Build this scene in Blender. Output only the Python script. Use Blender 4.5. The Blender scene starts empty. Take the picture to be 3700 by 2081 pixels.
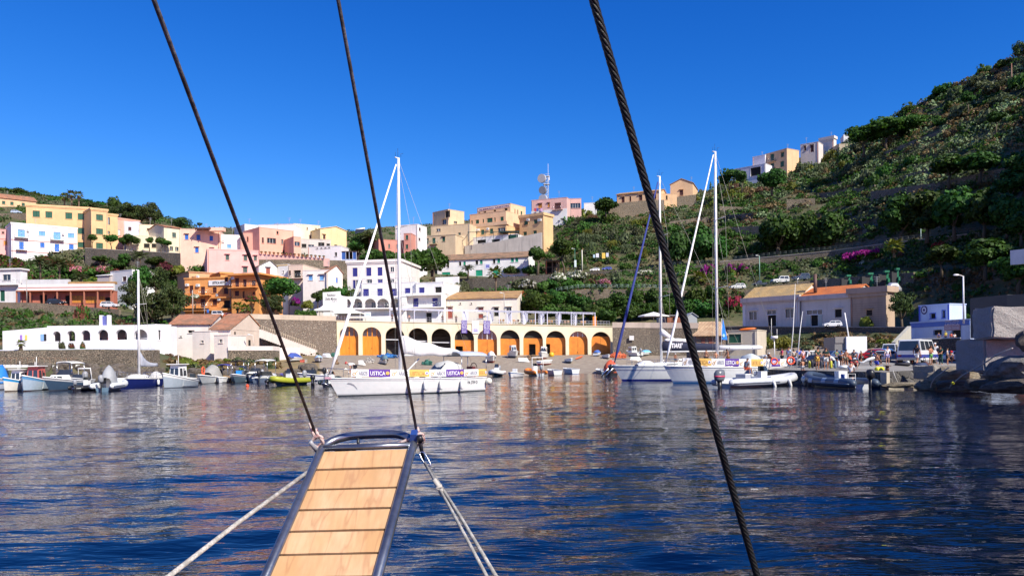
import bpy,bmesh,math,random
import numpy as np
from mathutils import Vector,Matrix
R=math.radians
SC=bpy.context.scene
COL=SC.collection
random.seed(7)
rng=np.random.default_rng(7)
F,CX,HY,ROLL,EYE=2880.0,1850.0,1290.0,0.012,2.6
cam=bpy.data.cameras.new('camera')
cam.sensor_width=36.0;cam.lens=F/3700*36
cam.shift_y=(HY-1040.5)/3700
cam.clip_start=0.05;cam.clip_end=6000
camo=bpy.data.objects.new('camera',cam);COL.objects.link(camo)
camo.matrix_world=Matrix.Translation((0,0,EYE))@Matrix.Rotation(math.pi/2,4,'X')@Matrix.Rotation(-ROLL,4,'Z')
SC.camera=camo
SUN_AZ,SUN_EL=R(43),R(41)
sdir=Vector((math.sin(SUN_AZ)*math.cos(SUN_EL),-math.cos(SUN_AZ)*math.cos(SUN_EL),math.sin(SUN_EL)))
w=bpy.data.worlds.new('World');SC.world=w;w.use_nodes=True
nt=w.node_tree;bg=nt.nodes['Background']
sky=nt.nodes.new('ShaderNodeTexSky');sky.sky_type='NISHITA';sky.sun_disc=False
sky.sun_elevation=SUN_EL;sky.sun_rotation=math.atan2(sdir.x,sdir.y)
sky.altitude=0;sky.air_density=1.0;sky.dust_density=0.15;sky.ozone_density=4.5
sep=nt.nodes.new('ShaderNodeSeparateColor');com=nt.nodes.new('ShaderNodeCombineColor');nt.links.new(sky.outputs[0],sep.inputs[0])
for i,(k,n)in enumerate(((.063,2.7),(.344,1.44),(1.10,1.0))):
 pw=nt.nodes.new('ShaderNodeMath');pw.operation='POWER';pw.inputs[1].default_value=n;ml=nt.nodes.new('ShaderNodeMath');ml.operation='MULTIPLY';ml.inputs[1].default_value=k
 nt.links.new(sep.outputs[i],pw.inputs[0]);nt.links.new(pw.outputs[0],ml.inputs[0]);nt.links.new(ml.outputs[0],com.inputs[i])
nt.links.new(com.outputs[0],bg.inputs[0]);bg.inputs[1].default_value=0.1
sl=bpy.data.lights.new('sun','SUN');sl.energy=4.8;sl.angle=R(0.5);sl.color=(1.0,0.93,0.80)
so=bpy.data.objects.new('sun',sl);COL.objects.link(so)
so.rotation_euler=(-sdir).to_track_quat('-Z','Y').to_euler();so.location=sdir*300
SC.view_settings.view_transform='Standard';SC.view_settings.look='None'
SC.view_settings.gamma=1.0;SC.view_settings.exposure=0.58
SC.render.engine='CYCLES'
SC.cycles.max_bounces=5;SC.cycles.diffuse_bounces=2;SC.cycles.glossy_bounces=3
SC.cycles.transparent_max_bounces=6;SC.cycles.caustics_reflective=False;SC.cycles.caustics_refractive=False
cr,sr=math.cos(ROLL),math.sin(ROLL)
def W(px,py,D):
 """the world point at depth D seen at pixel px,py of the 3700 x 2081 photograph"""
 u,v=(px-CX)/F,(HY-py)/F
 return Vector(((u*cr+v*sr)*D,D,EYE+(-u*sr+v*cr)*D))
def DZ(px,py,z):
 """depth at which the ray through px,py meets height z"""
 u,v=(px-CX)/F,(HY-py)/F
 return(z-EYE)/(-u*sr+v*cr)
def WZ(px,py,z):return W(px,py,DZ(px,py,z))
def PX(p):
 x,z=p.x/p.y,(p.z-EYE)/p.y
 return CX+F*(x*cr-z*sr),HY-F*(x*sr+z*cr)
def tag(o,label=None,cat=None,group=None,kind=None):
 if label:o['label']=label
 if cat:o['category']=cat
 if group:o['group']=group
 if kind:o['kind']=kind
 return o
def thing(name,label,cat,loc=(0,0,0),rz=0,group=None,sc=None):
 o=bpy.data.objects.new(name,None);COL.objects.link(o)
 o.location=loc;o.rotation_euler=(0,0,rz);o.empty_display_size=.3
 if sc:o.scale=(sc,sc,sc)if isinstance(sc,(int,float))else sc
 return tag(o,label,cat,group)
def link(name,me,parent=None,loc=None,rz=0,sc=None):
 o=bpy.data.objects.new(name,me);COL.objects.link(o)
 if parent:o.parent=parent
 if loc is not None:o.location=loc
 if rz:o.rotation_euler=(0,0,rz)
 if sc:o.scale=(sc,sc,sc)if isinstance(sc,(int,float))else sc
 return o
def copy_tree(o,parent=None,loc=None,rz=None):
 c=o.copy();COL.objects.link(c);c.parent=parent
 for ch in list(o.children):copy_tree(ch,c)
 if loc is not None:c.location=loc
 if rz is not None:c.rotation_euler=(0,0,rz)
 return c
class MB:
 def __init__(s):s.v=[];s.f=[];s.m=[];s.sm=[]
 def add(s,vs,fs,m=0,smooth=False):
  b=len(s.v);s.v+=[tuple(v)for v in vs]
  for f in fs:s.f.append(tuple(b+i for i in f));s.m.append(m);s.sm.append(smooth)
  return s
 def quad(s,a,b,c,d,m=0):return s.add([a,b,c,d],[(0,1,2,3)],m)
 def poly(s,ps,m=0):return s.add(ps,[tuple(range(len(ps)))],m)
 def hexa(s,p,m=0):
  return s.add(p,[(3,2,1,0),(4,5,6,7),(0,1,5,4),(1,2,6,5),(2,3,7,6),(3,0,4,7)],m)
 def box(s,c,d,m=0,M=None):
  x,y,z=d[0]/2,d[1]/2,d[2]/2;c=Vector(c)
  p=[Vector(q)for q in((-x,-y,-z),(x,-y,-z),(x,y,-z),(-x,y,-z),(-x,-y,z),(x,-y,z),(x,y,z),(-x,y,z))]
  if M:p=[M@q for q in p]
  return s.hexa([c+q for q in p],m)
 def prism(s,ring,h,m=0):
  n=len(ring);h=Vector(h);a=[Vector(q)for q in ring]
  return s.add(a+[q+h for q in a],[tuple(range(n-1,-1,-1)),tuple(range(n,2*n))]+[(i,(i+1)%n,n+(i+1)%n,n+i)for i in range(n)],m)
 def loft(s,secs,m=0,smooth=True,closed=True,caps=True):
  n=len(secs[0]);vs=[q for sec in secs for q in sec];fs=[]
  for k in range(len(secs)-1):
   for i in range(n if closed else n-1):
    j=(i+1)%n;fs.append((k*n+i,k*n+j,(k+1)*n+j,(k+1)*n+i))
  if caps and closed:fs+=[tuple(range(n-1,-1,-1)),tuple(range((len(secs)-1)*n,len(secs)*n))]
  return s.add(vs,fs,m,smooth)
 def tube(s,pts,r,m=0,n=8,smooth=True):
  pts=[Vector(p)for p in pts];rs=r if isinstance(r,(list,tuple))else[r]*len(pts);secs=[]
  up=None
  for i,p in enumerate(pts):
   t=(pts[min(i+1,len(pts)-1)]-pts[max(i-1,0)]).normalized()
   if up is None:up=Vector((0,0,1))if abs(t.z)<.9 else Vector((1,0,0))
   a=t.cross(up).normalized();b=a.cross(t).normalized();up=b
   secs.append([p+(a*math.cos(k*2*math.pi/n)+b*math.sin(k*2*math.pi/n))*rs[i]for k in range(n)])
  return s.loft(secs,m,smooth)
 def ball(s,c,r,m=0,n=10,k=6,M=None):
  c=Vector(c);r=Vector(r)if not isinstance(r,(int,float))else Vector((r,r,r));vs=[]
  for j in range(1,k):
   a=math.pi*j/k
   for i in range(n):
    b=2*math.pi*i/n;q=Vector((r.x*math.sin(a)*math.cos(b),r.y*math.sin(a)*math.sin(b),r.z*math.cos(a)))
    vs.append(c+(M@q if M else q))
  t=Vector((0,0,r.z));vs+=[c+(M@t if M else t),c-(M@t if M else t)];T=len(vs)
  fs=[(j*n+i,(j+1)*n+i,(j+1)*n+(i+1)%n,j*n+(i+1)%n)for j in range(k-2)for i in range(n)]
  fs+=[(T-2,i,(i+1)%n)for i in range(n)]+[(T-1,(k-2)*n+(i+1)%n,(k-2)*n+i)for i in range(n)]
  return s.add(vs,fs,m,True)
 def mesh(s,name,mats,org=None):
  me=bpy.data.meshes.new(name)
  vs=s.v if org is None else[(v[0]-org[0],v[1]-org[1],v[2]-org[2])for v in s.v]
  me.from_pydata(vs,[],s.f)
  for mt in(mats if isinstance(mats,(list,tuple))else[mats]):me.materials.append(mt)
  me.polygons.foreach_set('material_index',s.m);me.polygons.foreach_set('use_smooth',s.sm)
  me.update();return me
 def build(s,name,mats,parent=None,org=None,loc=None):
  return link(name,s.mesh(name,mats,org),parent,loc)
 def top(s,name,mats,label=None,cat=None,group=None,kind=None,org=None):
  """a thing that is one mesh: origin at the middle of its base"""
  if org is None:
   a=np.array(s.v);org=((a[:,0].min()+a[:,0].max())/2,(a[:,1].min()+a[:,1].max())/2,a[:,2].min())
  return tag(link(name,s.mesh(name,mats,org),loc=org),label,cat,group,kind)
class NT:
 def __init__(s,name):
  s.mat=bpy.data.materials.new(name);s.mat.use_nodes=True;s.t=s.mat.node_tree;s.b=s.t.nodes['Principled BSDF']
  s.tc=s.t.nodes.new('ShaderNodeTexCoord')
 def n(s,ty,**kw):
  o=s.t.nodes.new('ShaderNode'+ty)
  for k,v in kw.items():
   if k.startswith('i_'):o.inputs[k[2:].replace('_',' ')].default_value=v
   else:setattr(o,k,v)
  return o
 def l(s,a,b):s.t.links.new(a,b)
 def mapc(s,scale=(1,1,1),rot=(0,0,0),src='Object'):
  m=s.n('Mapping');m.inputs['Scale'].default_value=scale;m.inputs['Rotation'].default_value=rot
  s.l(s.tc.outputs[src],m.inputs['Vector']);return m.outputs[0]
 def noise(s,sc,det=3,vec=None,rough=.55):
  o=s.n('TexNoise',i_Scale=sc,i_Detail=det,i_Roughness=rough);s.l(vec or s.tc.outputs['Object'],o.inputs['Vector']);return o.outputs['Fac']
 def ramp(s,fac,stops):
  o=s.n('ValToRGB');s.l(fac,o.inputs[0]);e=o.color_ramp.elements
  while len(e)<len(stops):e.new(.5)
  for i,(p,c)in enumerate(stops):e[i].position=p;e[i].color=(*c,1)if len(c)==3 else c
  return o.outputs[0]
 def mix(s,fac,a,b,mode='MIX'):
  o=s.n('MixRGB',blend_type=mode)
  for i,x in enumerate((fac,a,b)):
   if isinstance(x,(int,float)):o.inputs[i].default_value=x
   elif isinstance(x,tuple):o.inputs[i].default_value=(*x[:3],1)
   else:s.l(x,o.inputs[i])
  return o.outputs[0]
 def math(s,op,a,b=0.0):
  o=s.n('Math',operation=op)
  for i,x in enumerate((a,b)):
   if isinstance(x,(int,float)):o.inputs[i].default_value=x
   else:s.l(x,o.inputs[i])
  return o.outputs[0]
 def bump(s,h,st=.3,dist=.02):
  o=s.n('Bump',i_Strength=st,i_Distance=dist);s.l(h,o.inputs['Height']);s.l(o.outputs[0],s.b.inputs['Normal'])
 def fin(s,col=None,rough=.8,metal=0,spec=None):
  if col is not None:
   if isinstance(col,tuple):s.b.inputs['Base Color'].default_value=(*col,1)
   else:s.l(col,s.b.inputs['Base Color'])
  s.b.inputs['Roughness'].default_value=rough;s.b.inputs['Metallic'].default_value=metal
  if spec is not None:s.b.inputs['Specular IOR Level'].default_value=spec
  return s.mat
_mc={}
def dk(c,k):return tuple(min(1,x*k)for x in c)
def paint(c,rough=.45,metal=0,var=.12,scale=3):
 """painted or moulded surface with faint wear"""
 key=('p',c,rough,metal)
 if key not in _mc:
  t=NT('paint');a=t.noise(scale,4);col=t.mix(t.ramp(a,[(.3,(0,0,0)),(.75,(1,1,1))]),dk(c,1-var),dk(c,1+var*.4))
  _mc[key]=t.fin(col,rough,metal)
 return _mc[key]
def plaster(c,dirt=.35):
 """rendered wall: mottled, with faint rain streaks"""
 key=('pl',c,dirt)
 if key not in _mc:
  t=NT('plaster');a=t.noise(.35,5,rough=.65);st=t.noise(1.0,4,t.mapc((1.6,1.6,.16)));f=t.noise(14,3)
  col=t.mix(t.ramp(a,[(.3,(0,0,0)),(.7,(1,1,1))]),dk(c,.84),dk(c,1.06))
  col=t.mix(t.math('MULTIPLY',t.ramp(st,[(.52,(0,0,0)),(.74,(1,1,1))]),dirt),col,tuple(x*.55+.03 for x in c))
  col=t.mix(.18,col,t.ramp(f,[(.3,(.3,.3,.3)),(.7,(.9,.9,.9))]),'OVERLAY')
  t.bump(f,.25,.02);_mc[key]=t.fin(col,.9)
 return _mc[key]
def stone(c1,c2,mortar,scale=2.2,flat=1.6,thick=.07):
 """rubble or squared stone wall"""
 key=('st',c1,c2,scale)
 if key not in _mc:
  t=NT('stone_masonry');mp=t.mapc((1,1,flat))
  v=t.n('TexVoronoi',i_Scale=scale);v2=t.n('TexVoronoi',feature='DISTANCE_TO_EDGE',i_Scale=scale)
  wob=t.mix(.12,mp,t.n('TexNoise',i_Scale=2.5).outputs['Color'],'ADD');t.l(wob,v.inputs['Vector']);t.l(wob,v2.inputs['Vector'])
  col=t.mix(t.math('MULTIPLY',v.outputs['Color'],1.0),c1,c2)
  big=t.noise(.25,4);col=t.mix(t.ramp(big,[(.4,(0,0,0)),(.7,(1,1,1))]),col,t.mix(.5,col,dk(c2,.6)))
  e=t.ramp(v2.outputs['Distance'],[(thick*.5,(1,1,1)),(thick,(0,0,0))])
  col=t.mix(e,col,mortar);f=t.noise(9,4);col=t.mix(.4,col,t.ramp(f,[(.3,(.25,.25,.25)),(.7,(.8,.8,.8))]),'OVERLAY')
  t.bump(t.ramp(v2.outputs['Distance'],[(0,(0,0,0)),(.15,(1,1,1))]),.9,.12);_mc[key]=t.fin(col,.95)
 return _mc[key]
def tiles(c1,c2,c3,ang=0.0,per=5.0):
 """clay roof tiles: columns of pantiles, each a little different"""
 key=('ti',c1,c2,round(ang,2))
 if key not in _mc:
  t=NT('roof_tiles');mp=t.mapc((1,1,1),(0,0,-ang));wv=t.n('TexWave',i_Scale=per*.32,i_Distortion=.6);wv.inputs['Detail Scale'].default_value=2;t.l(mp,wv.inputs['Vector'])
  vo=t.n('TexVoronoi',i_Scale=2.6);t.l(t.mapc((1.6,.9,.9),(0,0,-ang)),vo.inputs['Vector']);n1=t.noise(.7,4)
  col=t.mix(vo.outputs['Color'],c1,c2);col=t.mix(t.ramp(n1,[(.45,(0,0,0)),(.62,(1,1,1))]),col,c3)
  col=t.mix(t.ramp(wv.outputs['Fac'],[(0,(.6,.6,.6)),(.5,(0,0,0))]),col,dk(c1,.45));t.bump(wv.outputs['Fac'],.8,.08)
  _mc[key]=t.fin(col,.85)
 return _mc[key]
def leafm(name,c1,c2,tr=.25):
 t=NT(name);oi=t.n('ObjectInfo');n1=t.noise(1.1,2);geo=t.n('NewGeometry')
 f=t.math('ADD',t.math('MULTIPLY',n1,.7),t.math('MULTIPLY',geo.outputs['Random Per Island'],.5))
 col=t.mix(t.ramp(f,[(.25,(0,0,0)),(.85,(1,1,1))]),c1,c2)
 hs=t.n('HueSaturation');t.l(col,hs.inputs['Color']);t.l(t.math('ADD',t.math('MULTIPLY',oi.outputs['Random'],.07),.465),hs.inputs['Hue']);t.l(t.math('ADD',t.math('MULTIPLY',oi.outputs['Random'],.6),.7),hs.inputs['Value'])
 t.b.inputs['Roughness'].default_value=.6;t.b.inputs['Specular IOR Level'].default_value=.25;t.l(hs.outputs[0],t.b.inputs['Base Color'])
 tl=t.n('BsdfTranslucent');t.l(t.mix(.5,hs.outputs[0],(c2[0]*1.4,c2[1]*1.5,c2[2]*.6)),tl.inputs[0]);ms=t.n('MixShader');ms.inputs[0].default_value=tr
 t.l(t.b.outputs[0],ms.inputs[1]);t.l(tl.outputs[0],ms.inputs[2]);t.l(ms.outputs[0],t.t.nodes['Material Output'].inputs['Surface']);return t.mat
def glassm():
 if 'glass' not in _mc:
  t=NT('dark_glass');a=t.noise(.8,2);_mc['glass']=t.fin(t.mix(a,(.012,.015,.02),(.05,.06,.075)),.08,0,.8)
 return _mc['glass']
def plain(name,c,rough=.6,metal=0):
 key=('x',name,c)
 if key not in _mc:t=NT(name);_mc[key]=t.fin(t.mix(t.noise(6,3),dk(c,.85),dk(c,1.1)),rough,metal)
 return _mc[key]
WHITE=(.80,.78,.74)
M_white=paint((.82,.81,.78),.35);M_black=paint((.015,.015,.018),.4);M_grey=paint((.3,.31,.33),.4)
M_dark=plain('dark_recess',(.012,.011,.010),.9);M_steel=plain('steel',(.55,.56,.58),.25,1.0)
M_rubber=plain('black_rubber',(.02,.02,.022),.6);M_wood=plain('weathered_wood',(.22,.14,.08),.8)
M_trunk=plain('bark',(.10,.075,.05),.95);M_palmtrunk=plain('palm_bark',(.16,.12,.08),.95)
M_rope=plain('rope',(.45,.42,.37),.9)
#  THE GROUND
N_=None
TC={-2600:[150,(155,1340),(165,1338),(170,1290),(185,1288),(240,1180),(245,1155),(262,1150),N_,N_,N_,N_,(285,1010),(290,990),(330,900),(340,880),(380,800),(430,770)],-700:[98,(101,1334),(107,1332),(110,1276),(124,1272),(174,1142),(178,1108),(196,1105),N_,N_,N_,N_,(212,950),(220,930),(258,815),(266,790),(310,705),(350,690)],0:[92,(95,1328),(101,1326),(104,1268),(118,1264),(168,1138),(172,1100),(190,1096),N_,N_,N_,N_,(205,945),(212,925),(245,830),(256,775),(298,700),(340,684)],300:[92,(95,1335),(99,1330),(103,1264),(118,1260),(168,1140),(172,1112),(190,1109),N_,N_,N_,N_,(209,962),(212,900),(235,899),(262,790),(290,745),(330,728)],520:[95,(97,1352),(99,1324),(104,1264),(118,1258),(150,1182),(165,1140),(186,1135),N_,N_,N_,N_,(208,975),(211,911),(232,906),(258,812),(285,778),(325,756)],700:[97,(100,1350),(104,1332),(113,1306),(138,1292),(152,1200),(158,1150),(190,1132),N_,N_,N_,N_,(204,985),(207,962),(225,930),(240,865),(255,835),(290,826)],930:[99,(102,1346),(107,1328),(117,1306),(146,1290),(151,1287),(153,1150),(188,1132),N_,N_,N_,N_,(199,1010),(203,985),(214,925),(228,850),(245,832),(280,828)],1200:[105,(108,1338),(114,1314),(130,1292),(153,1285),(157,1283),(159,1160),(188,1150),N_,N_,N_,N_,(200,1040),(204,992),(218,940),(232,895),(250,855),(280,842)],1500:[116,(118,1345),(128,1325),(140,1297),(154,1283),(160,1282),(162,1172),(196,1160),N_,N_,N_,N_,(214,1040),(222,1000),(238,960),(255,905),(285,830),(330,815)],1800:[124,(126,1345),(133,1325),(145,1297),(154,1283),(160,1282),(162,1176),(190,1140),N_,(200,1085),(204,1080),N_,(212,1062),(214,1005),(238,995),(262,900),(285,815),(335,790)],2100:[122,(125,1343),(133,1320),(145,1292),(154,1282),(160,1281),(162,1178),(176,1160),(192,1095),(194,1045),(200,1043),(206,1012),(212,1004),(214,986),(222,984),(236,890),(252,800),(275,782)],2300:[116,(119,1345),(130,1322),(145,1295),(153,1284),(160,1282),(162,1178),(174,1160),(190,1095),(192,1045),(198,1043),(204,1000),(210,988),(212,974),(220,972),(232,860),(250,788),(272,740)],2500:[97,(100,1330),(115,1306),(138,1292),(150,1285),(154,1283),(158,1182),(170,1165),(184,1100),(188,1050),(194,1048),(202,992),(207,978),(209,960),(218,956),(230,850),(250,752),(278,712)],2700:[86,(90,1318),(110,1300),(124,1288),(132,1245),(134,1242),(137.5,1185),(168,1182),(180,1090),(183,1050),(190,1048),(197,995),(204,975),(205,938),(214,934),(222,830),(250,705),(280,628)],3000:[80,(84,1310),(104,1294),(113,1284),(119,1247),(121.5,1243),(125,1186),(160,1182),(171,1060),(174,1008),(181,1005),(188,955),(193,942),(194,908),(203,904),(212,760),(245,640),(268,552)],3300:[76,(80,1308),(94,1290),(100,1274),(107,1238),(110,1232),(114.5,1190),(142,1185),(152,1040),(154,985),(160,982),(166,925),(170,905),(171,870),(178,864),(188,700),(215,520),(245,390)],3700:[66,(70,1306),(84,1285),(95,1255),(103,1200),(106,1190),(112,1150),(124,1120),(130,1010),(132,950),(138,940),(142,885),(146,855),(147,822),(153,814),(164,600),(190,380),(215,195)],4700:[56,(58,1300),(63,1268),(68,1200),(71,1150),(73,1120),(76,1060),(79,1020),(82,900),(84,840),(86,800),(89,720),(91,650),(93,580),(95,500),(100,200),(108,-50),(118,-350)],7200:[36,(38,1200),(44,1150),(50,1000),(55,950),(59,900),(63,850),(68,800),(72,620),(75,560),(80,500),(84,420),(86,300),(88,200),(90,50),(94,-300),(100,-700),(110,-1100)],}  # last columns: unseen headland past the right edge, steepened to shade the right slope
tcx=sorted(TC);NR=18
tcD=np.zeros((len(tcx),NR));tcY=np.zeros((len(tcx),NR))
for i,k in enumerate(tcx):
 D=[np.nan]*NR;Y=[np.nan]*NR
 for j,e in enumerate(TC[k]):
  if e is None:continue
  if j==0:
   D[0]=e;Y[0]=PX(Vector(((k-CX)/F*e,e,0)))[1]
  else:D[j],Y[j]=e
 D=np.array(D,float);Y=np.array(Y);ok=~np.isnan(D);ii=np.arange(NR)
 tcD[i]=np.interp(ii,ii[ok],D[ok]);tcY[i]=np.interp(ii,ii[ok],Y[ok])
def TDY(px,r):
 D=[np.interp(px,tcx,tcD[:,j])for j in range(NR)];Y=[np.interp(px,tcx,tcY[:,j])for j in range(NR)]
 return float(np.interp(r,range(NR),D)),float(np.interp(r,range(NR),Y))
def T(px,r):
 D,y=TDY(px,r);return W(px,y,D)
def Rof(px,py):
 """terrain row seen at this pixel"""
 Y=[np.interp(px,tcx,tcY[:,j])for j in range(NR)]
 for j in range(NR-1):
  if Y[j]>=py>=Y[j+1]:return j+(Y[j]-py)/max(Y[j]-Y[j+1],.01)
 return NR-1.0
def G(px,py):return T(px,Rof(px,py))
def vnoise(x,y,s,seed=0):
 xi,yi=np.floor(x/s),np.floor(y/s);fx,fy=x/s-xi,y/s-yi;fx=fx*fx*(3-2*fx);fy=fy*fy*(3-2*fy)
 h=lambda a,b:np.mod(np.sin(a*127.1+b*311.7+seed*74.7)*43758.5453,1.0)
 return(h(xi,yi)*(1-fx)+h(xi+1,yi)*fx)*(1-fy)+(h(xi,yi+1)*(1-fx)+h(xi+1,yi+1)*fx)*fy
def build_terrain():
 pxs=np.concatenate([np.arange(-2600,-50,150),np.arange(-50,3800,12),np.arange(3800,7201,100)]);sub=6
 rows=[-1.0]+[j+k/sub for j in range(NR-1)for k in range(sub)]+[NR-1.0,NR,NR+1]
 nv=[];zone=[]
 for r in rows:
  for px in pxs:
   if r<0:
    D,y=TDY(px,0);p=W(px,y,D-6);p.z=-2.5
   elif r>NR-1:
    D,y=TDY(px,NR-1);p=W(px,y,D);k=r-(NR-1);p=p+Vector((p.x/D*60*k,60*k,-3*k*k))
   else:
    p=T(px,r)
    amp=.0 if r<.5 or 5.6<r<7.2 or(12.9<r<14.1)or(8.9<r<10.1)else.45
    if 14.2<r:amp=1.0
    if 1<r<5.5:amp=.22
    n=vnoise(np.float64(p.x),np.float64(p.y),7.0)-.5+.4*(vnoise(np.float64(p.x),np.float64(p.y),2.6,3)-.5)
    p.z+=float(n)*amp
    if 14.2<r<17 and px>2300:q=p.z/2.6+.6*float(vnoise(np.float64(p.x),np.float64(p.y),9.0,8));p.y+=(q-math.floor(q)-.5)*1.6
   nv.append(p)
   zone.append(1.0 if(r<4.6 and 1150<px<2620)else.75 if(r<4.2 and 2620<=px<3400)else.4 if(r<4.6 and 700<px<=1150)else 0.0)
 nx=len(pxs);fs=[(j*nx+i,j*nx+i+1,(j+1)*nx+i+1,(j+1)*nx+i)for j in range(len(rows)-1)for i in range(nx-1)]
 me=bpy.data.meshes.new('hillside');me.from_pydata([tuple(v)for v in nv],[],fs)
 at=me.attributes.new('zone','FLOAT','POINT');at.data.foreach_set('value',zone)
 t=NT('earth_and_rock');a=t.n('Attribute',attribute_name='zone');n1=t.noise(.12,6,rough=.7);n2=t.noise(1.3,5);n3=t.noise(6,4)
 earth=t.mix(t.ramp(n2,[(.3,(0,0,0)),(.7,(1,1,1))]),(.15,.115,.065),(.075,.08,.03))
 earth=t.mix(t.ramp(n1,[(.4,(0,0,0)),(.65,(1,1,1))]),earth,(.04,.058,.016))
 lay=t.noise(1.0,5,t.mapc((.35,.35,2.2)),.7);rock=t.ramp(lay,[(.3,(.035,.03,.026)),(.5,(.14,.12,.09)),(.72,(.30,.26,.20))])
 g=t.n('NewGeometry');sx=t.n('SeparateXYZ');t.l(g.outputs['True Normal'],sx.inputs[0]);steep=t.ramp(sx.outputs['Z'],[(.45,(1,1,1)),(.62,(0,0,0))])
 col=t.mix(steep,earth,rock)
 sand=t.mix(t.ramp(n2,[(.35,(0,0,0)),(.7,(1,1,1))]),(.26,.20,.15),(.36,.30,.225));sand=t.mix(t.ramp(n3,[(.55,(0,0,0)),(.7,(1,1,1))]),sand,(.12,.11,.10))
 bs=t.mix(t.ramp(a.outputs['Fac'],[(.4,(0,0,0)),(.8,(1,1,1))]),t.mix(t.ramp(n2,[(.4,(0,0,0)),(.6,(1,1,1))]),(.27,.17,.09),(.19,.16,.06)),sand)
 col=t.mix(t.ramp(a.outputs['Fac'],[(.15,(0,0,0)),(.35,(1,1,1))]),col,bs)
 t.bump(t.math('ADD',t.math('MULTIPLY',steep,lay),n3),.6,.15);me.materials.append(t.fin(col,.95));me.update()
 tag(link('hillside',me),kind='structure')
build_terrain()
def build_water():
 na,nr=760,620
 th=np.radians(np.linspace(-112,112,na));
 th=np.sign(th)*np.abs(th/np.radians(112))**1.55*np.radians(112)
 r=0.6*(1400/0.6)**(np.linspace(0,1,nr)**1.0);RR,TT=np.meshgrid(r,th,indexing='ij')
 X=RR*np.sin(TT);Y=RR*np.cos(TT);Z=np.zeros_like(X);step=np.maximum(RR*math.log(1400/.6)/nr,RR*.004)
 rg=np.random.default_rng(3)
 for k in range(64):
  lam=.22*(7.5/.22)**(k/63);a=R(93)+rg.normal(0,.55);kx,ky=math.cos(a)*2*math.pi/lam,math.sin(a)*2*math.pi/lam
  slope=.0165 if lam<2.5 else.009
  amp=slope*lam/(2*math.pi);fade=np.clip((lam/step-2.6)/3,0,1);gust=.25+1.5*vnoise(X+(k%5)*13,Y*2.2,6.0+k*.1,k%7)**1.3
  Z+=amp*fade*gust*np.sin(kx*X+ky*Y+rg.uniform(0,6.28)+1.5*vnoise(X,Y,lam*3.1,k))
 co=np.stack([X,Y,Z],-1).reshape(-1,3).astype(np.float32)
 i=np.arange(nr-1)[:,None]*na+np.arange(na-1)[None,:];fs=np.stack([i,i+1,i+na+1,i+na],-1).reshape(-1,4)
 me=bpy.data.meshes.new('sea');me.vertices.add(len(co));me.vertices.foreach_set('co',co.ravel())
 me.loops.add(fs.size);me.loops.foreach_set('vertex_index',fs.ravel().astype(np.int32));me.polygons.add(len(fs))
 me.polygons.foreach_set('loop_start',np.arange(0,fs.size,4,dtype=np.int32));me.polygons.foreach_set('use_smooth',np.ones(len(fs),bool));me.update(calc_edges=True)
 t=NT('sea_water');m1=t.mapc((.8,2.3,1));a=t.noise(1.1,3,m1,.5);b=t.noise(5.5,2,m1,.5);gu=t.noise(.07,2)
 h=t.math('ADD',t.math('MULTIPLY',a,.75),t.math('MULTIPLY',b,.08));h=t.math('MULTIPLY',h,t.ramp(gu,[(.3,(.45,)*3),(.7,(1,)*3)]))
 t.bump(h,1.0,.075);t.b.inputs['IOR'].default_value=1.27
 me.materials.append(t.fin((.0004,.004,.020),.0));tag(link('sea',me),kind='structure')
build_water()
#  RETAINING WALLS
S_brown=stone((.33,.26,.18),(.16,.125,.09),(.33,.28,.21),4.2,1.5)
S_grey=stone((.14,.12,.10),(.075,.065,.056),(.27,.23,.18),4.0,1.7)
S_rub=stone((.38,.31,.22),(.19,.155,.115),(.09,.075,.06),3.6,1.4)
S_conc=plaster((.36,.32,.27),.5)
def wall(name,label,pts,mat,th=.5,cope=None,ch=.25,cat='wall',group=None,cmat=None,follow=0.0):
 """pts: (px, ytop, ybottom, depth)"""
 tp=[W(a,b,d)for a,b,c,d in pts];bt=[W(a,c,d)for a,b,c,d in pts]
 org=tuple((bt[0]+bt[-1])/2);root=None
 mb=MB()
 for i in range(len(pts)-1):
  t0,t1=tp[i],tp[i+1];b0=Vector((t0.x,t0.y,min(bt[i].z,t0.z-.2)-.6));b1=Vector((t1.x,t1.y,min(bt[i+1].z,t1.z-.2)-.6))
  n=Vector((-(t1.y-t0.y),(t1.x-t0.x),0)).normalized()*th
  mb.hexa([b0,b1,b1+n,b0+n,t0,t1,t1+n,t0+n])
 if not cope:return mb.top(name,mat,label,cat,group,org=org)
 root=thing(name,label,cat,org,group=group);mb.build('masonry',mat,root,org);cb=MB()
 for i in range(len(pts)-1):
  t0,t1=tp[i],tp[i+1];n=Vector((-(t1.y-t0.y),(t1.x-t0.x),0)).normalized();o=-n*.06;q=n*(th+.06);u=Vector((0,0,ch));d=Vector((0,0,-.002))
  cb.hexa([t0+o-u*.0+d,t1+o+d,t1+q+d,t0+q+d,t0+o+u,t1+o+u,t1+q+u,t0+q+u])
 cb.build('coping',cmat or S_conc,root,org);return root
def rw(px,yt,yb,r):d=TDY(px,r)[0];return(px,yt,yb,max(TDY(px,r-1)[0]+.1,d-4.0))
wall('retaining_wall','rough brown stone wall below the low white arcaded building',[(-120,1268,1328,100.8),(60,1267,1328,100.8),(365,1264,1332,99.5),(570,1264,1345,98.8)],S_rub)
wall('path_wall','low white painted kerb wall along the path behind the moored boats',[(-200,1316,1329,96),(90,1318,1330,96),(200,1320,1332,96),(280,1317,1328,96.5)],paint((.78,.77,.74),.7),.9)
wall('retaining_wall','long rubble wall under the road with the two parked cars at far left',[rw(-300,1088,1142,6),rw(130,1094,1142,6),rw(300,1108,1142,6),rw(430,1118,1150,6)],S_brown)
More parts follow.
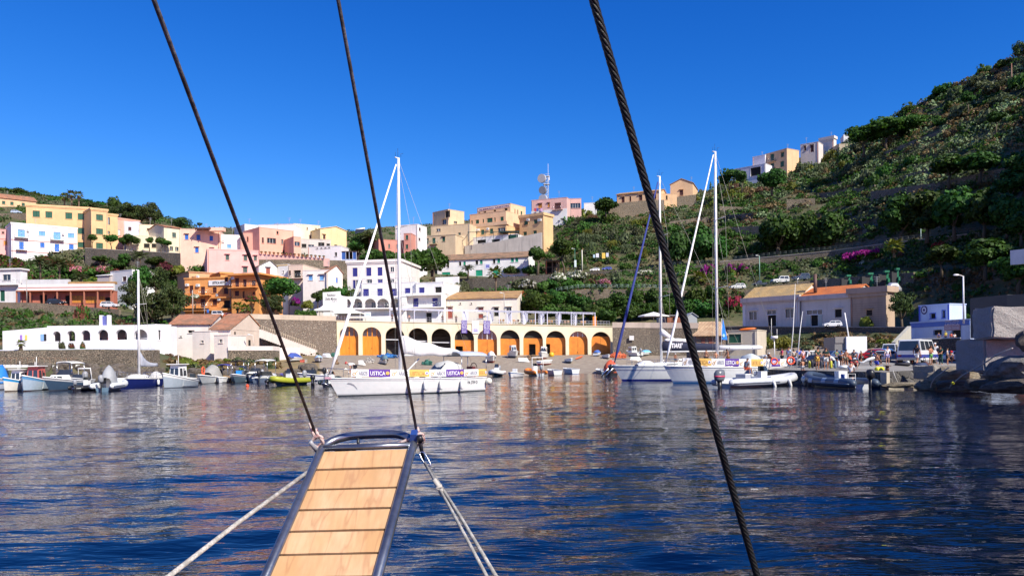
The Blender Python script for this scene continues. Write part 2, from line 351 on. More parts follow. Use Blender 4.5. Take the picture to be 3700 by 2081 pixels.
wall('retaining_wall','dark stone wall with pale coping under the row of pollarded trees',[rw(307,897,960,13),rw(488,908,965,13),rw(620,915,968,13),rw(655,917,975,13)],S_grey,cope=1,ch=.15,cmat=S_conc)
wall('retaining_wall','rubble wall beside the car park at the upper left edge',[rw(-200,768,812,15),rw(95,772,812,15)],S_brown)
wall('retaining_wall','stone wall under the salmon house terrace with potted plants',[rw(935,938,1000,13),rw(1100,938,995,13),rw(1255,942,1000,13)],S_rub)
wall('retaining_wall','tall pale concrete wall under the large yellow hotel',[(1679,889,930,243),(1790,874,925,240),(1956,840,905,236)],plaster((.44,.40,.36),.9),1.0)
wall('road_wall','grey stone wall under the hillside road from the long white house rightwards',[rw(1560,1010,1075,13),rw(1707,1005,1065,13),rw(1830,1001,1050,13),rw(1900,997,1030,13),rw(2100,984,1010,13),rw(2210,978,1000,13),rw(2350,969,993,13),rw(2540,957,985,13)],S_grey)
wall('road_wall','long stone wall under the upper road above the grey harbour houses',[rw(2600,947,985,13),rw(2743,933,968,13),rw(2895,919,955,13),rw(3005,908,946,13),rw(3212,880,915,13),rw(3300,870,905,13),rw(3544,842,870,13)],S_rub,cope=1,ch=.2)
wall('road_wall','stone wall under the lower road with parked cars',[rw(2690,1048,1100,9),rw(2787,1032,1090,9),rw(2928,1013,1075,9),rw(3090,1000,1060,9),rw(3300,984,1040,9)],S_rub)
wall('retaining_wall','rubble wall under the fenced path among the shrubs',[rw(2060,1048,1098,9),rw(2217,1046,1100,9),rw(2480,1050,1104,9)],S_brown)
wall('retaining_wall','dark stone wall under the forecourt of the grey harbour houses',[(2600,1182,1246,139),(2683,1180,1246,136.2),(2888,1182,1246,128.6),(3072,1183,1246,121.6),(3201,1183,1244,117),(3330,1184,1240,112)],S_grey,cope=1,ch=.12)
wall('terrace_wall','shaded stone terrace wall high on the right hillside',[rw(3146,692,735,15.1),rw(3384,661,700,15.1),rw(3647,603,650,15.1)],S_rub)
wall('terrace_wall','dry stone terrace wall below the hilltop houses',[rw(2600,745,790,15.7),rw(2760,752,800,15.7)],S_rub)
wall('terrace_wall','short dry stone terrace wall below the hilltop houses, under the cactus',[rw(2842,722,765,15.4),rw(2945,716,750,15.4)],S_rub)
wall('retaining_wall','stone wall with shrubs under the long peach house on the hilltop',[(2199,738,800,252),(2344,724,790,252),(2400,722,788,252)],S_brown)
wall('retaining_wall','stone wall under the gabled peach house on the hilltop',[(2447,712,760,252),(2515,703,750,252)],S_brown)
for a,b in(((2420,800,2560,783,2720,770),'long dry stone terrace wall across the slope behind the right hand mast'),((2940,700,3040,690,3160,668),'dry stone terrace wall among prickly pears right of the ridge houses'),((3170,560,3290,512,3410,468),'dry stone terrace wall near the top of the right hillside'),((2560,830,2640,822,2760,815),'low ledge wall above the light cliff patch'),((3250,640,3380,600,3520,555),'terrace wall in the upper middle of the right hillside')):
 wall('terrace_wall',b,[rw(a[i],a[i+1],a[i+1]+26,Rof(a[i],a[i+1]))for i in(0,2,4)],S_rub)
wall('harbour_wall','tall squared stone wall left of the arches with beige parapet and outside steps',[(895,1152,1290,151),(1214,1160,1288,155)],stone((.13,.10,.08),(.20,.15,.11),(.38,.31,.24),3.6,1.15,.16),.8,cope=1,ch=.95,cmat=plaster((.52,.43,.33),.5))
wall('harbour_wall','tall squared stone wall right of the arches with beige parapet',[(2213,1184,1290,155),(2350,1185,1290,154),(2600,1187,1290,150)],stone((.12,.095,.075),(.18,.14,.105),(.33,.27,.2),3.6,1.15,.16),.8,cope=1,ch=1.05,cmat=plaster((.53,.43,.35),.5))
#  BUILDINGS
def louver(c):
 key=('lv',c)
 if key not in _mc:
  t=NT('louvred_shutter');wv=t.n('TexWave',i_Scale=4.2);wv.bands_direction='Z';t.l(t.tc.outputs['Object'],wv.inputs['Vector'])
  _mc[key]=t.fin(t.mix(t.ramp(wv.outputs['Fac'],[(.0,(0,0,0)),(.5,(.55,)*3)]),dk(c,.6),dk(c,1.15)),.6)
 return _mc[key]
KIND=dict(G=(.012,.10,.06),g=(.07,.12,.10),B=(.02,.16,.62),b=(.16,.42,.80),N=(.035,.035,.26),D=(.085,.022,.016),O=(.62,.26,.04),L=(.72,.74,.76),T=(.01,.36,.20),P=(.38,.09,.06))
class Fac:
 def __init__(s,A,B):
  s.A=Vector((A.x,A.y,0));d=Vector((B.x-A.x,B.y-A.y,0));s.L=d.length;s.e=d/s.L;s.n=Vector((s.e.y,-s.e.x,0))
 def hit(s,px,py):
  O=Vector((0,0,EYE));d=W(px,py,1)-O;t=(s.A-O).dot(s.n)/d.dot(s.n);p=O+d*t
  return(p-s.A).dot(s.e),p.z
 def P(s,a,z,d=0):q=s.A+s.e*a+s.n*d;q.z=z;return q
 def bx(s,mb,a0,a1,z0,z1,d0,d1,m=0):
  P=s.P;mb.hexa([P(a0,z0,d1),P(a1,z0,d1),P(a1,z0,d0),P(a0,z0,d0),P(a0,z1,d1),P(a1,z1,d1),P(a1,z1,d0),P(a0,z1,d0)],m)
class FacS(Fac):
 '''a facade whose ledge falls steadily along its length'''
 def __init__(s,A,B):super().__init__(A,B);s.k=(B.z-A.z)/s.L
 def hit(s,px,py):a,z=super().hit(px,py);return a,z-s.k*a
 def P(s,a,z,d=0):q=super().P(a,z,d);q.z+=s.k*a;return q
def holes(mb,f,a0,a1,z0,z1,hs,dep=.2,m=0):
 xs=sorted({a0,a1,*[min(max(q,a0),a1)for h in hs for q in(h[0],h[2])]});zs=sorted({z0,z1,*[min(max(q,z0),z1)for h in hs for q in(h[1],h[3])]})
 for i in range(len(xs)-1):
  for j in range(len(zs)-1):
   cx,cz=(xs[i]+xs[i+1])/2,(zs[j]+zs[j+1])/2
   if any(h[0]<cx<h[2]and h[1]<cz<h[3]for h in hs):continue
   mb.quad(f.P(xs[i],zs[j]),f.P(xs[i+1],zs[j]),f.P(xs[i+1],zs[j+1]),f.P(xs[i],zs[j+1]),m)
 for a,b,c,d in hs:
  P=f.P
  mb.quad(P(a,b),P(a,b,-dep),P(c,b,-dep),P(c,b),m);mb.quad(P(a,d,-dep),P(a,d),P(c,d),P(c,d,-dep),m)
  mb.quad(P(a,b,-dep),P(a,b),P(a,d),P(a,d,-dep),m);mb.quad(P(c,b),P(c,b,-dep),P(c,d,-dep),P(c,d),m)
def windows(f,ws,root,org,wallmat,trim):
 hs=[]
 for q in ws:
  x0,y0,x1,y1,k=q[:5];op=q[5]if len(q)>5 else ''
  a0,z1=f.hit(x0,y0);a1,z0=f.hit(x1,y1)
  if a1-a0<.15 or z1-z0<.15:continue
  h=(a0,z0,a1,z1);hs.append(h);mb=MB();w_,hh=a1-a0,z1-z0;isd=hh>1.75 and hh>1.5*w_
  if k in 'KW':
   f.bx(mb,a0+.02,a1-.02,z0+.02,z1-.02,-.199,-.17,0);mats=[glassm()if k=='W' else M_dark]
   if k=='W':
    nn=max(2,round(w_/.9))
    for i in range(1,nn):f.bx(mb,a0+w_*i/nn-.04,a0+w_*i/nn+.04,z0+.02,z1-.02,-.165,-.12,1)
    mats.append(paint((.75,.74,.7)))
  else:
   mats=[louver(KIND[k])];mid=(a0+a1)/2
   if w_<.55:f.bx(mb,a0+.02,a1-.02,z0+.02,z1-.02,-.199,-.08)
   else:
    f.bx(mb,a0+.02,mid-.025,z0+.02,z1-.02,-.199,-.08);f.bx(mb,mid+.025,a1-.02,z0+.02,z1-.02,-.199,-.08);f.bx(mb,mid-.02,mid+.02,z0+.02,z1-.02,-.199,-.15,1);mats.append(M_dark)
  wo=mb.build('door' if isd else 'window',mats,root,org)
  fr=MB();b=.08
  f.bx(fr,a0-b,a0-.001,z0,z1,.0015,.04);f.bx(fr,a1+.001,a1+b,z0,z1,.0015,.04);f.bx(fr,a0-b,a1+b,z1+.001,z1+b,.0015,.045)
  if not isd:f.bx(fr,a0-b-.05,a1+b+.05,z0-.09,z0-.001,.0015,.12)
  fr.build('frame',trim,wo,org)
  if 'h' in op:hb=MB();f.bx(hb,a0-.22,a1+.22,z1+.2,z1+.27,.0015,.38);hb.build('hood',trim,wo,org)
  if 'b' in op:balcony(f,a0-.75,a1+.75,z0-.03,1.0,root,org,wallmat)
 return hs
def rail(mb,p0,p1,h=.95,n=None,r=.02,solid=0):
 L=(p1-p0).length;n=n or max(2,int(L/.45))
 for z in(h,h*.55):mb.tube([p0+Vector((0,0,z)),p1+Vector((0,0,z))],r,0,4)
 for i in range(n+1):q=p0.lerp(p1,i/n);mb.tube([q,q+Vector((0,0,h))],r*.8,0,4)
def balcony(f,a0,a1,z,dep,root,org,mat,railm=None):
 mb=MB();f.bx(mb,a0,a1,z-.14,z,.002,dep);b=mb.build('balcony',mat,root,org);rb=MB()
 p=[f.P(a0+.04,z,.02),f.P(a0+.04,z,dep-.04),f.P(a1-.04,z,dep-.04),f.P(a1-.04,z,.02)]
 for i in range(3):rail(rb,p[i],p[i+1])
 rb.build('railing',railm or M_steel,b,org);return b
def acunit(f,x0,y0,x1,y1,root,org):
 a0,z1=f.hit(x0,y0);a1,z0=f.hit(x1,y1);mb=MB();f.bx(mb,a0,a1,z0,z1,.05,.38,0);c=(a0+a1)/2-.08
 q=[f.P(c+math.cos(t*.7854)*(z1-z0)*.36,(z0+z1)/2+math.sin(t*.7854)*(z1-z0)*.36,.382)for t in range(8)];mb.prism(q,f.n*.01,1);f.bx(mb,a0+.05,a0+.1,z0-.1,z0,.002,.3,1)
 mb.build('air_conditioner',[M_white,M_grey],root,org)
def TZ(p):
 """height of the hillside under a world point"""
 px=PX(Vector((p.x,p.y,EYE)))[0];D=[np.interp(px,tcx,tcD[:,j])for j in range(NR)];Y=[np.interp(px,tcx,tcY[:,j])for j in range(NR)]
 return W(px,float(np.interp(p.y,D,Y)),p.y).z
def bld(label,L,Rt,yb,dep=8,mat=None,wins=(),side=None,swins=(),roof='flat',rh=1.6,rmat=None,corn=None,trim=None,ac=(),ov=.0,cat='house',name='house',group=None,foot=4,apex=.5,par=.12,lines=(),lcol=None,bal=(),signs=(),left=None,chim=0,bmat=None):
 A=W(*L);z=A.z;D2=Rt[2]if len(Rt)>2 else DZ(Rt[0],Rt[1],z);B=W(Rt[0],Rt[1],D2)
 f=Fac(A,B);zb=min(W(L[0],yb,L[2]).z-foot,TZ(A)-.5,TZ(B)-.5);trim=trim or mat
 if side:
  u=(side-CX)/F;O=B;k=-f.n;
  t=6.0
  for _ in range(30):
   q=O+k*t;px=PX(Vector((q.x,q.y,z)))[0];q2=O+k*(t+.1);g=(PX(Vector((q2.x,q2.y,z)))[0]-px)/.1
   if abs(g)<1e-6:break
   t=min(max(t+(side-px)/g,1),40)
  dep=t
 if left:
  t=6.0;k=-f.n
  for _ in range(30):
   q=A+k*t;px=PX(Vector((q.x,q.y,z)))[0];q2=A+k*(t+.1);g=(PX(Vector((q2.x,q2.y,z)))[0]-px)/.1
   if abs(g)<1e-6:break
   t=min(max(t+(left-px)/g,1),40)
  dep=t
 org=tuple(f.P(f.L/2,zb+foot,-dep/2));root=thing(name,label,cat,org,group=group)
 hs=windows(f,wins,root,org,mat,trim)
 g=Fac(f.P(f.L,0),f.P(f.L,0,-dep));hs2=windows(g,swins,root,org,mat,trim)
 mb=MB();holes(mb,f,0,f.L,zb,z,hs);P=f.P
 if hs2:holes(mb,g,0,dep,zb,z,hs2)
 else:mb.quad(P(f.L,zb),P(f.L,zb,-dep),P(f.L,z,-dep),P(f.L,z))
 mb.quad(P(0,zb,-dep),P(0,zb),P(0,z),P(0,z,-dep));mb.quad(P(f.L,zb,-dep),P(0,zb,-dep),P(0,z,-dep),P(f.L,z,-dep))
 if roof=='flat':mb.quad(P(0,z),P(f.L,z),P(f.L,z,-dep),P(0,z,-dep))
 rb=MB();rm=rmat or mat
 if roof=='flat':
  o=.06 if not corn else corn[1];h=par if not corn else corn[0]
  f.bx(rb,-o,f.L+o,z+.002,z+h,-dep-o,o)
  if corn:f.bx(rb,-o*.5,f.L+o*.5,z-h*.6,z-.002,.0025,o*.5)
 elif roof=='gx':
  mb.poly([P(0,z),P(0,z+rh,-dep/2),P(0,z,-dep)]);mb.poly([P(f.L,z),P(f.L,z,-dep),P(f.L,z+rh,-dep/2)])
  o=.35+ov;k=rh/(dep/2)
  for s_ in(0,1):
   e0=(o,z-k*o+.05)if s_==0 else(-dep-o,z-k*o+.05)
   q=[P(-.25,e0[1],e0[0]),P(f.L+.25,e0[1],e0[0]),P(f.L+.25,z+rh+.06,-dep/2),P(-.25,z+rh+.06,-dep/2)]
   rb.prism(q,Vector((0,0,.16)))
 elif roof=='gf':
  ap=f.L*apex
  mb.poly([P(0,z),P(f.L,z),P(ap,z+rh)]);mb.poly([P(0,z,-dep),P(ap,z+rh,-dep),P(f.L,z,-dep)])
  for x0 in(0,f.L):
   s_=-1 if x0==0 else 1;k=rh/abs(ap-x0);e=x0+s_*.25
   rb.prism([P(e,z-k*.25+.04,.22),P(ap,z+rh+.04,.22),P(ap,z+rh+.04,-dep-.2),P(e,z-k*.25+.04,-dep-.2)],Vector((0,0,.13)))
 elif roof=='shed':
  mb.poly([P(0,z),P(0,z+rh,-dep),P(0,z,-dep)]);mb.poly([P(f.L,z),P(f.L,z,-dep),P(f.L,z+rh,-dep)]);mb.quad(P(0,z,-dep),P(f.L,z,-dep),P(f.L,z+rh,-dep),P(0,z+rh,-dep))
  rb.prism([P(-.2,z+.03,.3),P(f.L+.2,z+.03,.3),P(f.L+.2,z+rh+.1,-dep-.1),P(-.2,z+rh+.1,-dep-.1)],Vector((0,0,.14)))
 mb.build('wall',mat,root,org);ro=rb.build('roof',rm,root,org);rq=random.Random(label)
 if cat=='house' and f.L>4:
  ab=MB();a_=f.L*rq.uniform(.15,.85);d_=-dep*rq.uniform(.3,.7);q=P(a_,z+(rh*.4 if roof!='flat' else 0),d_);ab.tube([q,q+Vector((0,0,2.6))],.035,0,4);[ab.tube([q+Vector((-.5+.1*j,0,2.5-.3*j)),q+Vector((.5-.1*j,.2,2.5-.3*j))],.025,0,4)for j in range(3)];ab.build('aerial',M_grey,ro,org)
 if f.L>3.5 and rq.random()<.7:db=MB();a_=rq.choice([.25,f.L-.25]);db.tube([P(a_,z-.1,.07),P(a_,zb+.5,.07)],.055,0,6);db.build('downpipe',plain('downpipe',rq.choice([(.4,.3,.22),(.3,.28,.27),(.45,.2,.12)])),root,org)
 for i in range(chim):
  cb=MB();a=f.L*(.3+.4*i);cz=z+(rh*.6 if roof!='flat' else 0);f.bx(cb,a,a+.6,cz,cz+1.3,-dep*.4,-dep*.4+.6);f.bx(cb,a-.08,a+.68,cz+1.3,cz+1.4,-dep*.4-.08,-dep*.4+.68);cb.build('chimney',mat,ro,org)
 for(xa,ya,xb,yb_)in lines:
  lb=MB();a0,z0=f.hit(xa,ya);a1,z1=f.hit(xb,yb_);f.bx(lb,max(a0,0),min(a1,f.L),z0-.09,z0+.09,.002,.05);lb.build('string_course',lcol or trim,root,org)
 for q in ac:acunit(f,*q[:4],root,org)
 for q in bal:
  a0,z0=f.hit(q[0],q[1]);a1,_=f.hit(q[2],q[1]);balcony(f,a0,a1,z0,q[3]if len(q)>3 else 1.0,root,org,bmat or mat)
 return root,f,org,z
_fc={}
def text_mesh(s,bold=0,shear=0.0,ext=.02):
 c=bpy.data.curves.new('lettering','FONT');c.body=s;c.size=1;c.extrude=ext;c.offset=bold;c.shear=shear;c.resolution_u=3
 o=bpy.data.objects.new('t',c);COL.objects.link(o);bpy.context.view_layer.update();dg=bpy.context.evaluated_depsgraph_get()
 me=bpy.data.meshes.new_from_object(o.evaluated_get(dg));bpy.data.objects.remove(o);v=np.array([q.co[:]for q in me.vertices])
 if not len(v):v=np.zeros((1,3))
 return me,v.min(0),v.max(0)
def text_on(f,s,a0,a1,z0,z1,d,mat,parent,org,bold=.0,shear=0,name='lettering',up=False):
 """lettering fitted into the rectangle a0..a1 x z0..z1 on plane f"""
 me,lo,hi=text_mesh(s,bold,shear)
 for v in me.vertices:
  x=(v.co.x-lo[0])/(hi[0]-lo[0]);y=(v.co.y-lo[1])/(hi[1]-lo[1])
  if up:x,y=1-y,x
  q=f.P(a0+(a1-a0)*x,z0+(z1-z0)*y,d+v.co.z*.5)-Vector(org);v.co=q
 me.materials.clear();me.materials.append(mat);return link(name,me,parent)
YEL=plaster((.70,.45,.23),.35);PEACH=plaster((.70,.45,.26));WHT=plaster((.76,.75,.73),.2);CREAM=plaster((.72,.62,.44));PALEP=plaster((.76,.50,.38),.35)
ROSE=plaster((.76,.42,.38),.3);SALM=plaster((.72,.38,.28),.25);ORNG=plaster((.66,.30,.12),.35);CORAL=plaster((.58,.25,.19));BEI=plaster((.60,.46,.30));LIL=plaster((.70,.68,.72),.2);HOTW=plaster((.78,.72,.67),.2)
M_blk=plain('black_letter',(.02,.02,.03));M_redline=paint((.55,.2,.16),.7);M_yline=paint((.75,.5,.12),.7)
T_red=tiles((.42,.16,.08),(.55,.27,.15),(.30,.17,.10));T_och=tiles((.50,.27,.10),(.55,.36,.16),(.35,.2,.1));T_brn=tiles((.30,.17,.10),(.42,.26,.16),(.2,.14,.09))
bld('long yellow house with green windows and eaves at the upper left edge',(-60,708,268),(131,729),772,9,PEACH,[(7,726,19,739,'G'),(37,729,49,742,'G'),(78,733,90,746,'G'),(-25,722,-13,735,'G'),(112,738,124,745,'G')],roof='gx',rh=2.0,rmat=T_red)
bld('large three storey yellow building with paired green shutters',(94,743,222),(329,756),905,12,YEL,[(118,761,144,785,'G'),(164,764,189,788,'G'),(236,768,261,792,'G'),(281,771,305,795,'G'),(281,823,305,846,'G'),(236,820,261,843,'G'),(281,875,305,895,'G')],corn=(.5,.25),lines=[(94,862,329,862)],cat='building',name='apartment_building')
bld('yellow end bay with green shutters, projecting from the large yellow building',(329,757,221.5),(388,763),905,12,YEL,[(347,774,372,798,'G'),(347,825,372,848,'G'),(347,877,372,904,'G')],corn=(.5,.25),cat='building',name='apartment_building')
bld('narrow set back yellow wing with grey stair windows',(388,776,226),(425,780),905,10,YEL,[(389,785,397,813,'W'),(389,835,397,846,'W')],corn=(.4,.2),cat='building',name='apartment_building')
bld('white three storey house with blue windows and balconies at left',(40,808,205),(279,828),950,9,WHT,[(64,829,90,859,'b','b'),(140,835,164,853,'b'),(193,838,219,868,'b','b'),(245,842,268,860,'b'),(69,873,86,903,'B','b'),(145,876,161,895,'B'),(197,881,214,911,'B','b'),(249,882,266,902,'B')],corn=(.35,.15),lines=[(40,865,279,865),(40,906,279,906)],lcol=M_redline,ac=[(96,829,105,838),(223,842,233,850)])
bld('pink house cut by the left edge, with an orange shutter',(-80,826,207),(41,833),945,8,ROSE,[(13,870,27,886,'O'),(-20,868,-6,886,'O'),(6,837,16,845,'D')],corn=(.2,.1),lines=[(-80,859,41,859)],lcol=M_redline)
bld('narrow salmon house with a white door right of the large yellow building',(425,790,228),(505,801),870,9,SALM,[(426,829,435,851,'L')],corn=(.3,.15))
bld('small lilac white house with one dark window above the pollarded trees',(448,801,222),(503,803),880,7,LIL,[(463,820,475,834,'D')])
bld('low cream house with two small dark windows',(503,812,223),(592,815),890,8,CREAM,[(531,825,543,834,'D'),(570,827,581,834,'D')])
bld('cream house with green shutters and red eaves beside the pale pink house',(592,819,218),(651,826),912,9,CREAM,[(622,840,636,859,'g'),(613,890,625,906,'W'),(633,892,645,908,'W')],roof='gx',rh=1.0,rmat=T_red)
bld('long white terrace building behind the pollarded trees',(455,851,218),(612,858),905,6,CREAM,[(548,880,570,896,'K'),(520,880,540,896,'K')])
bld('pale pink cube house with bright blue shutters',(651,828,205),(793,831),965,10,PALEP,[(668,847,681,866,'B','h'),(710,848,724,868,'B','h'),(757,852,770,871,'B','h'),(705,894,718,913,'B','h'),(760,897,772,912,'B','h')])
bld('white house with a light blue window behind the rose pink house',(790,848,210),(872,851),930,9,WHT,[(820,883,836,897,'b')],ac=[(803,868,812,877)])
bld('rose pink block house above the orange hotel',(748,901,182),(934,908),1000,9,ROSE,[(815,921,828,940,'g','h'),(880,923,893,942,'g','h'),(917,925,928,942,'g','h'),(878,965,894,985,'g','h')],left=731,corn=(.2,.06))
bld('big salmon house with wide picture windows on its terrace',(937,822,207),(1061,836),925,9,SALM,[(965,859,997,881,'W'),(1016,865,1024,883,'W'),(946,858,953,879,'D'),(999,835,1006,847,'K'),(1022,904,1034,918,'K'),(1047,903,1057,918,'K')])
bld('right wing of the salmon house with one long window',(1061,856,206),(1087,858),925,8,SALM,[(1064,873,1083,890,'W')])
bld('left wing of the salmon house, with two dark windows',(868,843,210),(937,841),925,8,SALM,[(892,856,898,873,'D'),(882,873,888,886,'D')])
bld('white house behind and above the salmon house, two small windows',(884,811,224),(935,816),870,8,WHT,[(894,832,901,840,'D'),(914,828,922,838,'D')])
bld('white upper block behind the salmon roof',(935,814,222),(1061,811),850,8,WHT,[])
bld('cream house with brown shutters above the pillared balcony',(1061,809,226),(1157,817),900,9,CREAM,[(1108,821,1112,831,'D'),(1140,824,1144,834,'D'),(1117,849,1124,864,'D'),(1138,848,1148,861,'D','h')])
bld('bright beige house with sloping parapet at the end of the cream row',(1157,827,224),(1252,836),905,9,plaster((.74,.55,.30)),[(1167,848,1176,865,'D','h'),(1208,884,1219,893,'K')],roof='gf',rh=1.0,apex=.6)
bld('beige balcony block with dark openings under the cream house',(1083,864,219),(1195,868),925,6,plaster((.55,.50,.45)),[(1090,881,1107,895,'K'),(1114,884,1135,895,'W'),(1150,876,1172,893,'K'),(1180,880,1192,892,'K')])
bld('white walled annex with slotted parapet below the beige house',(1112,893,213),(1232,889),945,6,plaster((.72,.69,.70)),[(1143,896,1150,899,'K'),(1158,895,1165,898,'K'),(1172,894,1180,897,'K'),(1185,893,1193,896,'K'),(1210,912,1218,926,'K')])
bld('white gabled house with yellow corner lines and a red shutter',(935,961,184),(1000,964),1040,10,WHT,[(961,967,976,996,'P','h')],roof='gf',rh=1.35,apex=.62,rmat=plain('grey_tile',(.18,.16,.14)),lines=[(935,999,1000,999)],lcol=M_yline,ac=[(939,1007,948,1014)])
bld('narrow white house with yellow edges right of the gabled one',(1000,958,187),(1039,956),1040,8,WHT,[(1022,978,1026,988,'K')],lines=[(1000,960,1039,960)],lcol=M_yline)
bld('pale peach house with an open brown balcony door',(1040,959,184),(1094,957),1060,9,plaster((.72,.56,.45)),[(1062,977,1087,1004,'K','b'),(1043,978,1051,996,'D')])
bld('pale house with two light blue shutters',(1094,978,178),(1193,976),1070,8,plaster((.76,.70,.65)),[(1115,995,1130,1013,'b','h'),(1155,994,1170,1013,'b','h')])
bld('pale gabled house with red tile edges behind the hotel garden',(1180,985,177),(1238,988),1070,9,plaster((.74,.68,.62)),[(1214,1003,1220,1022,'B')],roof='gf',rh=1.6,apex=.62,rmat=T_red)
bld('white two storey house beside the coral house',(1428,817,222),(1509,811),905,8,WHT,[(1513,822,1513.5,823,'K')],side=1542,swins=[(1513,822,1520,836,'D'),(1512,859,1519,871,'D')])
bld('coral pink house with green shutters',(1459,845,216),(1486,844),925,7,CORAL,[(1466,850,1475,866,'G'),(1466,884,1475,899,'G')],side=1509)
bld('low coral house wing with sloping top',(1368,866,216),(1459,870),925,7,CORAL,[(1403,882,1409,897,'g'),(1433,884,1440,896,'g')])
bld('yellow beige tower house at the top of the stacked terraces',(1563,769,252),(1619,757),835,8,BEI,[(1599,795,1612,810,'W','h'),(1609,764,1626,784,'K')],side=1677,swins=[(1640,799,1651,809,'W')])
bld('wide beige block below the tower house',(1557,819,248),(1697,809),890,8,BEI,[(1577,827,1592,836,'W'),(1656,841,1665,850,'g')])
bld('beige balcony house with three green shutters',(1528,855,240),(1645,848),905,8,BEI,[(1539,864,1549,879,'G','h'),(1562,860,1574,881,'G','b'),(1598,857,1609,872,'G','h')],corn=(.2,.12))
bld('narrow beige house with a green shutter left of the pale concrete wall',(1648,851,243),(1683,852),920,7,BEI,[(1658,864,1670,874,'g','h')])
_,f,og,z=bld('top storey of the yellow hotel with a long lettered band',(1724,754,256),(1844,736),800,8,plaster((.70,.48,.30)),[(1747,765,1757,770,'K'),(1784,759,1792,765,'K'),(1823,754,1834,761,'K'),(1731,768,1735,773,'K')],side=1899,swins=[(1859,755,1862,770,'K'),(1869,758,1872,773,'K'),(1881,763,1887,777,'G')],cat='hotel',name='hotel')
mb=MB();a0,z1=f.hit(1728,757);a1,z0=f.hit(1841,752);z0=f.hit(1728,764)[1];f.bx(mb,.3,f.L-.3,z0,z-.15,.002,.06)
sg=mb.build('sign',paint((.78,.68,.66),.7),_,og);text_on(f,'ALBERGO ARISTON',.8,f.L-.6,z0+.1,z-.4,.062,plain('violet_letter',(.10,.02,.12)),sg,og,.035)
_,f2,og2,z2=bld('middle storey of the yellow hotel with green windows over a long balcony',(1697,777,252),(1828,762),850,9,plaster((.72,.47,.29)),[(1703,797,1708,810,'G'),(1719,795,1731,808,'G'),(1744,792,1749,805,'G'),(1760,789,1780,803,'G'),(1786,787,1791,800,'G'),(1808,784,1820,798,'G')],side=1876,cat='hotel',name='hotel')
bld('yellow lower storeys of the hotel behind the pergola',(1691,826,250),(1830,813),885,9,YEL,[(1707,835,1718,851,'G'),(1738,831,1750,847,'G'),(1770,827,1782,844,'G'),(1799,824,1826,841,'W')],ac=[(1719,828,1733,834),(1760,824,1768,831)],side=1876,cat='hotel',name='hotel')
mb=MB();a0,zz=f2.hit(1688,817);f2.bx(mb,-.6,f2.L+1.2,zz-1.0,zz,.01,1.6);mb.build('balcony_parapet',plaster((.72,.47,.29)),_,og2)
bld('white terrace building with dark openings under the hotel pergola',(1693,861,247),(1866,846),920,5,WHT,[(1725,868,1756,878,'K'),(1777,866,1806,873,'K'),(1836,850,1872,864,'G')])
bld('yellow side house with green windows and parapet balcony beside the hotel',(1877,789,248),(1963,777),870,9,YEL,[(1894,799,1908,812,'G'),(1929,795,1942,808,'G'),(1891,838,1904,850,'G'),(1927,834,1940,845,'G')],side=1998,ac=[(1905,791,1914,798),(1945,792,1957,799)],corn=(.8,.3))
r_,f3,og3,z3=bld('pink and white two storey house with a laundry balcony under the antenna mast',(1920,725,262),(2048,714),830,8,plaster((.66,.40,.36)),[(1945,737,1959,752,'O','h'),(1979,734,1987,749,'O','h'),(2004,734,2027,757,'D','b')],side=2060)
mb=MB();a0,zq=f3.hit(1920,764);f3.bx(mb,-.05,f3.L+.05,zq-6,zq,.003,.12);mb.build('white_base',WHT,r_,og3)
bld('pink house wing with a ribbon window and awning at the hilltop',(2058,719,262),(2100,718),800,8,plaster((.66,.40,.36)),[(2061,735,2097,752,'W')],side=2126)
bld('low white annex right of the pink house',(2110,735,264),(2154,733),800,6,WHT,[])
bld('long peach house with a tiled roof on the hilltop',(2228,705,258),(2385,690),765,9,PEACH,[(2246,713,2257,732,'D','h'),(2274,710,2281,728,'D'),(2309,706,2321,724,'D','h'),(2360,702,2371,720,'D','h')],side=2410,roof='gx',rh=1.3,rmat=T_och)
bld('plain peach annex wall between the two peach houses',(2388,702,255),(2447,702),800,7,PEACH,[(2406,707,2412,722,'K')])
bld('gabled peach house on the hilltop',(2422,668,262),(2503,661),740,9,PEACH,[(2456,688,2469,706,'D','h')],side=2521,roof='gf',rh=1.6,rmat=T_och)
bld('white cube of the hillside villa left of the orange house',(2719,569,268),(2764,560),640,8,LIL,[])
bld('white terrace villa with a dark loggia',(2655,612,266),(2766,592),660,7,LIL,[(2712,608,2749,632,'K')])
bld('orange two storey villa with balconies on the right ridge',(2764,559,266),(2843,537),640,8,PEACH,[(2784,559,2797,583,'G','b'),(2822,553,2833,567,'G','h'),(2785,592,2797,604,'G'),(2820,585,2833,602,'G')],side=2887)
bld('pale grey house with two brown windows on the right ridge',(2892,524,263),(2957,513),600,8,plaster((.62,.56,.53)),[(2905,529,2913,545,'D','h'),(2928,525,2941,549,'D','h')],side=2974)
bld('pale upper house with a wide parapet behind the ridge',(2962,510,268),(3012,500),580,8,plaster((.66,.60,.54)),[],side=3022,corn=(.9,.3))
bld('unfinished beige house half hidden by shrubs on the ridge',(3032,521,258),(3112,521),600,9,plaster((.42,.35,.26)),[(3044,550,3056,566,'K')])
bld('tiny white house glimpsed at the skyline',(3048,488,285),(3078,486),540,6,WHT,[])
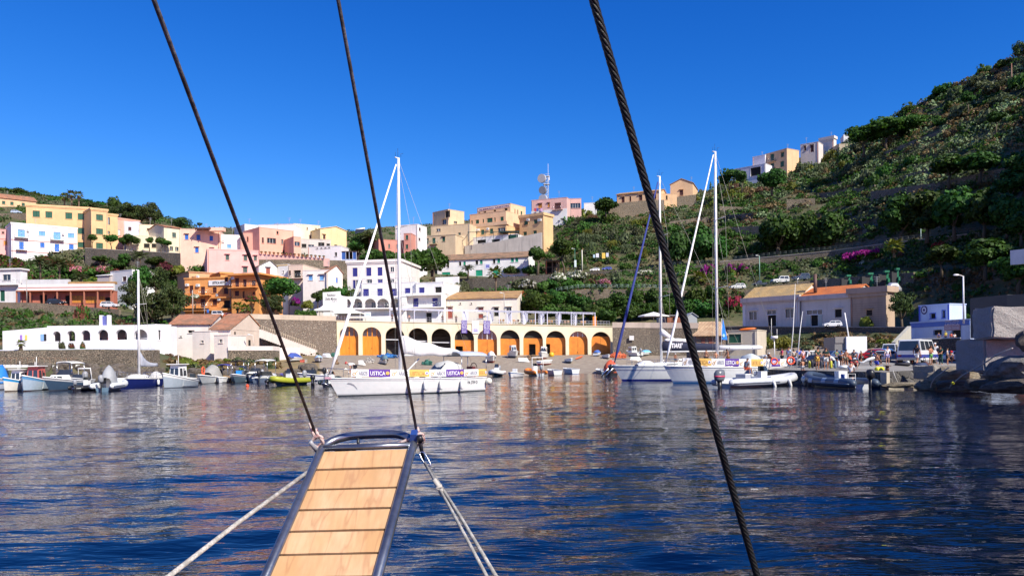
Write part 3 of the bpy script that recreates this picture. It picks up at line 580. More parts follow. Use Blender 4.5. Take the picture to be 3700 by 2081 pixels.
#  LOWER BUILDINGS
def archpts(f,a0,a1,z0,zs,n=14,d=0,ptd=False):
 """outline of an opening: rectangle to the spring line zs, half ellipse above"""
 r=(a1-a0)/2;c=(a0+a1)/2;q=[(a0,z0)]+[(c-r*math.cos(math.pi*i/n),zs+r*math.sin(math.pi*i/n)*1.0)for i in range(n+1)]+[(a1,z0)]
 return q
def archwall(mb,f,a0,a1,z0,z1,ops,dep,m=0,n=14):
 """wall a0..a1 x z0..z1 with arched openings ops = (o0,o1,zbottom,zspring)"""
 P=f.P;cur=a0
 for o0,o1,ob,zs in sorted(ops):
  if o0>cur:mb.quad(P(cur,z0),P(o0,z0),P(o0,z1),P(cur,z1),m)
  q=archpts(f,o0,o1,ob,zs,n)
  if ob>z0+.01:mb.quad(P(o0,z0),P(o1,z0),P(o1,ob),P(o0,ob),m)
  for i in range(1,len(q)-2):
   (xa,za),(xb,zb)=q[i],q[i+1]
   mb.quad(P(xa,za),P(xb,zb),P(xb,z1),P(xa,z1),m)
  for i in range(len(q)-1):
   (xa,za),(xb,zb)=q[i],q[i+1];mb.quad(P(xa,za),P(xa,za,-dep),P(xb,zb,-dep),P(xb,zb),m)
  mb.quad(P(o0,ob),P(o1,ob),P(o1,ob,-dep),P(o0,ob,-dep),m);cur=o1
 if cur<a1:mb.quad(P(cur,z0),P(a1,z0),P(a1,z1),P(cur,z1),m)
A=W(1216,1160,155.5);B=W(2213,1181,158.5);FA=FacS(A,B);zt=A.z
org=tuple(FA.P(FA.L/2,2.6));AR=thing('arcade_building','long cream boat store with twelve arches and orange doors on the beach','building',org)
AX=[(1226,1295),(1309,1378),(1392,1462),(1475,1545),(1559,1629),(1643,1713),(1726,1796),(1808,1878),(1891,1962),(1973,2044),(2056,2124),(2137,2207)]
zb=FA.hit(1700,1284)[1];ops=[]
for x0,x1 in AX:
 a0,_=FA.hit(x0,1250);a1,_=FA.hit(x1,1250);top=FA.hit((x0+x1)/2,1180+(x0-1226)*.0205)[1];ops.append((a0,a1,zb-.6,top-(a1-a0)/2))
mb=MB();archwall(mb,FA,-.0,FA.L,zb-1.2,zt,ops,1.0,0,18);P=FA.P
mb.quad(P(FA.L,zb-1.2),P(FA.L,zb-1.2,-14),P(FA.L,zt,-14),P(FA.L,zt));mb.quad(P(0,zt),P(FA.L,zt),P(FA.L,zt,-16),P(0,zt,-16));mb.quad(P(0,zb-1.2,-14),P(0,zb-1.2),P(0,zt),P(0,zt,-14))
CRM=plaster((.84,.72,.50),.3);mb.build('wall',CRM,AR,org)
mb=MB();FA.bx(mb,-.1,FA.L+.1,zt+.003,zt+.14,-.4,.12);mb.build('cornice',plaster((.76,.66,.46),.1),AR,org)
t=NT('varnished_planks');wv=t.n('TexWave',i_Scale=1.9,i_Distortion=.4);t.l(t.tc.outputs['Object'],wv.inputs['Vector']);gn=t.noise(2.0,5,t.mapc((2.5,2.5,.25)))
col=t.mix(t.ramp(gn,[(.3,(0,0,0)),(.7,(1,1,1))]),(.66,.20,.015),(.82,.32,.03));M_pl=t.fin(t.mix(t.ramp(wv.outputs['Fac'],[(0,(.45,)*3),(.14,(0,0,0))]),col,(.28,.08,.01)),.5)
t=NT('orange_plywood');gn=t.noise(1.3,5);M_ply=t.fin(t.mix(t.ramp(gn,[(.3,(0,0,0)),(.7,(1,1,1))]),(.58,.17,.018),(.72,.25,.03)),.55)
M_in=plain('store_interior',(.03,.026,.022),.9)
for i,((a0,a1,ob,zs),(x0,x1))in enumerate(zip(ops,AX)):
 c=(a0+a1)/2;r=(a1-a0)/2;full=i in(0,1);rec=-.75
 mb=MB();q=archpts(FA,a0,a1,ob,zs)
 if i in(2,3,4):
  k=MB();bk=7.0
  for j in range(len(q)-1):k.quad(P(*q[j],-1.0),P(*q[j],-bk),P(*q[j+1],-bk),P(*q[j+1],-1.0))
  k.poly([P(*v,-bk)for v in q]);k.build('interior',M_in,AR,org)
  mb=MB();zz=FA.hit(x0,1218+i*5)[1];FA.bx(mb,a0+.01,a1-.01,zz,zz+.2,-.7,-.5);mb.build('beam',paint((.6,.6,.6)),AR,org);continue
 zd=FA.hit(x0,{0:1213,1:1214,5:1228,6:1225,7:1223,8:1221,9:1219.5,10:1215.5,11:1214}[i])[1]
 if i in(5,8,9):
  h0,h1={5:(0.02,.44),8:(.28,.66),9:(.0,.25)}[i];b0,b1=a0+h0*2*r,a0+h1*2*r;zo=FA.hit(x0,1250 if i==5 else 1242)[1]
  for lo,hi in((a0+.01,b0),(b1,a1-.01)):
   if hi-lo>.05:FA.bx(mb,lo,hi,ob,zd,rec-.1,rec)
  FA.bx(mb,b0,b1,zo,zd-.001,rec-.1,rec)
  for lo in(b0,b1-.09):FA.bx(mb,lo,lo+.09,ob,zo-.002,rec-.08,rec+.04)
  dm=M_ply
 else:
  FA.bx(mb,a0+.01,c-.02,ob,zd,rec-.1,rec);FA.bx(mb,c+.02,a1-.01,ob,zd,rec-.1,rec);dm=M_pl if full else M_ply
 if zd>zs:
  for v in range(len(mb.v)):
   p=Vector(mb.v[v]);s_=(p-FA.A).dot(FA.e);lim=zs+math.sqrt(max(0,(r-.01)**2-(s_-c)**2));mb.v[v]=(p.x,p.y,min(p.z,max(lim,zs)))
 d=mb.build('door',dm,AR,org);hb=MB();FA.bx(hb,c-.14,c-.08,ob+1.5,ob+1.75,rec+.002,rec+.05);hb.build('handle',M_black,d,org)
 fan=[v for v in q if v[1]>zd];L_,R_=[(c-math.sqrt(max(0,r*r-max(0,zd-zs)**2)),zd)],[(c+math.sqrt(max(0,r*r-max(0,zd-zs)**2)),zd)]
 k=MB();k.poly([P(*v,rec-.12)for v in L_+fan+R_]);fl=k.build('arch_top',glassm()if i in(0,1,6,10)else M_in,AR,org)  # arches without glass get a near-black sheet standing for the recess shade
 if i in(0,1,6,10):
  k=MB()
  for s_ in(-.5,0,.5):
   hgt=zs+math.sqrt(r*r-(s_*r)**2);FA.bx(k,c+s_*r-.09,c+s_*r+.09,zd,hgt,rec-.1,rec-.01)
  k.build('mullion',M_pl if full else paint((.65,.66,.7)),fl,org)
mb=MB();mb.quad(P(-6,zt-.01,-1),P(FA.L+3,zt-.01,-1),P(FA.L+3,zt-.01,-17),P(-6,zt-.01,-17));tag(mb.top('terrace',plaster((.5,.45,.38))),kind='structure')
mb=MB()
for x in(1208,2205):
 pass
BLV=paint((.50,.52,.72),.5);zt2=zt+.14
PG=thing('pergola','long white pergola of thin beams along the terrace above the arches','pergola',org)
a0=FA.hit(1408,1150)[0];a1=FA.hit(2152,1140)[0];zp=FA.hit(2000,1131)[1];n=17
fr=MB();PW=paint((.66,.67,.80),.5)
for j in range(n+1):
 a=a0+(a1-a0)*j/n
 if j%2==0 or j>8:FA.bx(fr,a-.07,a+.07,zt2,zp,-.75,-.6)
 FA.bx(fr,a-.06,a+.06,zp,zp+.16,-4.2,-.5)
FA.bx(fr,a0-.1,a1+.1,zp+.16,zp+.3,-.72,-.58);FA.bx(fr,a0-.1,a1+.1,zp+.16,zp+.3,-4.1,-3.96)
fr.build('frame',PW,PG,org);sl_=MB()
for j in range(90):
 a=a0+(a1-a0)*(.45+.55*j/89);FA.bx(sl_,a-.03,a+.03,zp+.31,zp+.36,-4.2,-.4)
sl_.build('slats',PW,PG,org);cu=MB()
for(x0,x1)in((1675,1692),(1770,1785),(1833,1851),(1893,1912),(1955,1973),(2018,2035),(2080,2093)):
 b0=FA.hit(x0,1150)[0];b1=FA.hit(x1,1150)[0]
 cu.hexa([P(b0,zt2,-1.0),P(b0+.2,zt2,-1.0),P(b1,zt2+.9,-3.2),P(b1-.2,zt2+.9,-3.2),P(b0,zp,-1.0),P(b0+.2,zp,-1.0),P(b1,zp,-3.2),P(b1-.2,zp,-3.2)])
cu.build('side_panels',paint((.60,.62,.78),.7),PG,org)
lt=MB()
for x in(1841,1897,1960,2022,2083):
 b=FA.hit(x-14,1150)[0]
 for k in range(7):z_=zt2+(zp-zt2)*k/7;lt.tube([P(b,z_,-.55),P(b+.5,z_+.5,-.55)],.03,0,4);lt.tube([P(b+.5,z_,-.55),P(b,z_+.5,-.55)],.03,0,4)
lt.build('lattice_post',PW,PG,org)
mb=MB();b=FA.hit(2146,1150)[0];FA.bx(mb,b,b+.75,zt2,zp-.4,-1.6,-1.5);mb.build('orange_panel',M_ply,PG,org)
rl=MB();rail(rl,P(.3,zt2,-.25),P(FA.L-.5,zt2,-.25),.95,90,.018);tag(rl.top('railing',PW),'thin white railing along the edge of the terrace above the arches','railing')
def cafe(px,label,k):
 a=FA.hit(px,1160)[0];t_=thing('cafe_table',label,'table',P(a,zt2,-2.2),group='small tables on the terrace');mb=MB();mb.tube([(0,0,.72),(0,0,.76)],.45,0,14);mb.build('tabletop',paint((.6,.42,.2)),t_);mb=MB();mb.tube([(0,0,0),(0,0,.72)],.04,0,6);mb.tube([(0,0,0),(0,0,.03)],.25,0,8);mb.build('pedestal',M_black,t_)
def chair(px,off,label):
 a=FA.hit(px,1160)[0];t_=thing('wicker_chair',label,'chair',P(a,zt2,off),rz=random.uniform(-.5,.5),group='round backed wicker chairs on the terrace');WK=paint((.50,.28,.12),.8)
 mb=MB();mb.tube([(0,0,.42),(0,0,.47)],.25,0,12);mb.build('seat',WK,t_);mb=MB();mb.ball((0,.24,.8),(.27,.05,.27),0,12,8);mb.build('backrest',WK,t_)
 for sx in(-.2,.2):
  for sy in(-.18,.18):mb=MB();mb.tube([(sx,sy,0),(sx*.8,sy*.8,.42)],.02,0,5);mb.build('leg',M_black,t_)
for k,px in enumerate((1812,1866,1926,1990,2050,2110)):
 where=['left of the first lattice post','in the first lattice bay','in the second lattice bay','in the third lattice bay','in the fourth lattice bay','in the bay next to the orange panel'][k]
 cafe(px,'round cafe table '+where,k)
 for s_,nm in((-6,'left'),(6,'right')):chair(px+s_,-1.6,'wicker chair %s, %s of its pair'%(where,nm))
VIO=plain('violet_cloth',(.10,.05,.32),.8);WCL=paint((.80,.79,.80),.8)
for k,(x0,y0,x1,y1)in enumerate(((1667,1157,1688,1204),(1706,1159,1731,1205),(1747,1159,1771,1206))):
 a,z1_=FA.hit(x0,y0);b,z0_=FA.hit(x1,y1);lab=['violet banner with sideways lettering, left one over the sixth arch','white banner with a violet square hanging between the two violet banners','violet banner with sideways lettering hanging over the seventh arch'][k]
 og=tuple(P((a+b)/2,z0_,.2));bt=thing('hanging_banner',lab,'banner',og,group=None);mb=MB();FA.bx(mb,a,b,z0_,z1_,.14,.17);mb.build('cloth',WCL if k==1 else VIO,bt,og);wd=b-a
 if k!=1:
  mw=paint((.75,.73,.82));text_on(FA,'USTICA',a+.06*wd,a+.42*wd,z0_+.82,z1_-.08,.172,mw,bt,og,.02,up=True)
  text_on(FA,'VILLAGGIO',a+.48*wd,a+.66*wd,z0_+.8,z1_-.1,.172,mw,bt,og,.015,up=True);text_on(FA,'LETTERARIO',a+.72*wd,a+.92*wd,z0_+.8,z1_-.1,.172,mw,bt,og,.015,up=True)
  for q in range(3):text_on(FA,['IIE','TICA','USTICA'][q],a+.1*wd,a+.85*wd,z0_+.12+q*.22,z0_+.28+q*.22,.172,mw,bt,og,.01)
 else:
  mb=MB();FA.bx(mb,a+.18*wd,a+.8*wd,z0_+.3,z0_+.9,.171,.178);mb.build('square',plain('lavender',(.36,.32,.62)),bt,og);text_on(FA,'USTICA',a+.22*wd,a+.76*wd,z0_+.5,z0_+.72,.18,WCL,bt,og,.01)
  text_on(FA,'ARIOS',a+.2*wd,a+.8*wd,z0_+1.3,z0_+1.65,.175,plain('pale_letter',(.55,.6,.62)),bt,og)
r_,f,og,z=bld('white four storey hotel block with navy shutters, upper part',(1254,951,178),(1450,949,176.0),1075,11,HOTW,[(1274,968,1292,999,'N'),(1323,967,1342,997,'N'),(1364,966,1382,996,'N'),(1411,965,1424,982,'W'),(1275,1012,1285,1042,'N'),(1286,1012,1298,1042,'W'),(1299,1012,1298.6+9,1042,'N'),(1326,1010,1345,1026,'W'),(1365,1009,1383,1026,'N'),(1412,1008,1424,1024,'W')],side=1516,corn=(.55,.3),cat='hotel',name='hotel',foot=0)
g=Fac(f.P(f.L,0),f.P(f.L,0,-14));a0,z1=g.hit(1484,965);a1,z0=g.hit(1510,973)
text_on(g,'Stella Marina',a0,a1,z0,z1+.3,.01,M_blk,r_,og,.01,.3)
r_,f,og,z=bld('white middle terrace storey of the hotel, navy windows and sun railing',(1303,1026,174),(1499,1024,171.5),1075,12,WHT,[(1312,1044,1333,1070,'N'),(1363,1043,1383,1069,'N'),(1416,1043,1434,1069,'N'),(1463,1041,1483,1068,'N')],side=1520,cat='hotel',name='hotel',foot=3)
rl=MB();rail(rl,f.P(0,z+.1,-.2),f.P(f.L,z+.1,-.2),.95,30);rl.build('railing',M_steel,r_,og)
r_,f,og,z=bld('white right wing of the hotel with a roof terrace and stepped parapet',(1499,1024,171),(1602,1012,169.0),1075,12,WHT,[(1514,1039,1534,1058,'N'),(1572,1037,1596,1057,'K')],cat='hotel',name='hotel',foot=3)
mb=MB();f.bx(mb,f.L*.05,f.L*.9,z+.15,z+2.2,-11,-10.5);mb.build('screen_wall',WHT,r_,og)
r_,f,og,z=bld('white lower right front of the hotel with two navy doors and a framed balcony',(1466,1062,168),(1605,1060,167.0),1175,8,WHT,[(1493,1078,1512,1109,'N'),(1562,1077,1582,1108,'N'),(1540,1130,1560,1165,'K')],cat='hotel',name='hotel',foot=3)
mb=MB();a,z1=f.hit(1470,1063);zf=f.hit(1470,1111)[1];zc=f.hit(1470,1070)[1]
f.bx(mb,0,f.L,zc,z-.01,.003,1.3);f.bx(mb,0,.4,zf,zc-.002,.003,1.3);f.bx(mb,f.L-.4,f.L,zf,zc-.002,.003,1.3);f.bx(mb,-.1,f.L+.1,zf-.25,zf-.002,.003,1.6);b_=mb.build('balcony',WHT,r_,og)
rl=MB();rail(rl,f.P(.4,zf,1.2),f.P(f.L-.4,zf,1.2),1.0,20);rl.build('railing',M_steel,b_,og)
A=W(1168,1056,166);B=W(1466,1068,166);f=Fac(A,W(1466,1068,166));og=tuple(f.P(f.L/2,f.hit(1300,1170)[1]));r_=thing('hotel','white arcaded hotel front with curved sign wall and upper loggia','hotel',og)
ops=[]
for x0,x1 in((1233,1268),(1272,1309),(1317,1358),(1362,1405),(1411,1448)):
 a0,_=f.hit(x0,1100);a1,_=f.hit(x1,1100);ztop=f.hit(x0,1079)[1];ops.append((a0,a1,f.hit(x0,1113)[1],ztop-(a1-a0)/2))
mb=MB();s0=f.hit(1231,1100)[0];zt_=f.hit(1300,1071)[1];zbt=f.hit(1300,1175)[1];zmid=f.hit(1300,1113)[1]
archwall(mb,f,s0,f.L,zmid,zt_,ops,.6);mb.quad(f.P(s0,zt_),f.P(f.L,zt_),f.P(f.L,zt_,-7),f.P(s0,zt_,-7));mb.quad(f.P(s0,zmid),f.P(f.L,zmid),f.P(f.L,zmid,-4),f.P(s0,zmid,-4));mb.quad(f.P(s0,zmid,-3.2),f.P(f.L,zmid,-3.2),f.P(f.L,zt_,-3.2),f.P(s0,zt_,-3.2))
f.bx(mb,s0,f.L,zbt,zmid-.25,-5,-.8);f.bx(mb,s0-.2,f.L+.1,zmid-.24,zmid-.002,-5,.4);mb.build('wall',WHT,r_,og)
mb=MB();cv=[(0,zbt),(0,f.hit(1168,1056)[1]),(f.hit(1231,1056)[0],f.hit(1231,1053)[1])]
xs=[(1231,1066),(1240,1070),(1255,1072)];ring=[f.P(0,zbt),f.P(f.hit(1255,1100)[0],zbt)]+[f.P(*f.hit(x,y))for x,y in reversed(xs)]+[f.P(*f.hit(1230.9,1053)),f.P(*f.hit(1168,1057))]
mb.prism(ring,-f.n*.4);mb.v=[tuple(Vector(v)+f.n*.42)for v in mb.v];sw=mb.build('sign_wall',WHT,r_,og)
for s_,(x0,y0,x1,y1)in(('Residence',(1183,1062,1214,1071)),('Stella Marina',(1177,1075,1218,1085)),('* * *',(1203,1087,1218,1092))):
 a0,z1=f.hit(x0,y0);a1,z0=f.hit(x1,y1);text_on(f,s_,a0,a1,z0,z1,.43,M_blk,sw,og,.008,.35 if s_[0]!='*' else 0)
for x0,x1 in((1255,1268),(1282,1296),(1333,1357),(1383,1402),(1425,1446)):
 mb=MB();a0,z1=f.hit(x0,1089);a1,_=f.hit(x1,1110);f.bx(mb,a0,a1,zmid+.01,z1,-3.19,-3.1);mb.build('window',glassm(),r_,og)
for x in(1240,1256,1285,1325,1345,1372,1390):
 pass
rl=MB();rail(rl,f.P(s0+.3,zmid,.3),f.P(f.L,zmid,.3),.9,30);rl.build('railing',M_steel,r_,og)
rl=MB();rail(rl,f.P(s0+2,zt_,-.3),f.P(f.L,zt_,-.3),.9,26);rl.build('railing',M_steel,r_,og)
def marquee(px0,px1,ytop,yeave,yb,D,label,dz=2.2):
 A,B=W(px0,yeave,D),W(px1,yeave,D);c=(A+B)/2;wd=(B-A).length;zb_=W(px0,yb,D).z;og=(c.x,D+dz,zb_);t_=thing('marquee',label,'marquee',og)
 zt_=W(px0,ytop,D).z-zb_;ze=A.z-zb_;mb=MB();h=wd/2;a=[(-h,-dz,ze),(h,-dz,ze),(h,dz,ze),(-h,dz,ze)];ap=(0,0,zt_)
 ring=[];N=6
 for k in range(4):
  p,q=Vector(a[k]),Vector(a[(k+1)%4])
  for j in range(N):
   e=p.lerp(q,j/N);e2=p.lerp(q,(j+1)/N);m1=e.lerp(Vector(ap),.5)-Vector((0,0,(zt_-ze)*.18));m2=e2.lerp(Vector(ap),.5)-Vector((0,0,(zt_-ze)*.18))
   mb.quad(e,e2,m2,m1);mb.add([m1,m2,ap],[(0,1,2)]);mb.quad(e-Vector((0,0,.28)),e2-Vector((0,0,.28)),e2,e)
 mb.build('canopy',paint((.82,.81,.80),.8),t_);pl=MB()
 for q in a:pl=MB();pl.tube([(q[0]*.98,q[1]*.98,0),(q[0]*.98,q[1]*.98,ze)],.05,0,6);pl.build('pole',M_white,t_)
marquee(1135,1196,1097,1118,1142,160,'white pointed canopy with open sides beneath the hotel sign wall')
marquee(1202,1302,1107,1128,1158,160,'wide white scalloped tent roof in front of the hotel arcade',3)
mb=MB();f2=Fac(W(1310,1134,160),W(1350,1134,160));
def board(x0,y0,x1,y1,D,label,col,name='sign_board',cat='sign',txt=None,tc=None,shear=0):
 f_=Fac(W(x0,y1,D),W(x1,y1,D));a0,z1_=f_.hit(x0,y0);a1,z0_=f_.hit(x1,y1);og=tuple(f_.P((a0+a1)/2,z0_));r=thing(name,label,cat,og);mb=MB();f_.bx(mb,a0,a1,z0_,z1_,0,.06);mb.build('panel',paint(col,.6),r,og)
 if txt:text_on(f_,txt,a0+(a1-a0)*.12,a0+(a1-a0)*.88,z0_+(z1_-z0_)*.25,z0_+(z1_-z0_)*.7,.062,plain('sign_ink',tc or(.02,.02,.03)),r,og,.01,shear)
 return r
board(1317,1128,1340,1144,159,'white board with blue marks on the terrace below the hotel',(.75,.8,.85),txt='USTICA',tc=(.1,.3,.6))
r_,f,og,z=bld('cream annex with a tiled eave and brown doors right of the hotel',(1609,1083,169),(1869,1090,167.0),1176,8,plaster((.74,.68,.58),.3),[(1618,1110,1636,1152,'P','h'),(1728,1112,1747,1121,'P','h'),(1729,1134,1746,1150,'P'),(1785,1112,1802,1142,'K','h'),(1830,1111,1848,1124,'W','h'),(1661,1094,1666,1099,'K'),(1701,1094,1706,1099,'K')],roof='shed',rh=2.0,rmat=T_och,foot=2)
bld('plain white stepped wall behind the tiled annex',(1612,1058,178),(1745,1066,177.5),1110,4,WHT,[])
r_,f,og,z=bld('long white house with a brown tiled roof, green garage doors and teal blinds',(1580,942,226),(1908,928),1010,10,WHT,[(1599,951,1608,965,'K'),(1615,950,1623,968,'K'),(1658,946,1667,960,'K'),(1674,945,1683,959,'T'),(1718,941,1728,956,'K'),(1734,940,1744,954,'T'),(1781,937,1790,952,'K'),(1797,935,1807,950,'T'),(1846,932,1857,947,'T'),(1862,931,1873,946,'T'),(1719,976,1744,997,'T'),(1781,972,1807,993,'T'),(1597,984,1627,1002,'T')],side=1932,roof='gx',rh=1.9,rmat=T_brn)
a0,z1=f.hit(1751,953);a1,z0=f.hit(1773,972);mb=MB();f.bx(mb,a0,a1,z0,z1,.01,.05);mb.build('poster',paint((.75,.76,.85)),r_,og);mb=MB();f.bx(mb,a0+.35,a1-.35,z0+.35,z1-.3,.051,.06);mb.build('poster_picture',plain('violet_blue',(.2,.22,.55)),r_,og)
OR=plaster((.70,.30,.09),.3);DR=(.10,.02,.012)
r_,f,og,z=bld('orange hotel left wing with dark red shutters and a white name board',(667,1009,165),(836,1023,163.2),1135,12,OR,[(684,1032,699,1061,'D'),(725,1036,741,1067,'D'),(768,1038,783,1059,'D'),(809,1041,825,1062,'D'),(725,1080,742,1112,'D'),(768,1082,784,1103,'D'),(808,1086,832,1119,'K')],ac=[(673,1026,684,1034),(711,1027,723,1036),(783,1062,790,1070),(789,1076,799,1086)],corn=(.25,.15),left=640,cat='hotel',name='hotel',bal=[(667,1069,765,1.1),(667,1114,765,1.1)],bmat=OR)
a0,z1=f.hit(756,1014);a1,z0=f.hit(835,1030);mb=MB();f.bx(mb,a0,a1,z0,z1,.17,.24);sg=mb.build('sign',paint((.8,.79,.78)),r_,og);text_on(f,'USTICA HOTEL',a0+.8,a1-.9,z0+.25,z1-.22,.243,M_blk,sg,og,.04)
mb=MB();b0,zz=f.hit(765,1074);b1,_=f.hit(836,1080);f.bx(mb,b0,f.L,zz-.25,zz,.003,.5);f.bx(mb,0,f.L,f.hit(667,1115)[1]-.6,f.hit(667,1115)[1]-.2,.003,.8);mb.build('string_course',OR,r_,og)
bld('set back top storey of the orange hotel left wing',(683,983,169),(776,988),1015,9,plaster((.66,.36,.19),.3),[(692,1000,707,1012,'D'),(754,1004,768,1013,'D')],ac=[(708,995,718,1005)],left=641,corn=(.15,.2),cat='hotel',name='hotel')
r_,f,og,z=bld('orange hotel right wing with a deep roof slab and long balconies',(836,997,161),(936,1002,159.5),1135,9,OR,[(813,1002,823,1017,'D'),(849,1005,864,1036,'D'),(878,1010,891,1040,'D'),(909,1014,924,1033,'D'),(848,1051,864,1069,'D'),(877,1052,884,1080,'D'),(912,1055,924,1068,'D')],ac=[(838,1001,848,1010)],corn=(.35,.9),cat='hotel',name='hotel',bal=[(836,1041,934,1.3)],bmat=OR)
bld('orange stair block between the two wings of the orange hotel',(797,988,166),(837,990),1110,8,OR,[(813,1002,823,1017,'D')],corn=(.3,.3),cat='hotel',name='hotel')
WG=plaster((.68,.66,.65),.3)
r_,f,og,z=bld('white two storey flat roofed house with a green door at the left edge',(-70,978,178),(73,978,177),1110,2.2,WG,[(10,992,39,1013,'W'),(1,1049,18,1088,'G'),(-40,995,-20,1015,'W')],corn=(.35,.35),bal=[(-70,1031,72,1.0)],bmat=WHT)
r_,f,og,z=bld('low red brown house with a white striped parapet and blinds',(73,1055,176),(412,1058,176.5),1110,1.6,plaster((.42,.14,.09),.3),[(98,1069,118,1092,'D'),(144,1065,170,1100,'K'),(195,1070,214,1094,'D'),(236,1068,252,1098,'K'),(260,1068,301,1094,'O'),(309,1070,350,1095,'O'),(360,1070,380,1096,'O'),(381,1074,400,1096,'K')],foot=2)
mb=MB();z0=f.hit(200,1056)[1];f.bx(mb,-.1,f.L+.1,z0+.35,z0+1.75,-.3,.5);mb.build('parapet',WHT,r_,og);mb=MB();f.bx(mb,-.1,f.L+.1,z0+.95,z0+1.1,.501,.56);mb.build('stripe',M_redline,r_,og)
mb=MB();f.bx(mb,f.L*.5,f.L,z0+1.76,z0+2.3,-1.6,-.4);mb.build('tile_roof',T_och,r_,og);mb=MB();f.bx(mb,0,f.L*.5,z0+1.76,z0+2.9,-1.6,-.6);mb.build('roof_block',plaster((.5,.5,.5)),r_,og)
pl=MB()
for k in range(8):a=f.L*k/7;f.bx(pl,a-.12,a+.12,f.hit(200,1104)[1],z0+.35,1.2,1.45)
f.bx(pl,0,f.L,z0+.1,z0+.34,.003,1.6);pl.build('veranda',plaster((.40,.15,.09)),r_,og)
r_,f,og,z=bld('small white house with a brown door and lean-to among the gardens',(399,983,192),(477,975),1035,6,WHT,[(443,1000,457,1016,'D')],foot=3)
bld('low shed with a white sloping roof left of the small white house',(352,998,192),(399,996),1030,5,plaster((.45,.4,.4)),[],roof='shed',rh=.8,rmat=WHT,foot=3)
WR=plaster((.82,.81,.82),.12)
A=W(118,1188,108);B=W(560,1173,108.0);f=Fac(A,B);zt_=A.z+.15;zb_=f.hit(300,1262)[1];og=tuple(f.P(f.L/2,zb_));r_=thing('restaurant','long low white waterside restaurant with a row of arched openings','restaurant',og)
ops=[]
for x0,x1,yt,yb in((190,219,1197,1233),(242,272,1195,1232),(293,326,1193,1230),(352,391,1191,1229),(417,459,1190,1227),(483,532,1190,1226)):
 a0,z1=f.hit(x0,yt);a1,z0=f.hit(x1,yb);ops.append((a0,a1,z0,z1-(a1-a0)/2 if(a1-a0)/2<(z1-z0)*.85 else z0+.15))
mb=MB();zt2_=f.hit(560,1173)[1];s0=f.hit(170,1200)[0];archwall(mb,f,s0,f.L,zb_-1.5,zt2_,ops,.55);mb.quad(f.P(s0,zt2_),f.P(f.L,zt2_),f.P(f.L,zt2_,-7),f.P(s0,zt2_,-7));mb.quad(f.P(f.L,zb_-1.5),f.P(f.L,zb_-1.5,-7),f.P(f.L,zt2_,-7),f.P(f.L,zt2_))
mb.quad(f.P(s0,zb_,-6.8),f.P(f.L,zb_,-6.8),f.P(f.L,zt2_,-6.8),f.P(s0,zt2_,-6.8));mb.quad(f.P(s0,zb_+.5),f.P(f.L,zb_+.5),f.P(f.L,zb_+.5,-6.8),f.P(s0,zb_+.5,-6.8))
zl=f.hit(14,1196)[1];a_l=f.hit(9,1200)[0];mb.prism([f.P(a_l,zb_-1.5),f.P(s0,zb_-1.5),f.P(s0,f.hit(170,1183)[1]),f.P(a_l,zl)],-f.n*6);mb.build('wall',WR,r_,og)
for k,(x0,y0,x1,y1,c)in enumerate(((73,1210,81,1228,(.35,.2,.6)),(91,1210,99,1229,(.75,.6,.15)),(147,1207,159,1231,(.25,.45,.8)),(159.5,1207,168,1231,(.02,.02,.02)))):
 a0,z1=f.hit(x0,y0);a1,z0=f.hit(x1,y1);mb=MB();f.bx(mb,a0,a1,z0,z1,.003,.06);mb.build('window',plain('painted_shutter',c),r_,og)
mb=MB()
for j in range(40):a=s0+(f.L-s0)*j/39;mb.tube([f.P(a,zb_+.05,1.5),f.P(a,zb_+.85,1.5)],.015,0,4)
mb.tube([f.P(s0,zb_+.85,1.5),f.P(f.L,zb_+.85,1.5)],.02,0,4);f.bx(mb,a_l,f.L+.6,zb_-.6,zb_+.05,1.4,1.75);mb.build('terrace_railing',paint((.65,.68,.75)),r_,og)
g=MB()
for(a0,a1,ob,zs),c in zip(ops,((.03,.04,.1),(.5,.5,.5),(.03,.1,.6),(.6,.05,.05),(.05,.05,.05),(.03,.12,.6))):g=MB();f.bx(g,a0+.2,a1-.2,zb_+.5,ob+.35,-3.4,-2.2);g.build('table',paint(c),r_,og)
mb=MB();a0,z1=f.hit(353,1138);a1,_=f.hit(389,1138);f.bx(mb,a0,a0+.32,zt2_,z1,-1,-.4);f.bx(mb,a1-.32,a1,zt2_,z1,-1,-.4);f.bx(mb,a0+.33,a1-.33,zt2_,z1-.1,-.9,-.6,1);mb.build('sign_tower',[WR,plain('painted_panel',(.12,.14,.4))],r_,og)
bld('white end block of the waterside restaurant with one narrow arch',(561,1174,108.5),(617,1177,110.5),1268,7,WR,[(567,1192,581,1227,'K')],cat='restaurant',name='restaurant',foot=1)
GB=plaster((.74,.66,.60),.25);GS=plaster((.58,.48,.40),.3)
r_,f,og,z=bld('cream harbour building with a long red tiled roof, left part',(617,1172,129),(762,1173,129.5),1270,10,GB,[(680,1193,703,1203,'K'),(650,1214,657,1218,'K')],roof='gx',rh=1.7,rmat=T_red,trim=GB,foot=1)
r_,f,og,z=bld('cream harbour building with a big blank gable and red tiled roof',(761,1191,124),(834,1191,123.6),1290,12,GB,[],side=936,roof='flat',foot=1,par=.01)
zr=f.hit(834,1134)[1]*1.0;dep=None
kk=-f.n;t_=12
for _ in range(30):
 q=f.P(f.L,z,-t_);px_=PX(q)[0];q2=f.P(f.L,z,-t_-.1);t_=min(max(t_+(936-px_)/((PX(q2)[0]-px_)/.1),1),40)
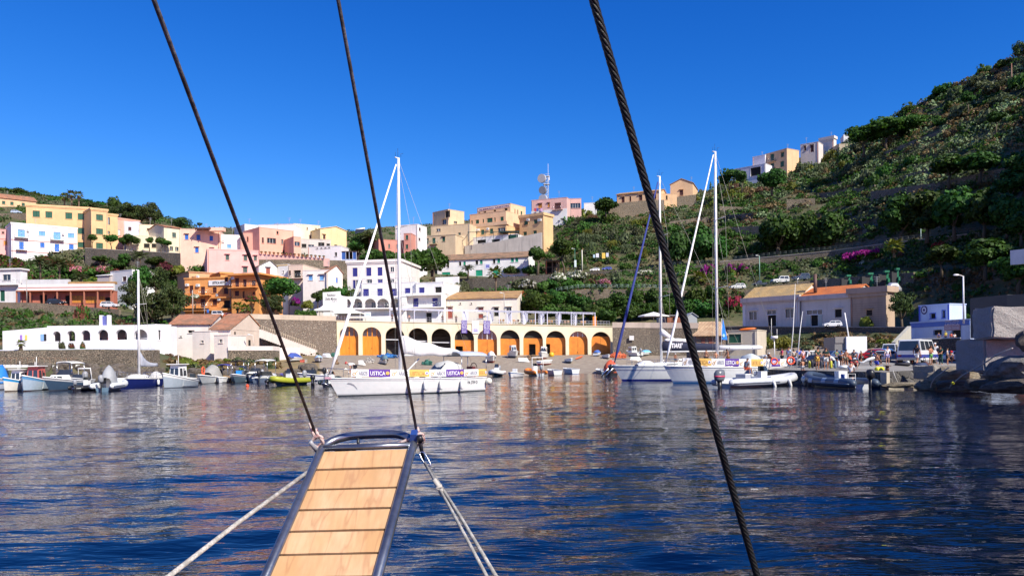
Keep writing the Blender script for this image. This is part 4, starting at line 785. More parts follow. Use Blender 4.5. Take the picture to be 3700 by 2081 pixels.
g=Fac(f.P(f.L,0),f.P(f.L,0,-t_));ap,zr=g.hit(898,1137);mb=MB();mb.poly([g.P(0,z,.01),g.P(g.L,z,.01),g.P(g.L,z,.01)+Vector((0,0,.8)),g.P(ap,zr,.01),g.P(0,z,.01)+Vector((0,0,.05))]);mb.poly([f.P(0,z,0),f.P(0,zr,-ap),f.P(0,z,-t_)]);g.bx(mb,.003,g.L,z-7,z,.003,.012);mb.build('gable',GS,r_,og)
mb=MB();mb.prism([f.P(-.2,z-.05,.35),f.P(f.L+.15,z-.05,.35),f.P(f.L+.15,zr+.08,-ap),f.P(-.2,zr+.08,-ap)],Vector((0,0,.15)));mb.prism([f.P(-.2,z+.8,-t_-.2),f.P(f.L+.15,z+.8,-t_-.2),f.P(f.L+.15,zr+.08,-ap),f.P(-.2,zr+.08,-ap)],Vector((0,0,.15)));mb.build('tiled_roof',T_red,r_,og)
for x0,y0,x1,y1 in((846,1198,851,1209),(845,1225,851,1249),(897,1228,905,1249)):
 a0,z1=g.hit(x0,y0);a1,z0=g.hit(x1,y1);mb=MB();g.bx(mb,a0,a1,z0,z1,.012,.03);mb.build('window',M_dark,r_,og)
bld('cream lean-to block with one small window in front of the red roofed building',(695,1199,122),(759,1199,121.5),1285,4,GB,[(727,1230,736,1239,'W')],foot=1,par=.08)
bld('small square cream block with a grey window at the corner of the stone wall',(773,1212,118),(823,1211,117.5),1300,5,GB,[(793,1226,804,1238,'W')],foot=1,par=.08)
wall('retaining_wall','rubble wall with cream band in front of the blank gable',[(824,1266,1312,117.3),(985,1266,1302,118),(1010,1268,1300,122)],S_rub,cope=1,ch=.65,cmat=GB)
wall('retaining_wall','low cream wall by the small steps near the beached blue boat',[(1010,1256,1290,124),(1085,1256,1285,126)],GB,.4)
A=W(936,1190,149.5);B=W(1140,1266,152);st=MB();N=26;dirv=(B-A)/N;ST=thing('stone_steps','outside stone staircase with a post railing against the left harbour wall','stairs',tuple((A+B)/2-Vector((0,0,3))))
og=tuple((A+B)/2-Vector((0,0,3)))
for k in range(N):
 p=A+dirv*k;q=p+Vector((dirv.x,dirv.y,0));dn=Vector((0,0,-1.6));bk=Vector((-.02,1.5,0));p1=p+Vector((0,0,0));st.hexa([p1+dn,q+dn,q+dn+bk,p1+dn+bk,p1,q,q+bk,p1+bk])
st.build('steps',plaster((.66,.58,.52)),ST,og);rl=MB()
for k in range(0,N+1,1):
 p=A+dirv*k+Vector((0,.1,0));rl.tube([p,p+Vector((0,0,.95))],.045,0,4)
rl.tube([A+Vector((0,.1,.9)),B+Vector((0,.1,.9))],.035,0,4);rl.build('railing',paint((.55,.45,.33)),ST,og)
GR=plaster((.60,.55,.50),.5);GT=plaster((.74,.71,.68),.2)
r_,f,og,z=bld('pale grey harbour house with lichened yellow tiles and white window frames',(2684,1086,139),(2888,1066,131.5),1182,9,GR,[(2707,1127,2735,1155,'W','h'),(2772,1123,2804,1136,'W','h'),(2774,1138,2805,1178,'K'),(2838,1117,2870,1147,'W','h')],trim=GT,roof='gx',rh=2.3,rmat=tiles((.50,.30,.10),(.66,.47,.22),(.42,.30,.15)),foot=1)
mb=MB();f.bx(mb,-.25,f.L+.25,z-.45,z+.35,.003,.45);f.bx(mb,-.1,f.L+.1,z-.75,z-.46,.003,.2);mb.build('cornice',plaster((.55,.48,.44),.8),r_,og);mb=MB()
f.bx(mb,0,.5,z-7,z-.8,.003,.1);mb.build('pilaster',GT,r_,og);mb=MB();f.bx(mb,f.L-.5,f.L,z-7,z-.8,.003,.1);mb.build('pilaster',GT,r_,og)
r_,f,og,z=bld('pale grey harbour house with a bright orange roof and an open double door',(2888,1078,131.3),(3072,1064,124.5),1182,9,GR,[(2915,1122,2971,1135,'W'),(2930,1137,2956,1177,'K'),(3016,1118,3042,1146,'K','h')],trim=GT,roof='gx',rh=1.7,rmat=tiles((.66,.17,.04),(.72,.24,.07),(.55,.16,.05)),foot=1)
mb=MB();f.bx(mb,.0,f.L+.2,z-.45,z+.3,.003,.4);mb.build('cornice',plaster((.55,.48,.44),.8),r_,og);mb=MB()
for x0,x1 in((2914,2930),(2957,2971)):mb=MB();a0,z1=f.hit(x0,1137);a1,z0=f.hit(x1,1177);f.bx(mb,a0,a1,z0,z1,.01,.09);mb.build('shutter',louver((.5,.55,.5)),r_,og)
mb=MB();mb.tube([f.P(.3,z-.5,.12),f.P(.3,z-5.5,.12)],.06,0,6);mb.build('drainpipe',M_black,r_,og)
r_,f,og,z=bld('beige banded stone house with a heavy cornice right of the orange roof',(3072,1064,124.3),(3201,1054,119.8),1185,8,plaster((.42,.31,.23),.5),[(3130,1121,3152,1140,'K','h')],side=3232,roof='flat',corn=(.9,.45),foot=1)
mb=MB()
for k in range(12):zz=z-1.6-k*.34;f.bx(mb,.02,f.L-.4,zz,zz+.035,.002,.02)
mb.build('rustication',plain('joint_line',(.2,.14,.1)),r_,og)  # thin brown strips mark the joints between the stone bands
mb=MB();c=W(3224,1046,123);mb.tube([c+Vector((-.6,0,-2)),c+Vector((-.6,0,0)),c+Vector((-.2,0,.6)),c+Vector((.5,0,.55)),c+Vector((.9,0,0)),c+Vector((.9,0,-.5))],.55,0,12);mb.top('ventilation_duct',paint((.55,.56,.57),.35,.7),'curved grey ventilation duct on the roof of the beige banded house','duct')
mb=MB();c=W(2946,1048,131);mb.tube([c+Vector((0,0,-1)),c+Vector((0,0,2.6))],.3,0,8);mb.top('chimney_pipe',plain('rusty_pipe',(.10,.05,.04)),'rusty chimney pipe between the two grey harbour houses','chimney')
for k,(x0,y0,x1,y1)in enumerate(((3042,1000,3075,1045),(3116,993,3156,1045),(3176,985,3214,1040),(3224,976,3250,1035))):
 D=148-k*2;A,B=W(x0,y1,D),W(x1,y1,D);z1=W(x0,y0,D).z;mb=MB();og=tuple((A+B)/2);t_=thing('green_metal_frame','green metal frame over a dark cage by the road wall, %s'%['leftmost','second from left','third from left','rightmost'][k],'frame',og,group='green frames by the road wall')
 f_=Fac(A,B);f_.bx(mb,0,f_.L*.72,A.z,z1-.3,-.8,-.1);mb.build('cage',plain('dark_mesh',(.02,.02,.022)),t_,og);mb=MB();f_.bx(mb,f_.L*.74,f_.L*.95,A.z,z1,-.5,-.1);f_.bx(mb,f_.L*.5,f_.L*.96,z1+.002,z1+.35,-.5,.3);f_.bx(mb,f_.L*.8,f_.L*1.02,A.z+1,A.z+1.7,-.09,.25);mb.build('frame',paint((.01,.16,.08)),t_,og)
A=W(2535,1212,110);B=W(2650,1212,110);f=Fac(A,B);og=tuple(f.P(f.L/2,3));r_=thing('boat_house','stone boat house with a flared yellow tile roof behind the big yachts','boat house',og)
zt_=A.z;mb=MB();f.bx(mb,-.8,f.L*.75,2.0,zt_,-6,0);mb.build('wall',stone((.30,.2,.15),(.2,.14,.1),(.4,.34,.28),3.2),r_,og);mb=MB();zr=f.hit(2550,1172)[1]
q=[f.P(-1.6,zt_-.1,.7),f.P(f.L*.8,zt_-.1,.7),f.P(f.L*.8,zt_+.6,-1),f.P(-.3,zt_+.6,-1)];mb.prism(q,Vector((0,0,.12)));mb.prism([f.P(-.3,zt_+.6,-1),f.P(f.L*.8,zt_+.6,-1),f.P(f.L*.78,zr+.4,-3),f.P(.35,zr+.4,-3)],Vector((0,0,.12)));mb.build('roof',tiles((.50,.32,.18),(.62,.45,.28),(.4,.25,.15)),r_,og)
mb=MB();a0,z1=f.hit(2534,1223);a1,z0=f.hit(2548,1262);f.bx(mb,a0,a1,z0,z1,.004,.06);a0,z1=f.hit(2560,1223);a1,z0=f.hit(2578,1262);f.bx(mb,a0,a1,z0,z1,.004,.06);mb.build('door',plain('red_brown_door',(.16,.05,.03)),r_,og)
bld('low flat concrete shelter with a dark green shutter right of the boat house',(2630,1196,113),(2735,1190,111),1275,6,plaster((.5,.44,.36)),[(2632,1208,2678,1238,'G')],foot=2,cat='shelter',name='shelter',bmat=None)
mb=MB();c0,c1=W(2668,1192,110.5),W(2734,1186,110);mb.loft([[c0+(c1-c0)*t+Vector((0,.3*math.cos(a)*s_,.22*math.sin(a)*s_))for a in(0,1.05,2.1,3.14,4.2,5.2)]for t,s_ in((0,.05),(.15,.7),(.5,1),(.85,.7),(1,.05))]);mb.top('kayak',paint((.70,.16,.02),.4),'orange kayak lying on the flat shelter roof','kayak')
D=158;c=W(2362,1165,D);t_=thing('parasol','large white parasol open on the right harbour wall beside the wooden hut','parasol',tuple(c));h=W(2362,1127,D).z-c.z;wd=6.2/2
mb=MB();ze=W(2362,1141,D).z-c.z
for k in range(8):a,b=k*math.pi/4,(k+1)*math.pi/4;mb.add([(wd*math.cos(a),wd*math.sin(a),ze),(wd*math.cos(b),wd*math.sin(b),ze),(0,0,h)],[(0,1,2)]);mb.quad((wd*math.cos(a),wd*math.sin(a),ze-.22),(wd*math.cos(b),wd*math.sin(b),ze-.22),(wd*math.cos(b),wd*math.sin(b),ze),(wd*math.cos(a),wd*math.sin(a),ze))
mb.build('canopy',paint((.8,.79,.77),.8),t_);mb=MB();mb.tube([(0,0,0),(0,0,h)],.05,0,6);mb.build('pole',M_white,t_)
bld('small brown wooden hut with a flat roof on the right harbour wall',(2411,1141,160),(2461,1140,160),1166,4,plain('brown_boards',(.28,.09,.04)),[(2430,1147,2440,1160,'K')],foot=.5,rmat=plain('grey_felt',(.3,.3,.3)),corn=(.15,.3),cat='hut',name='hut')
bld('grey corrugated metal hut with a gable right of the wooden hut',(2483,1144,159),(2519,1144,159),1175,4,plain('grey_metal',(.36,.38,.40)),[],foot=.5,roof='gf',rh=.7,cat='hut',name='hut')
bld('grey corrugated hut left of the brown wooden hut',(2382,1146,161),(2411,1145,161),1166,3,plain('grey_metal',(.36,.38,.40)),[],foot=.5,cat='hut',name='hut')
mb=MB();f_=Fac(W(2272,1225,154.4),W(2293,1225,154.4));a,z1=f_.hit(2273,1213);b,z0=f_.hit(2290,1229);f_.bx(mb,a,b,z0,z1,.2,.3);mb.top('wall_window',paint((.7,.68,.65)),'small white framed window in the right harbour wall','window')
mb=MB();f_.bx(mb,a+.15,b-.05,z0+.1,z1-.05,.3,.32);
BW=plaster((.46,.54,.72),.4)
r_,f,og,z=bld('white and blue painted upper room of the diving centre',(3320,1107,96),(3430,1097,92.5),1170,6,BW,[(3362,1133,3380,1150,'K'),(3405,1122,3415,1149,'K')],side=3490,foot=0,rmat=paint((.45,.55,.8)),trim=paint((.06,.12,.5)),cat='diving centre',name='diving_centre')
q=f.P(f.hit(3340,1120)[0],f.hit(3340,1120)[1],.03);mb=MB()
for r0,m in((.42,0),(.28,1),(.14,0)):mb.prism([q+f.e*math.cos(k*.52)*r0+Vector((0,0,math.sin(k*.52)*r0*1.3))for k in range(12)],f.n*(.02+.02*m+.03*(r0<.2)),m)
mb.build('emblem',[plain('dark_ring',(.05,.03,.12)),paint((.6,.6,.65))],r_,og)
for q in(0,f.L-.2):mb=MB();f.bx(mb,q,q+.2,z-2.6,z-.02,.003,.04);mb.build('blue_band',paint((.05,.1,.5)),r_,og)
r_,f,og,z=bld('ground floor of the diving centre with a blue fascia and a lettered panel',(3290,1168,93),(3505,1153,84.5),1225,6,BW,[(3373,1192,3404,1210,'K'),(3439,1193,3473,1222,'K')],foot=1,cat='diving centre',name='diving_centre')
mb=MB();f.bx(mb,.1,f.L,z-.55,z-.03,.003,.06);mb.build('blue_band',paint((.03,.12,.45)),r_,og)
a0,z1=f.hit(3414,1167);a1,z0=f.hit(3472,1189);mb=MB();f.bx(mb,a0,a1,z0-.1,z1-.2,.061,.09);sg=mb.build('sign',plain('faded_pink',(.32,.2,.25)),r_,og)
for k in range(3):text_on(f,['DIVING CENTER','USTICA','SCUBA DIVING'][k],a0+.15,a1-.15,z0+.02+.38*(2-k),z0+.3+.38*(2-k),.092,plain('pale_ink',(.5,.45,.55)),sg,og,.01)
wall('concrete_wall','grey concrete building wall darkened by painted shade behind the big blocks',[(3505,1078,1200,78),(3640,1064,1200,74)],plaster((.08,.078,.075)),3)  # near-black plaster: the shade on this wall is put into its colour
wall('concrete_wall','pale concrete wall darkened by painted shade at the right edge behind the big blocks',[(3638,1066,1200,73),(3900,1050,1200,66)],plaster((.09,.09,.08)),3)  # dark plaster again carries the shade of the wall
wall('white_parapet','white parapet with a lamp at the right edge above the concrete walls',[(3650,905,940,100),(3900,880,920,92)],plaster((.6,.6,.62)),.5)
#  PLANTS
def quads_mesh(name,c,u,v,mats,mi=None):
 """one mesh of many leaf quads: centres c, half edges u and v"""
 n=len(c);co=np.empty((n,4,3),np.float32);co[:,0]=c-u*.5-v;co[:,1]=c+u-v*.2;co[:,2]=c+u*.4+v;co[:,3]=c-u+v*.3
 me=bpy.data.meshes.new(name);me.vertices.add(n*4);me.vertices.foreach_set('co',co.ravel());me.loops.add(n*4);me.loops.foreach_set('vertex_index',np.arange(n*4,dtype=np.int32))
 me.polygons.add(n);me.polygons.foreach_set('loop_start',np.arange(0,n*4,4,dtype=np.int32))
 for m in mats:me.materials.append(m)
 if mi is not None:me.polygons.foreach_set('material_index',mi.astype(np.int32))
 me.update(calc_edges=True);return me
def frames(rg,n,nrm,tilt=.8):
 d=nrm+rg.normal(0,tilt,(n,3));d/=np.linalg.norm(d,axis=1,keepdims=True);a=np.cross(d,rg.normal(0,1,(n,3)));a/=np.linalg.norm(a,axis=1,keepdims=True);return a,np.cross(d,a)
def crown(seed,n,K,cr_,ls,mats,flat=.75,hemi=False,fl=0.0,spread=.72,asp=1.0,upw=0.0):
 rg=np.random.default_rng(seed);cc=rg.normal(0,1,(K,3));cc/=np.linalg.norm(cc,axis=1,keepdims=True);cc*=(rg.uniform(.25,1,(K,1))**.5)*spread
 if hemi:cc[:,2]=np.abs(cc[:,2])
 rad=cr_*rg.uniform(.65,1.35,K);k=rg.integers(0,K,n);d=rg.normal(0,1,(n,3));d/=np.linalg.norm(d,axis=1,keepdims=True)
 c=cc[k]+d*(rad[k]*rg.uniform(.55,1.05,n)**.6)[:,None];c[:,2]*=flat
 if hemi:c[:,2]=np.abs(c[:,2])+.02
 nr=d+c*.7;nr[:,2]+=upw;a,b=frames(rg,n,nr);s=ls*rg.uniform(.6,1.4,(n,1))
 top=c[:,2]>np.quantile(c[:,2],.25);mi=((rg.uniform(0,1,n)<fl*np.where(np.sin(k*2.4)>-.3,1.5,.3))&top).astype(int)if fl else None
 return quads_mesh('leaves',c,a*s,b*s*asp,mats,mi)
L_carob=leafm('carob_leaves',(.010,.034,.006),(.05,.115,.014),.2);L_green=leafm('green_leaves',(.018,.05,.008),(.075,.15,.022),.3)
L_olive=leafm('olive_leaves',(.04,.055,.025),(.13,.15,.07));L_pine=leafm('pine_needles',(.012,.03,.008),(.06,.09,.02),.12);L_dry=leafm('dry_leaves',(.10,.06,.03),(.24,.16,.08))
L_yg=leafm('yellow_green_leaves',(.06,.09,.012),(.20,.22,.03));L_red=leafm('russet_leaves',(.07,.02,.015),(.20,.055,.04));L_cact=leafm('cactus_pads',(.05,.09,.035),(.20,.26,.12),.05)
F_white=leafm('white_blossom',(.55,.54,.48),(.75,.74,.68),.3);F_pink=leafm('pink_blossom',(.50,.12,.16),(.75,.32,.38),.3);F_mag=leafm('magenta_blossom',(.16,.008,.11),(.36,.02,.26),.3);F_redf=leafm('red_blossom',(.30,.03,.02),(.5,.08,.05),.3)
CR=dict(tree=[crown(i,2600,26,.34,.075,[L_green])for i in(1,2,3)],carob=[crown(i,3000,30,.30,.07,[L_carob],.7,upw=.4)for i in(4,5,6)],dark=[crown(i,2400,24,.33,.075,[L_carob])for i in(7,8)],pine=[crown(i,3000,34,.24,.05,[L_pine],.6,upw=.5,asp=.5)for i in(9,10,11)],shrub=[crown(i,900,12,.40,.11,[L_green],.8,True)for i in(12,13)],olive=[crown(i,900,14,.36,.10,[L_olive],.75,True)for i in(14,15)],dry=[crown(i,900,14,.34,.10,[L_dry],.7,True,asp=.4)for i in(16,17)],red=[crown(i,1000,14,.36,.10,[L_green,L_red],.8,True,.62)for i in(18,19)],white=[crown(i,1300,16,.34,.08,[L_olive,F_white],.8,True,.42)for i in(20,21)],pink=[crown(22,1300,14,.36,.08,[L_green,F_pink],.8,True,.5)],mag=[crown(i,1100,12,.38,.09,[L_green,F_mag],.75,True,.78)for i in(23,24)],yg=[crown(i,1000,13,.36,.10,[L_yg],.8,True)for i in(25,26)],redf=[crown(27,1100,14,.36,.09,[L_green,F_redf],.8,True,.45)])
def cactus(seed):
 rg=np.random.default_rng(seed);mb=MB()
 for _ in range(26):
  p=Vector((rg.normal(0,.45),rg.normal(0,.4),0));d=Vector((rg.normal(0,.3),rg.normal(0,.3),1)).normalized()
  for k in range(rg.integers(2,5)):
   L=rg.uniform(.16,.26);a=rg.uniform(0,6.3);n1=Vector((math.cos(a),math.sin(a),0));q=d.cross(n1).normalized();n1=q.cross(d);c=p+d*L*.5
   mb.add([c+d*L*.55*math.sin(t)+q*L*.38*math.cos(t)for t in[i*math.pi/4 for i in range(8)]]+[c+n1*.03,c-n1*.03],[(i,(i+1)%8,8)for i in range(8)]+[((i+1)%8,i,9)for i in range(8)])
   p=p+d*L;d=(d+Vector((rg.normal(0,.5),rg.normal(0,.5),.1))).normalized()
 return mb.mesh('pads',[L_cact])
def reed(seed,m=None):
 rg=np.random.default_rng(seed);n=420;x,y=rg.normal(0,.42,n),rg.normal(0,.35,n);h=rg.uniform(.15,1.0,n);c=np.stack([x,y,h],-1);d=np.stack([rg.normal(0,.35,n),rg.normal(0,.35,n),np.ones(n)],-1);d/=np.linalg.norm(d,axis=1,keepdims=True)
 a=np.cross(d,rg.normal(0,1,(n,3)));a/=np.linalg.norm(a,axis=1,keepdims=True);return quads_mesh('blades',c,a*.035,d*rg.uniform(.1,.26,(n,1)),[m or L_yg])
CR['cactus']=[cactus(30),cactus(31),cactus(32)];CR['reed']=[reed(33),reed(34,L_olive)];CR['grass']=[reed(35,L_dry),reed(36)]
def palm_crown(seed,nf=26,L=1.0,fan=False,droop=1.0,skirt=0):
 rg=np.random.default_rng(seed);C,U,V,MI=[],[],[],[]
 for k in range(nf+skirt):
  a=k*2.4+rg.uniform(-.2,.2);sk=k>=nf;el=rg.uniform(-1.3,-.9)if sk else 1.35-1.7*((k+.5)/nf);Lf=L*rg.uniform(.85,1.1)*(.6 if sk else 1);p=Vector((0,0,0));hz=Vector((math.cos(a),math.sin(a),0))
  for j in range(9):
   e=el-(j/8)**1.5*droop*(.9 if not sk else.2);d=hz*math.cos(e)+Vector((0,0,math.sin(e)));q=p+d*Lf/9;s=hz.cross(Vector((0,0,1)))
   if fan and j<4:p=q;continue
   w_=Lf*(.17 if not fan else.26)*math.sin(math.pi*min(1,(j+1.3)/10))
   for sg in(-1,1):
    for r_ in range(3):
     o=p.lerp(q,r_*.33+.15);t=(s*sg*w_+d*w_*.5+Vector((0,0,-w_*.35)))*.5;C.append(o+t);U.append(t);V.append(d*Lf*(.026 if not fan else.05));MI.append(1 if sk else 0)
   C.append((p+q)/2);U.append(d*Lf/16);V.append(s*Lf*.008);MI.append(0);p=q
 return quads_mesh('fronds',np.array(C),np.array(U),np.array(V),[L_olive if not fan else L_yg,L_dry],np.array(MI))
PALM=dict(date=[palm_crown(40,34,1,droop=1.3),palm_crown(41,34,1,droop=1.1)],fan=[palm_crown(42,30,1,True,.8,16),palm_crown(43,30,1,True,.7,22)])
def trunk_mesh(h,r,seed,bend=.12,limbs=3,spread=.5,lh=.55):
 rg=random.Random(seed);mb=MB();b=[Vector((0,0,-.4)),Vector((rg.uniform(-bend,bend)*h*.4,0,h*.35)),Vector((rg.uniform(-bend,bend)*h,rg.uniform(-bend,bend)*h,h*.75))]
 mb.tube(b,[r*1.3,r,r*.75],0,8)
 for k in range(limbs):a=k*6.28/max(limbs,1)+rg.random();e=b[2]+Vector((math.cos(a)*spread*h,math.sin(a)*spread*h,h*lh));mb.tube([b[2]-Vector((0,0,.1)),b[2].lerp(e,.5)+Vector((0,0,-.05*h)),e],[r*.6,r*.42,r*.18],0,6)
 return mb.mesh('trunk',[M_trunk])
def tree(kind,px,yt,yb,wd,D,label,group=None,ybase=None,name=None,cat='tree',limbs=4,tr=None):
 """crown filling px-wd/2..px+wd/2, yt..yb; trunk down to ybase"""
 top,bot=W(px,yt,D),W(px,yb,D);base=W(px,ybase or yb+(yb-yt)*.25,D);rw_=wd/F*D/2;ch=(top.z-bot.z)/2
 base.z-=.3;t_=thing(name or{'pine':'pine_tree','carob':'carob_tree'}.get(kind,'tree'),label,cat,base,group=group);me=CR[kind][random.randrange(len(CR[kind]))];fl={'pine':.6,'carob':.7}.get(kind,.75)
 h=bot.z-base.z+ch*.3;link('trunk',trunk_mesh(max(h,.5),tr or max(.12,rw_*.07),int(px),.12,limbs,min(.5,rw_*.35/max(h,.5)),ch*.6/max(h,.5)),t_)
 link('crown',me,t_,loc=(0,0,(top.z+bot.z)/2-base.z),rz=random.uniform(0,6.28),sc=(rw_/.98,rw_/.98,ch/(.98*fl)));return t_
def bush(kind,px,yt,yb,wd,D=None,label=None,group=None,name='shrub',cat='shrub',r=None):
 if D is None:
  p=G(px,yb)if r is None else T(px,r);D=p.y
 b=W(px,yb,D);h=W(px,yt,D).z-b.z;rw_=wd/F*D/2;me=CR[kind][random.randrange(len(CR[kind]))];b.z-=h*.08
 hs={'cactus':1.3,'reed':1.15,'grass':1.15}.get(kind,.85);ws={'cactus':.85,'reed':.85,'grass':.85}.get(kind,.98)
 return tag(link(name,me,loc=b,rz=random.uniform(0,6.28),sc=(rw_/ws,rw_/ws,max(h,.3)/hs)),label,cat,group)
def palm(kind,px,yt,yc,yb,wd,D,label,group=None):
 base,c=W(px,yb,D),W(px,yc,D);rw_=wd/F*D/2;t_=thing('palm_tree',label,'palm',base,group=group);mb=MB();h=c.z-base.z
 mb.tube([(0,0,-.3),(.03*h,0,h*.5),(0,0,h)],[.28,.2,.24],0,8);mb.build('trunk',M_palmtrunk,t_);up=(W(px,yt,D).z-c.z)
 link('crown',PALM[kind][random.randrange(2)],t_,loc=(0,0,h),rz=random.random()*6,sc=(rw_*1.15,rw_*1.15,max(up,rw_*.5)*1.05 if kind=='date' else rw_*1.05))
palm('fan',232,698,712,752,38,240,'leftmost of the three tall fan palms behind the large yellow building');palm('fan',258,690,704,755,38,238,'middle of the three tall fan palms behind the large yellow building');palm('fan',284,692,706,756,36,236,'rightmost of the three tall fan palms behind the large yellow building')
tree('dark',411,708,775,46,262,'dark narrow cypress like tree on the left skyline',limbs=2);tree('pine',468,728,795,116,250,'wide umbrella pine on the left skyline beside the dark cypress');tree('pine',542,726,800,92,248,'umbrella pine at the right end of the left skyline group')
tree('pine',652,780,824,98,236,'spreading pine above the pale pink cube house');tree('pine',722,801,818,26,236,'small windswept pine above the roof of the pale pink house')
SK='skyline bushes of the left hill'
for i,(px,yt,wd,k)in enumerate(((10,675,90,'dark'),(70,678,60,'dark'),(20,690,90,'olive'),(130,692,60,'tree'),(170,698,70,'shrub'),(200,708,60,'tree'),(310,718,60,'dark'),(350,722,60,'dark'),(140,718,100,'shrub'),(60,700,90,'yg'))):
 D_=TDY(px,16.6)[0];(bush if k in('olive','shrub','yg')else tree)(k,px,yt,yt+34,wd,D_,'bush or low tree on the left skyline hill above the houses',group=SK)
for i,(px,yt,yb,wd,ybs)in enumerate(((333,845,872,36,897),(402,847,876,58,902),(447,852,884,40,905),(468,846,874,48,907),(492,856,884,36,908),(541,857,880,30,910),(582,857,884,40,912),(603,868,888,36,914))):
 tree('tree',px,yt,yb,wd,217,'small pollarded street tree on the dark stone wall, %s'%['first from left','second from left','third from left','fourth from left','fifth from left','sixth from left','seventh from left','last on the right'][i],'pollarded trees along the dark stone wall',ybase=ybs,tr=.14)
tree('shrub',362,925,955,60,207,'round grey green bush at the foot of the dark stone wall',cat='shrub',name='shrub')
for px,yt,yb,wd in((430,738,800,100),(510,735,802,120),(350,728,778,100),(300,716,760,90),(385,745,800,80),(560,748,800,70)):tree('pine',px,yt,yb,wd,254,'pine or evergreen in the dense grove on the left skyline','grove on the left skyline')
tree('tree',1322,838,905,100,224,'wide leafy tree behind the big central palm',ybase=915);tree('tree',1290,862,912,70,221,'low leafy tree under the solar water heater',ybase=920)
palm('date',145,922,945,1010,85,190,'feathery date palm under the white and blue house, left of the pair');palm('date',214,925,952,1020,100,188,'feathery date palm under the white and blue house, right of the pair');palm('date',505,902,925,985,92,196,'large date palm above the blue yacht mast')
palm('fan',42,940,958,985,60,188,'low fan palm above the flat roofed house at the left edge');palm('date',292,985,1000,1018,70,184,'low feathery palm left of the small white house')
RB='russet oleanders of the left garden'
for px,yt,yb,wd,k in((0,915,965,90,'red'),(60,920,970,90,'red'),(100,955,1015,80,'red'),(170,915,960,90,'red'),(110,980,1020,90,'red'),(190,985,1025,90,'red'),(245,930,980,60,'red'),(270,955,985,60,'pink'),(330,955,988,60,'red'),(370,955,985,50,'pink'),(405,960,990,60,'red'),(150,1000,1030,70,'red'),(240,1000,1030,80,'shrub'),(330,995,1020,80,'yg'),(430,935,975,70,'dark'),(450,915,955,50,'dark'),(560,925,960,80,'dark'),(600,935,985,90,'red'),(560,975,1010,90,'olive'),(640,950,985,60,'yg'),(600,1000,1040,90,'shrub')):
 (tree if k=='dark' else bush)(k,px,yt,yb,wd,TDY(px,10.5 if yb>975 else 11.6)[0],'garden bush on the terraces of the left hillside',group='garden bushes on the left hillside')
tree('pine',485,1008,1112,130,158,'left of the three dark pines behind the waterside restaurant',ybase=1175,limbs=5,tr=.25);tree('pine',550,1050,1160,180,152,'broad low pine between the other two behind the restaurant',ybase=1180,limbs=5,tr=.3);tree('pine',625,1015,1145,140,154,'right hand dark pine beside the orange hotel',ybase=1172,limbs=5,tr=.3)
tree('dark',500,950,1060,90,172,'tall dark evergreen behind the blue yacht mast',ybase=1090);tree('pine',570,958,1050,120,176,'dark conifer above the left pines',ybase=1080);tree('white',705,1062,1095,40,158,'white flowering oleander at the corner of the orange hotel',name='oleander',cat='shrub')
bush('red',295,1080,1165,62,160,'tall russet bush standing in front of the road wall at left');bush('shrub',104,1112,1145,30,165,'round green bush on the road wall at far left');bush('shrub',170,1125,1175,46,160,'green bush below the road wall near the parked black car');bush('shrub',30,1145,1172,60,158,'low green bush at the left edge above the restaurant roof')
bush('yg',285,1270,1308,64,101,'leafy green bush growing on the rubble wall above the path');palm('fan',75,1228,1242,1262,36,106,'small fan palm on the restaurant terrace');bush('olive',224,1230,1258,26,106.6,'oleander in front of the first restaurant arch');bush('red',258,1232,1258,26,106.6,'russet potted bush in front of the second restaurant arch');bush('red',299,1232,1257,22,106.6,'dark red potted bush in front of the third restaurant arch')
for i in range(26):
 px=random.uniform(-20,600);r=random.uniform(4.3,5.0);p=T(px,r);k=random.choice(['dry','grass','olive','shrub','grass']);x,y=PX(p);bush(k,x,y-random.uniform(12,26),y+2,random.uniform(30,60),p.y,'low scrub clump on the bank between road wall and restaurant','scrub on the left bank')
for i in range(34):
 px=random.uniform(590,860);r=random.uniform(1.1,3.2);p=T(px,r);x,y=PX(p);bush(random.choice(['grass','grass','dry','yg']),x,y-random.uniform(8,17),y+2,random.uniform(20,44),p.y,'dry grass tuft in front of the cream harbour building','dry grass in front of the harbour building',name='grass_tuft',cat='grass')
tree('tree',1015,1000,1075,138,160,'big round broadleaf tree between the orange hotel and the blue shuttered house',ybase=1120,limbs=5);tree('pine',990,1060,1130,118,156,'layered yellow green conifer in front of the round tree',ybase=1145);tree('pine',975,1070,1110,60,155.5,'yellow tipped cedar beside the left grey rope',ybase=1145)
bush('mag',1070,1064,1100,46,158,'bright magenta bougainvillea left of the hotel sign wall',name='bougainvillea');palm('fan',858,1096,1108,1138,44,155,'low fan palm in front of the orange hotel, left of two');palm('fan',886,1104,1116,1138,44,154,'low fan palm in front of the orange hotel, right of two')
tree('red',908,1066,1112,58,158,'bronze leaved tree in front of the right hotel wing',ybase=1140);bush('yg',1115,1078,1110,50,158,'yellow green shrub below the blue shuttered house');bush('shrub',1090,1115,1142,60,156,'green shrub on the harbour wall left of the canopy');bush('shrub',1125,1112,1142,40,155.5,'small green shrub beside the canopy pole');tree('dark',1148,1046,1090,46,170,'dark bushy tree left of the hotel sign wall',ybase=1110)
for px,yt,yb,wd in((1200,1028,1062,60),(1235,1028,1070,70),(1270,1038,1072,50),(1175,1040,1066,50)):bush('shrub',px,yt,yb,wd,176,'leafy green shrub spilling over behind the curved hotel sign wall','shrubs behind the hotel sign wall')
tree('tree',1300,850,895,70,222,'leafy tree left of the big palm on the central skyline',ybase=915);palm('date',1335,830,858,915,95,220,'big dark palm on the central skyline left of the coral house')
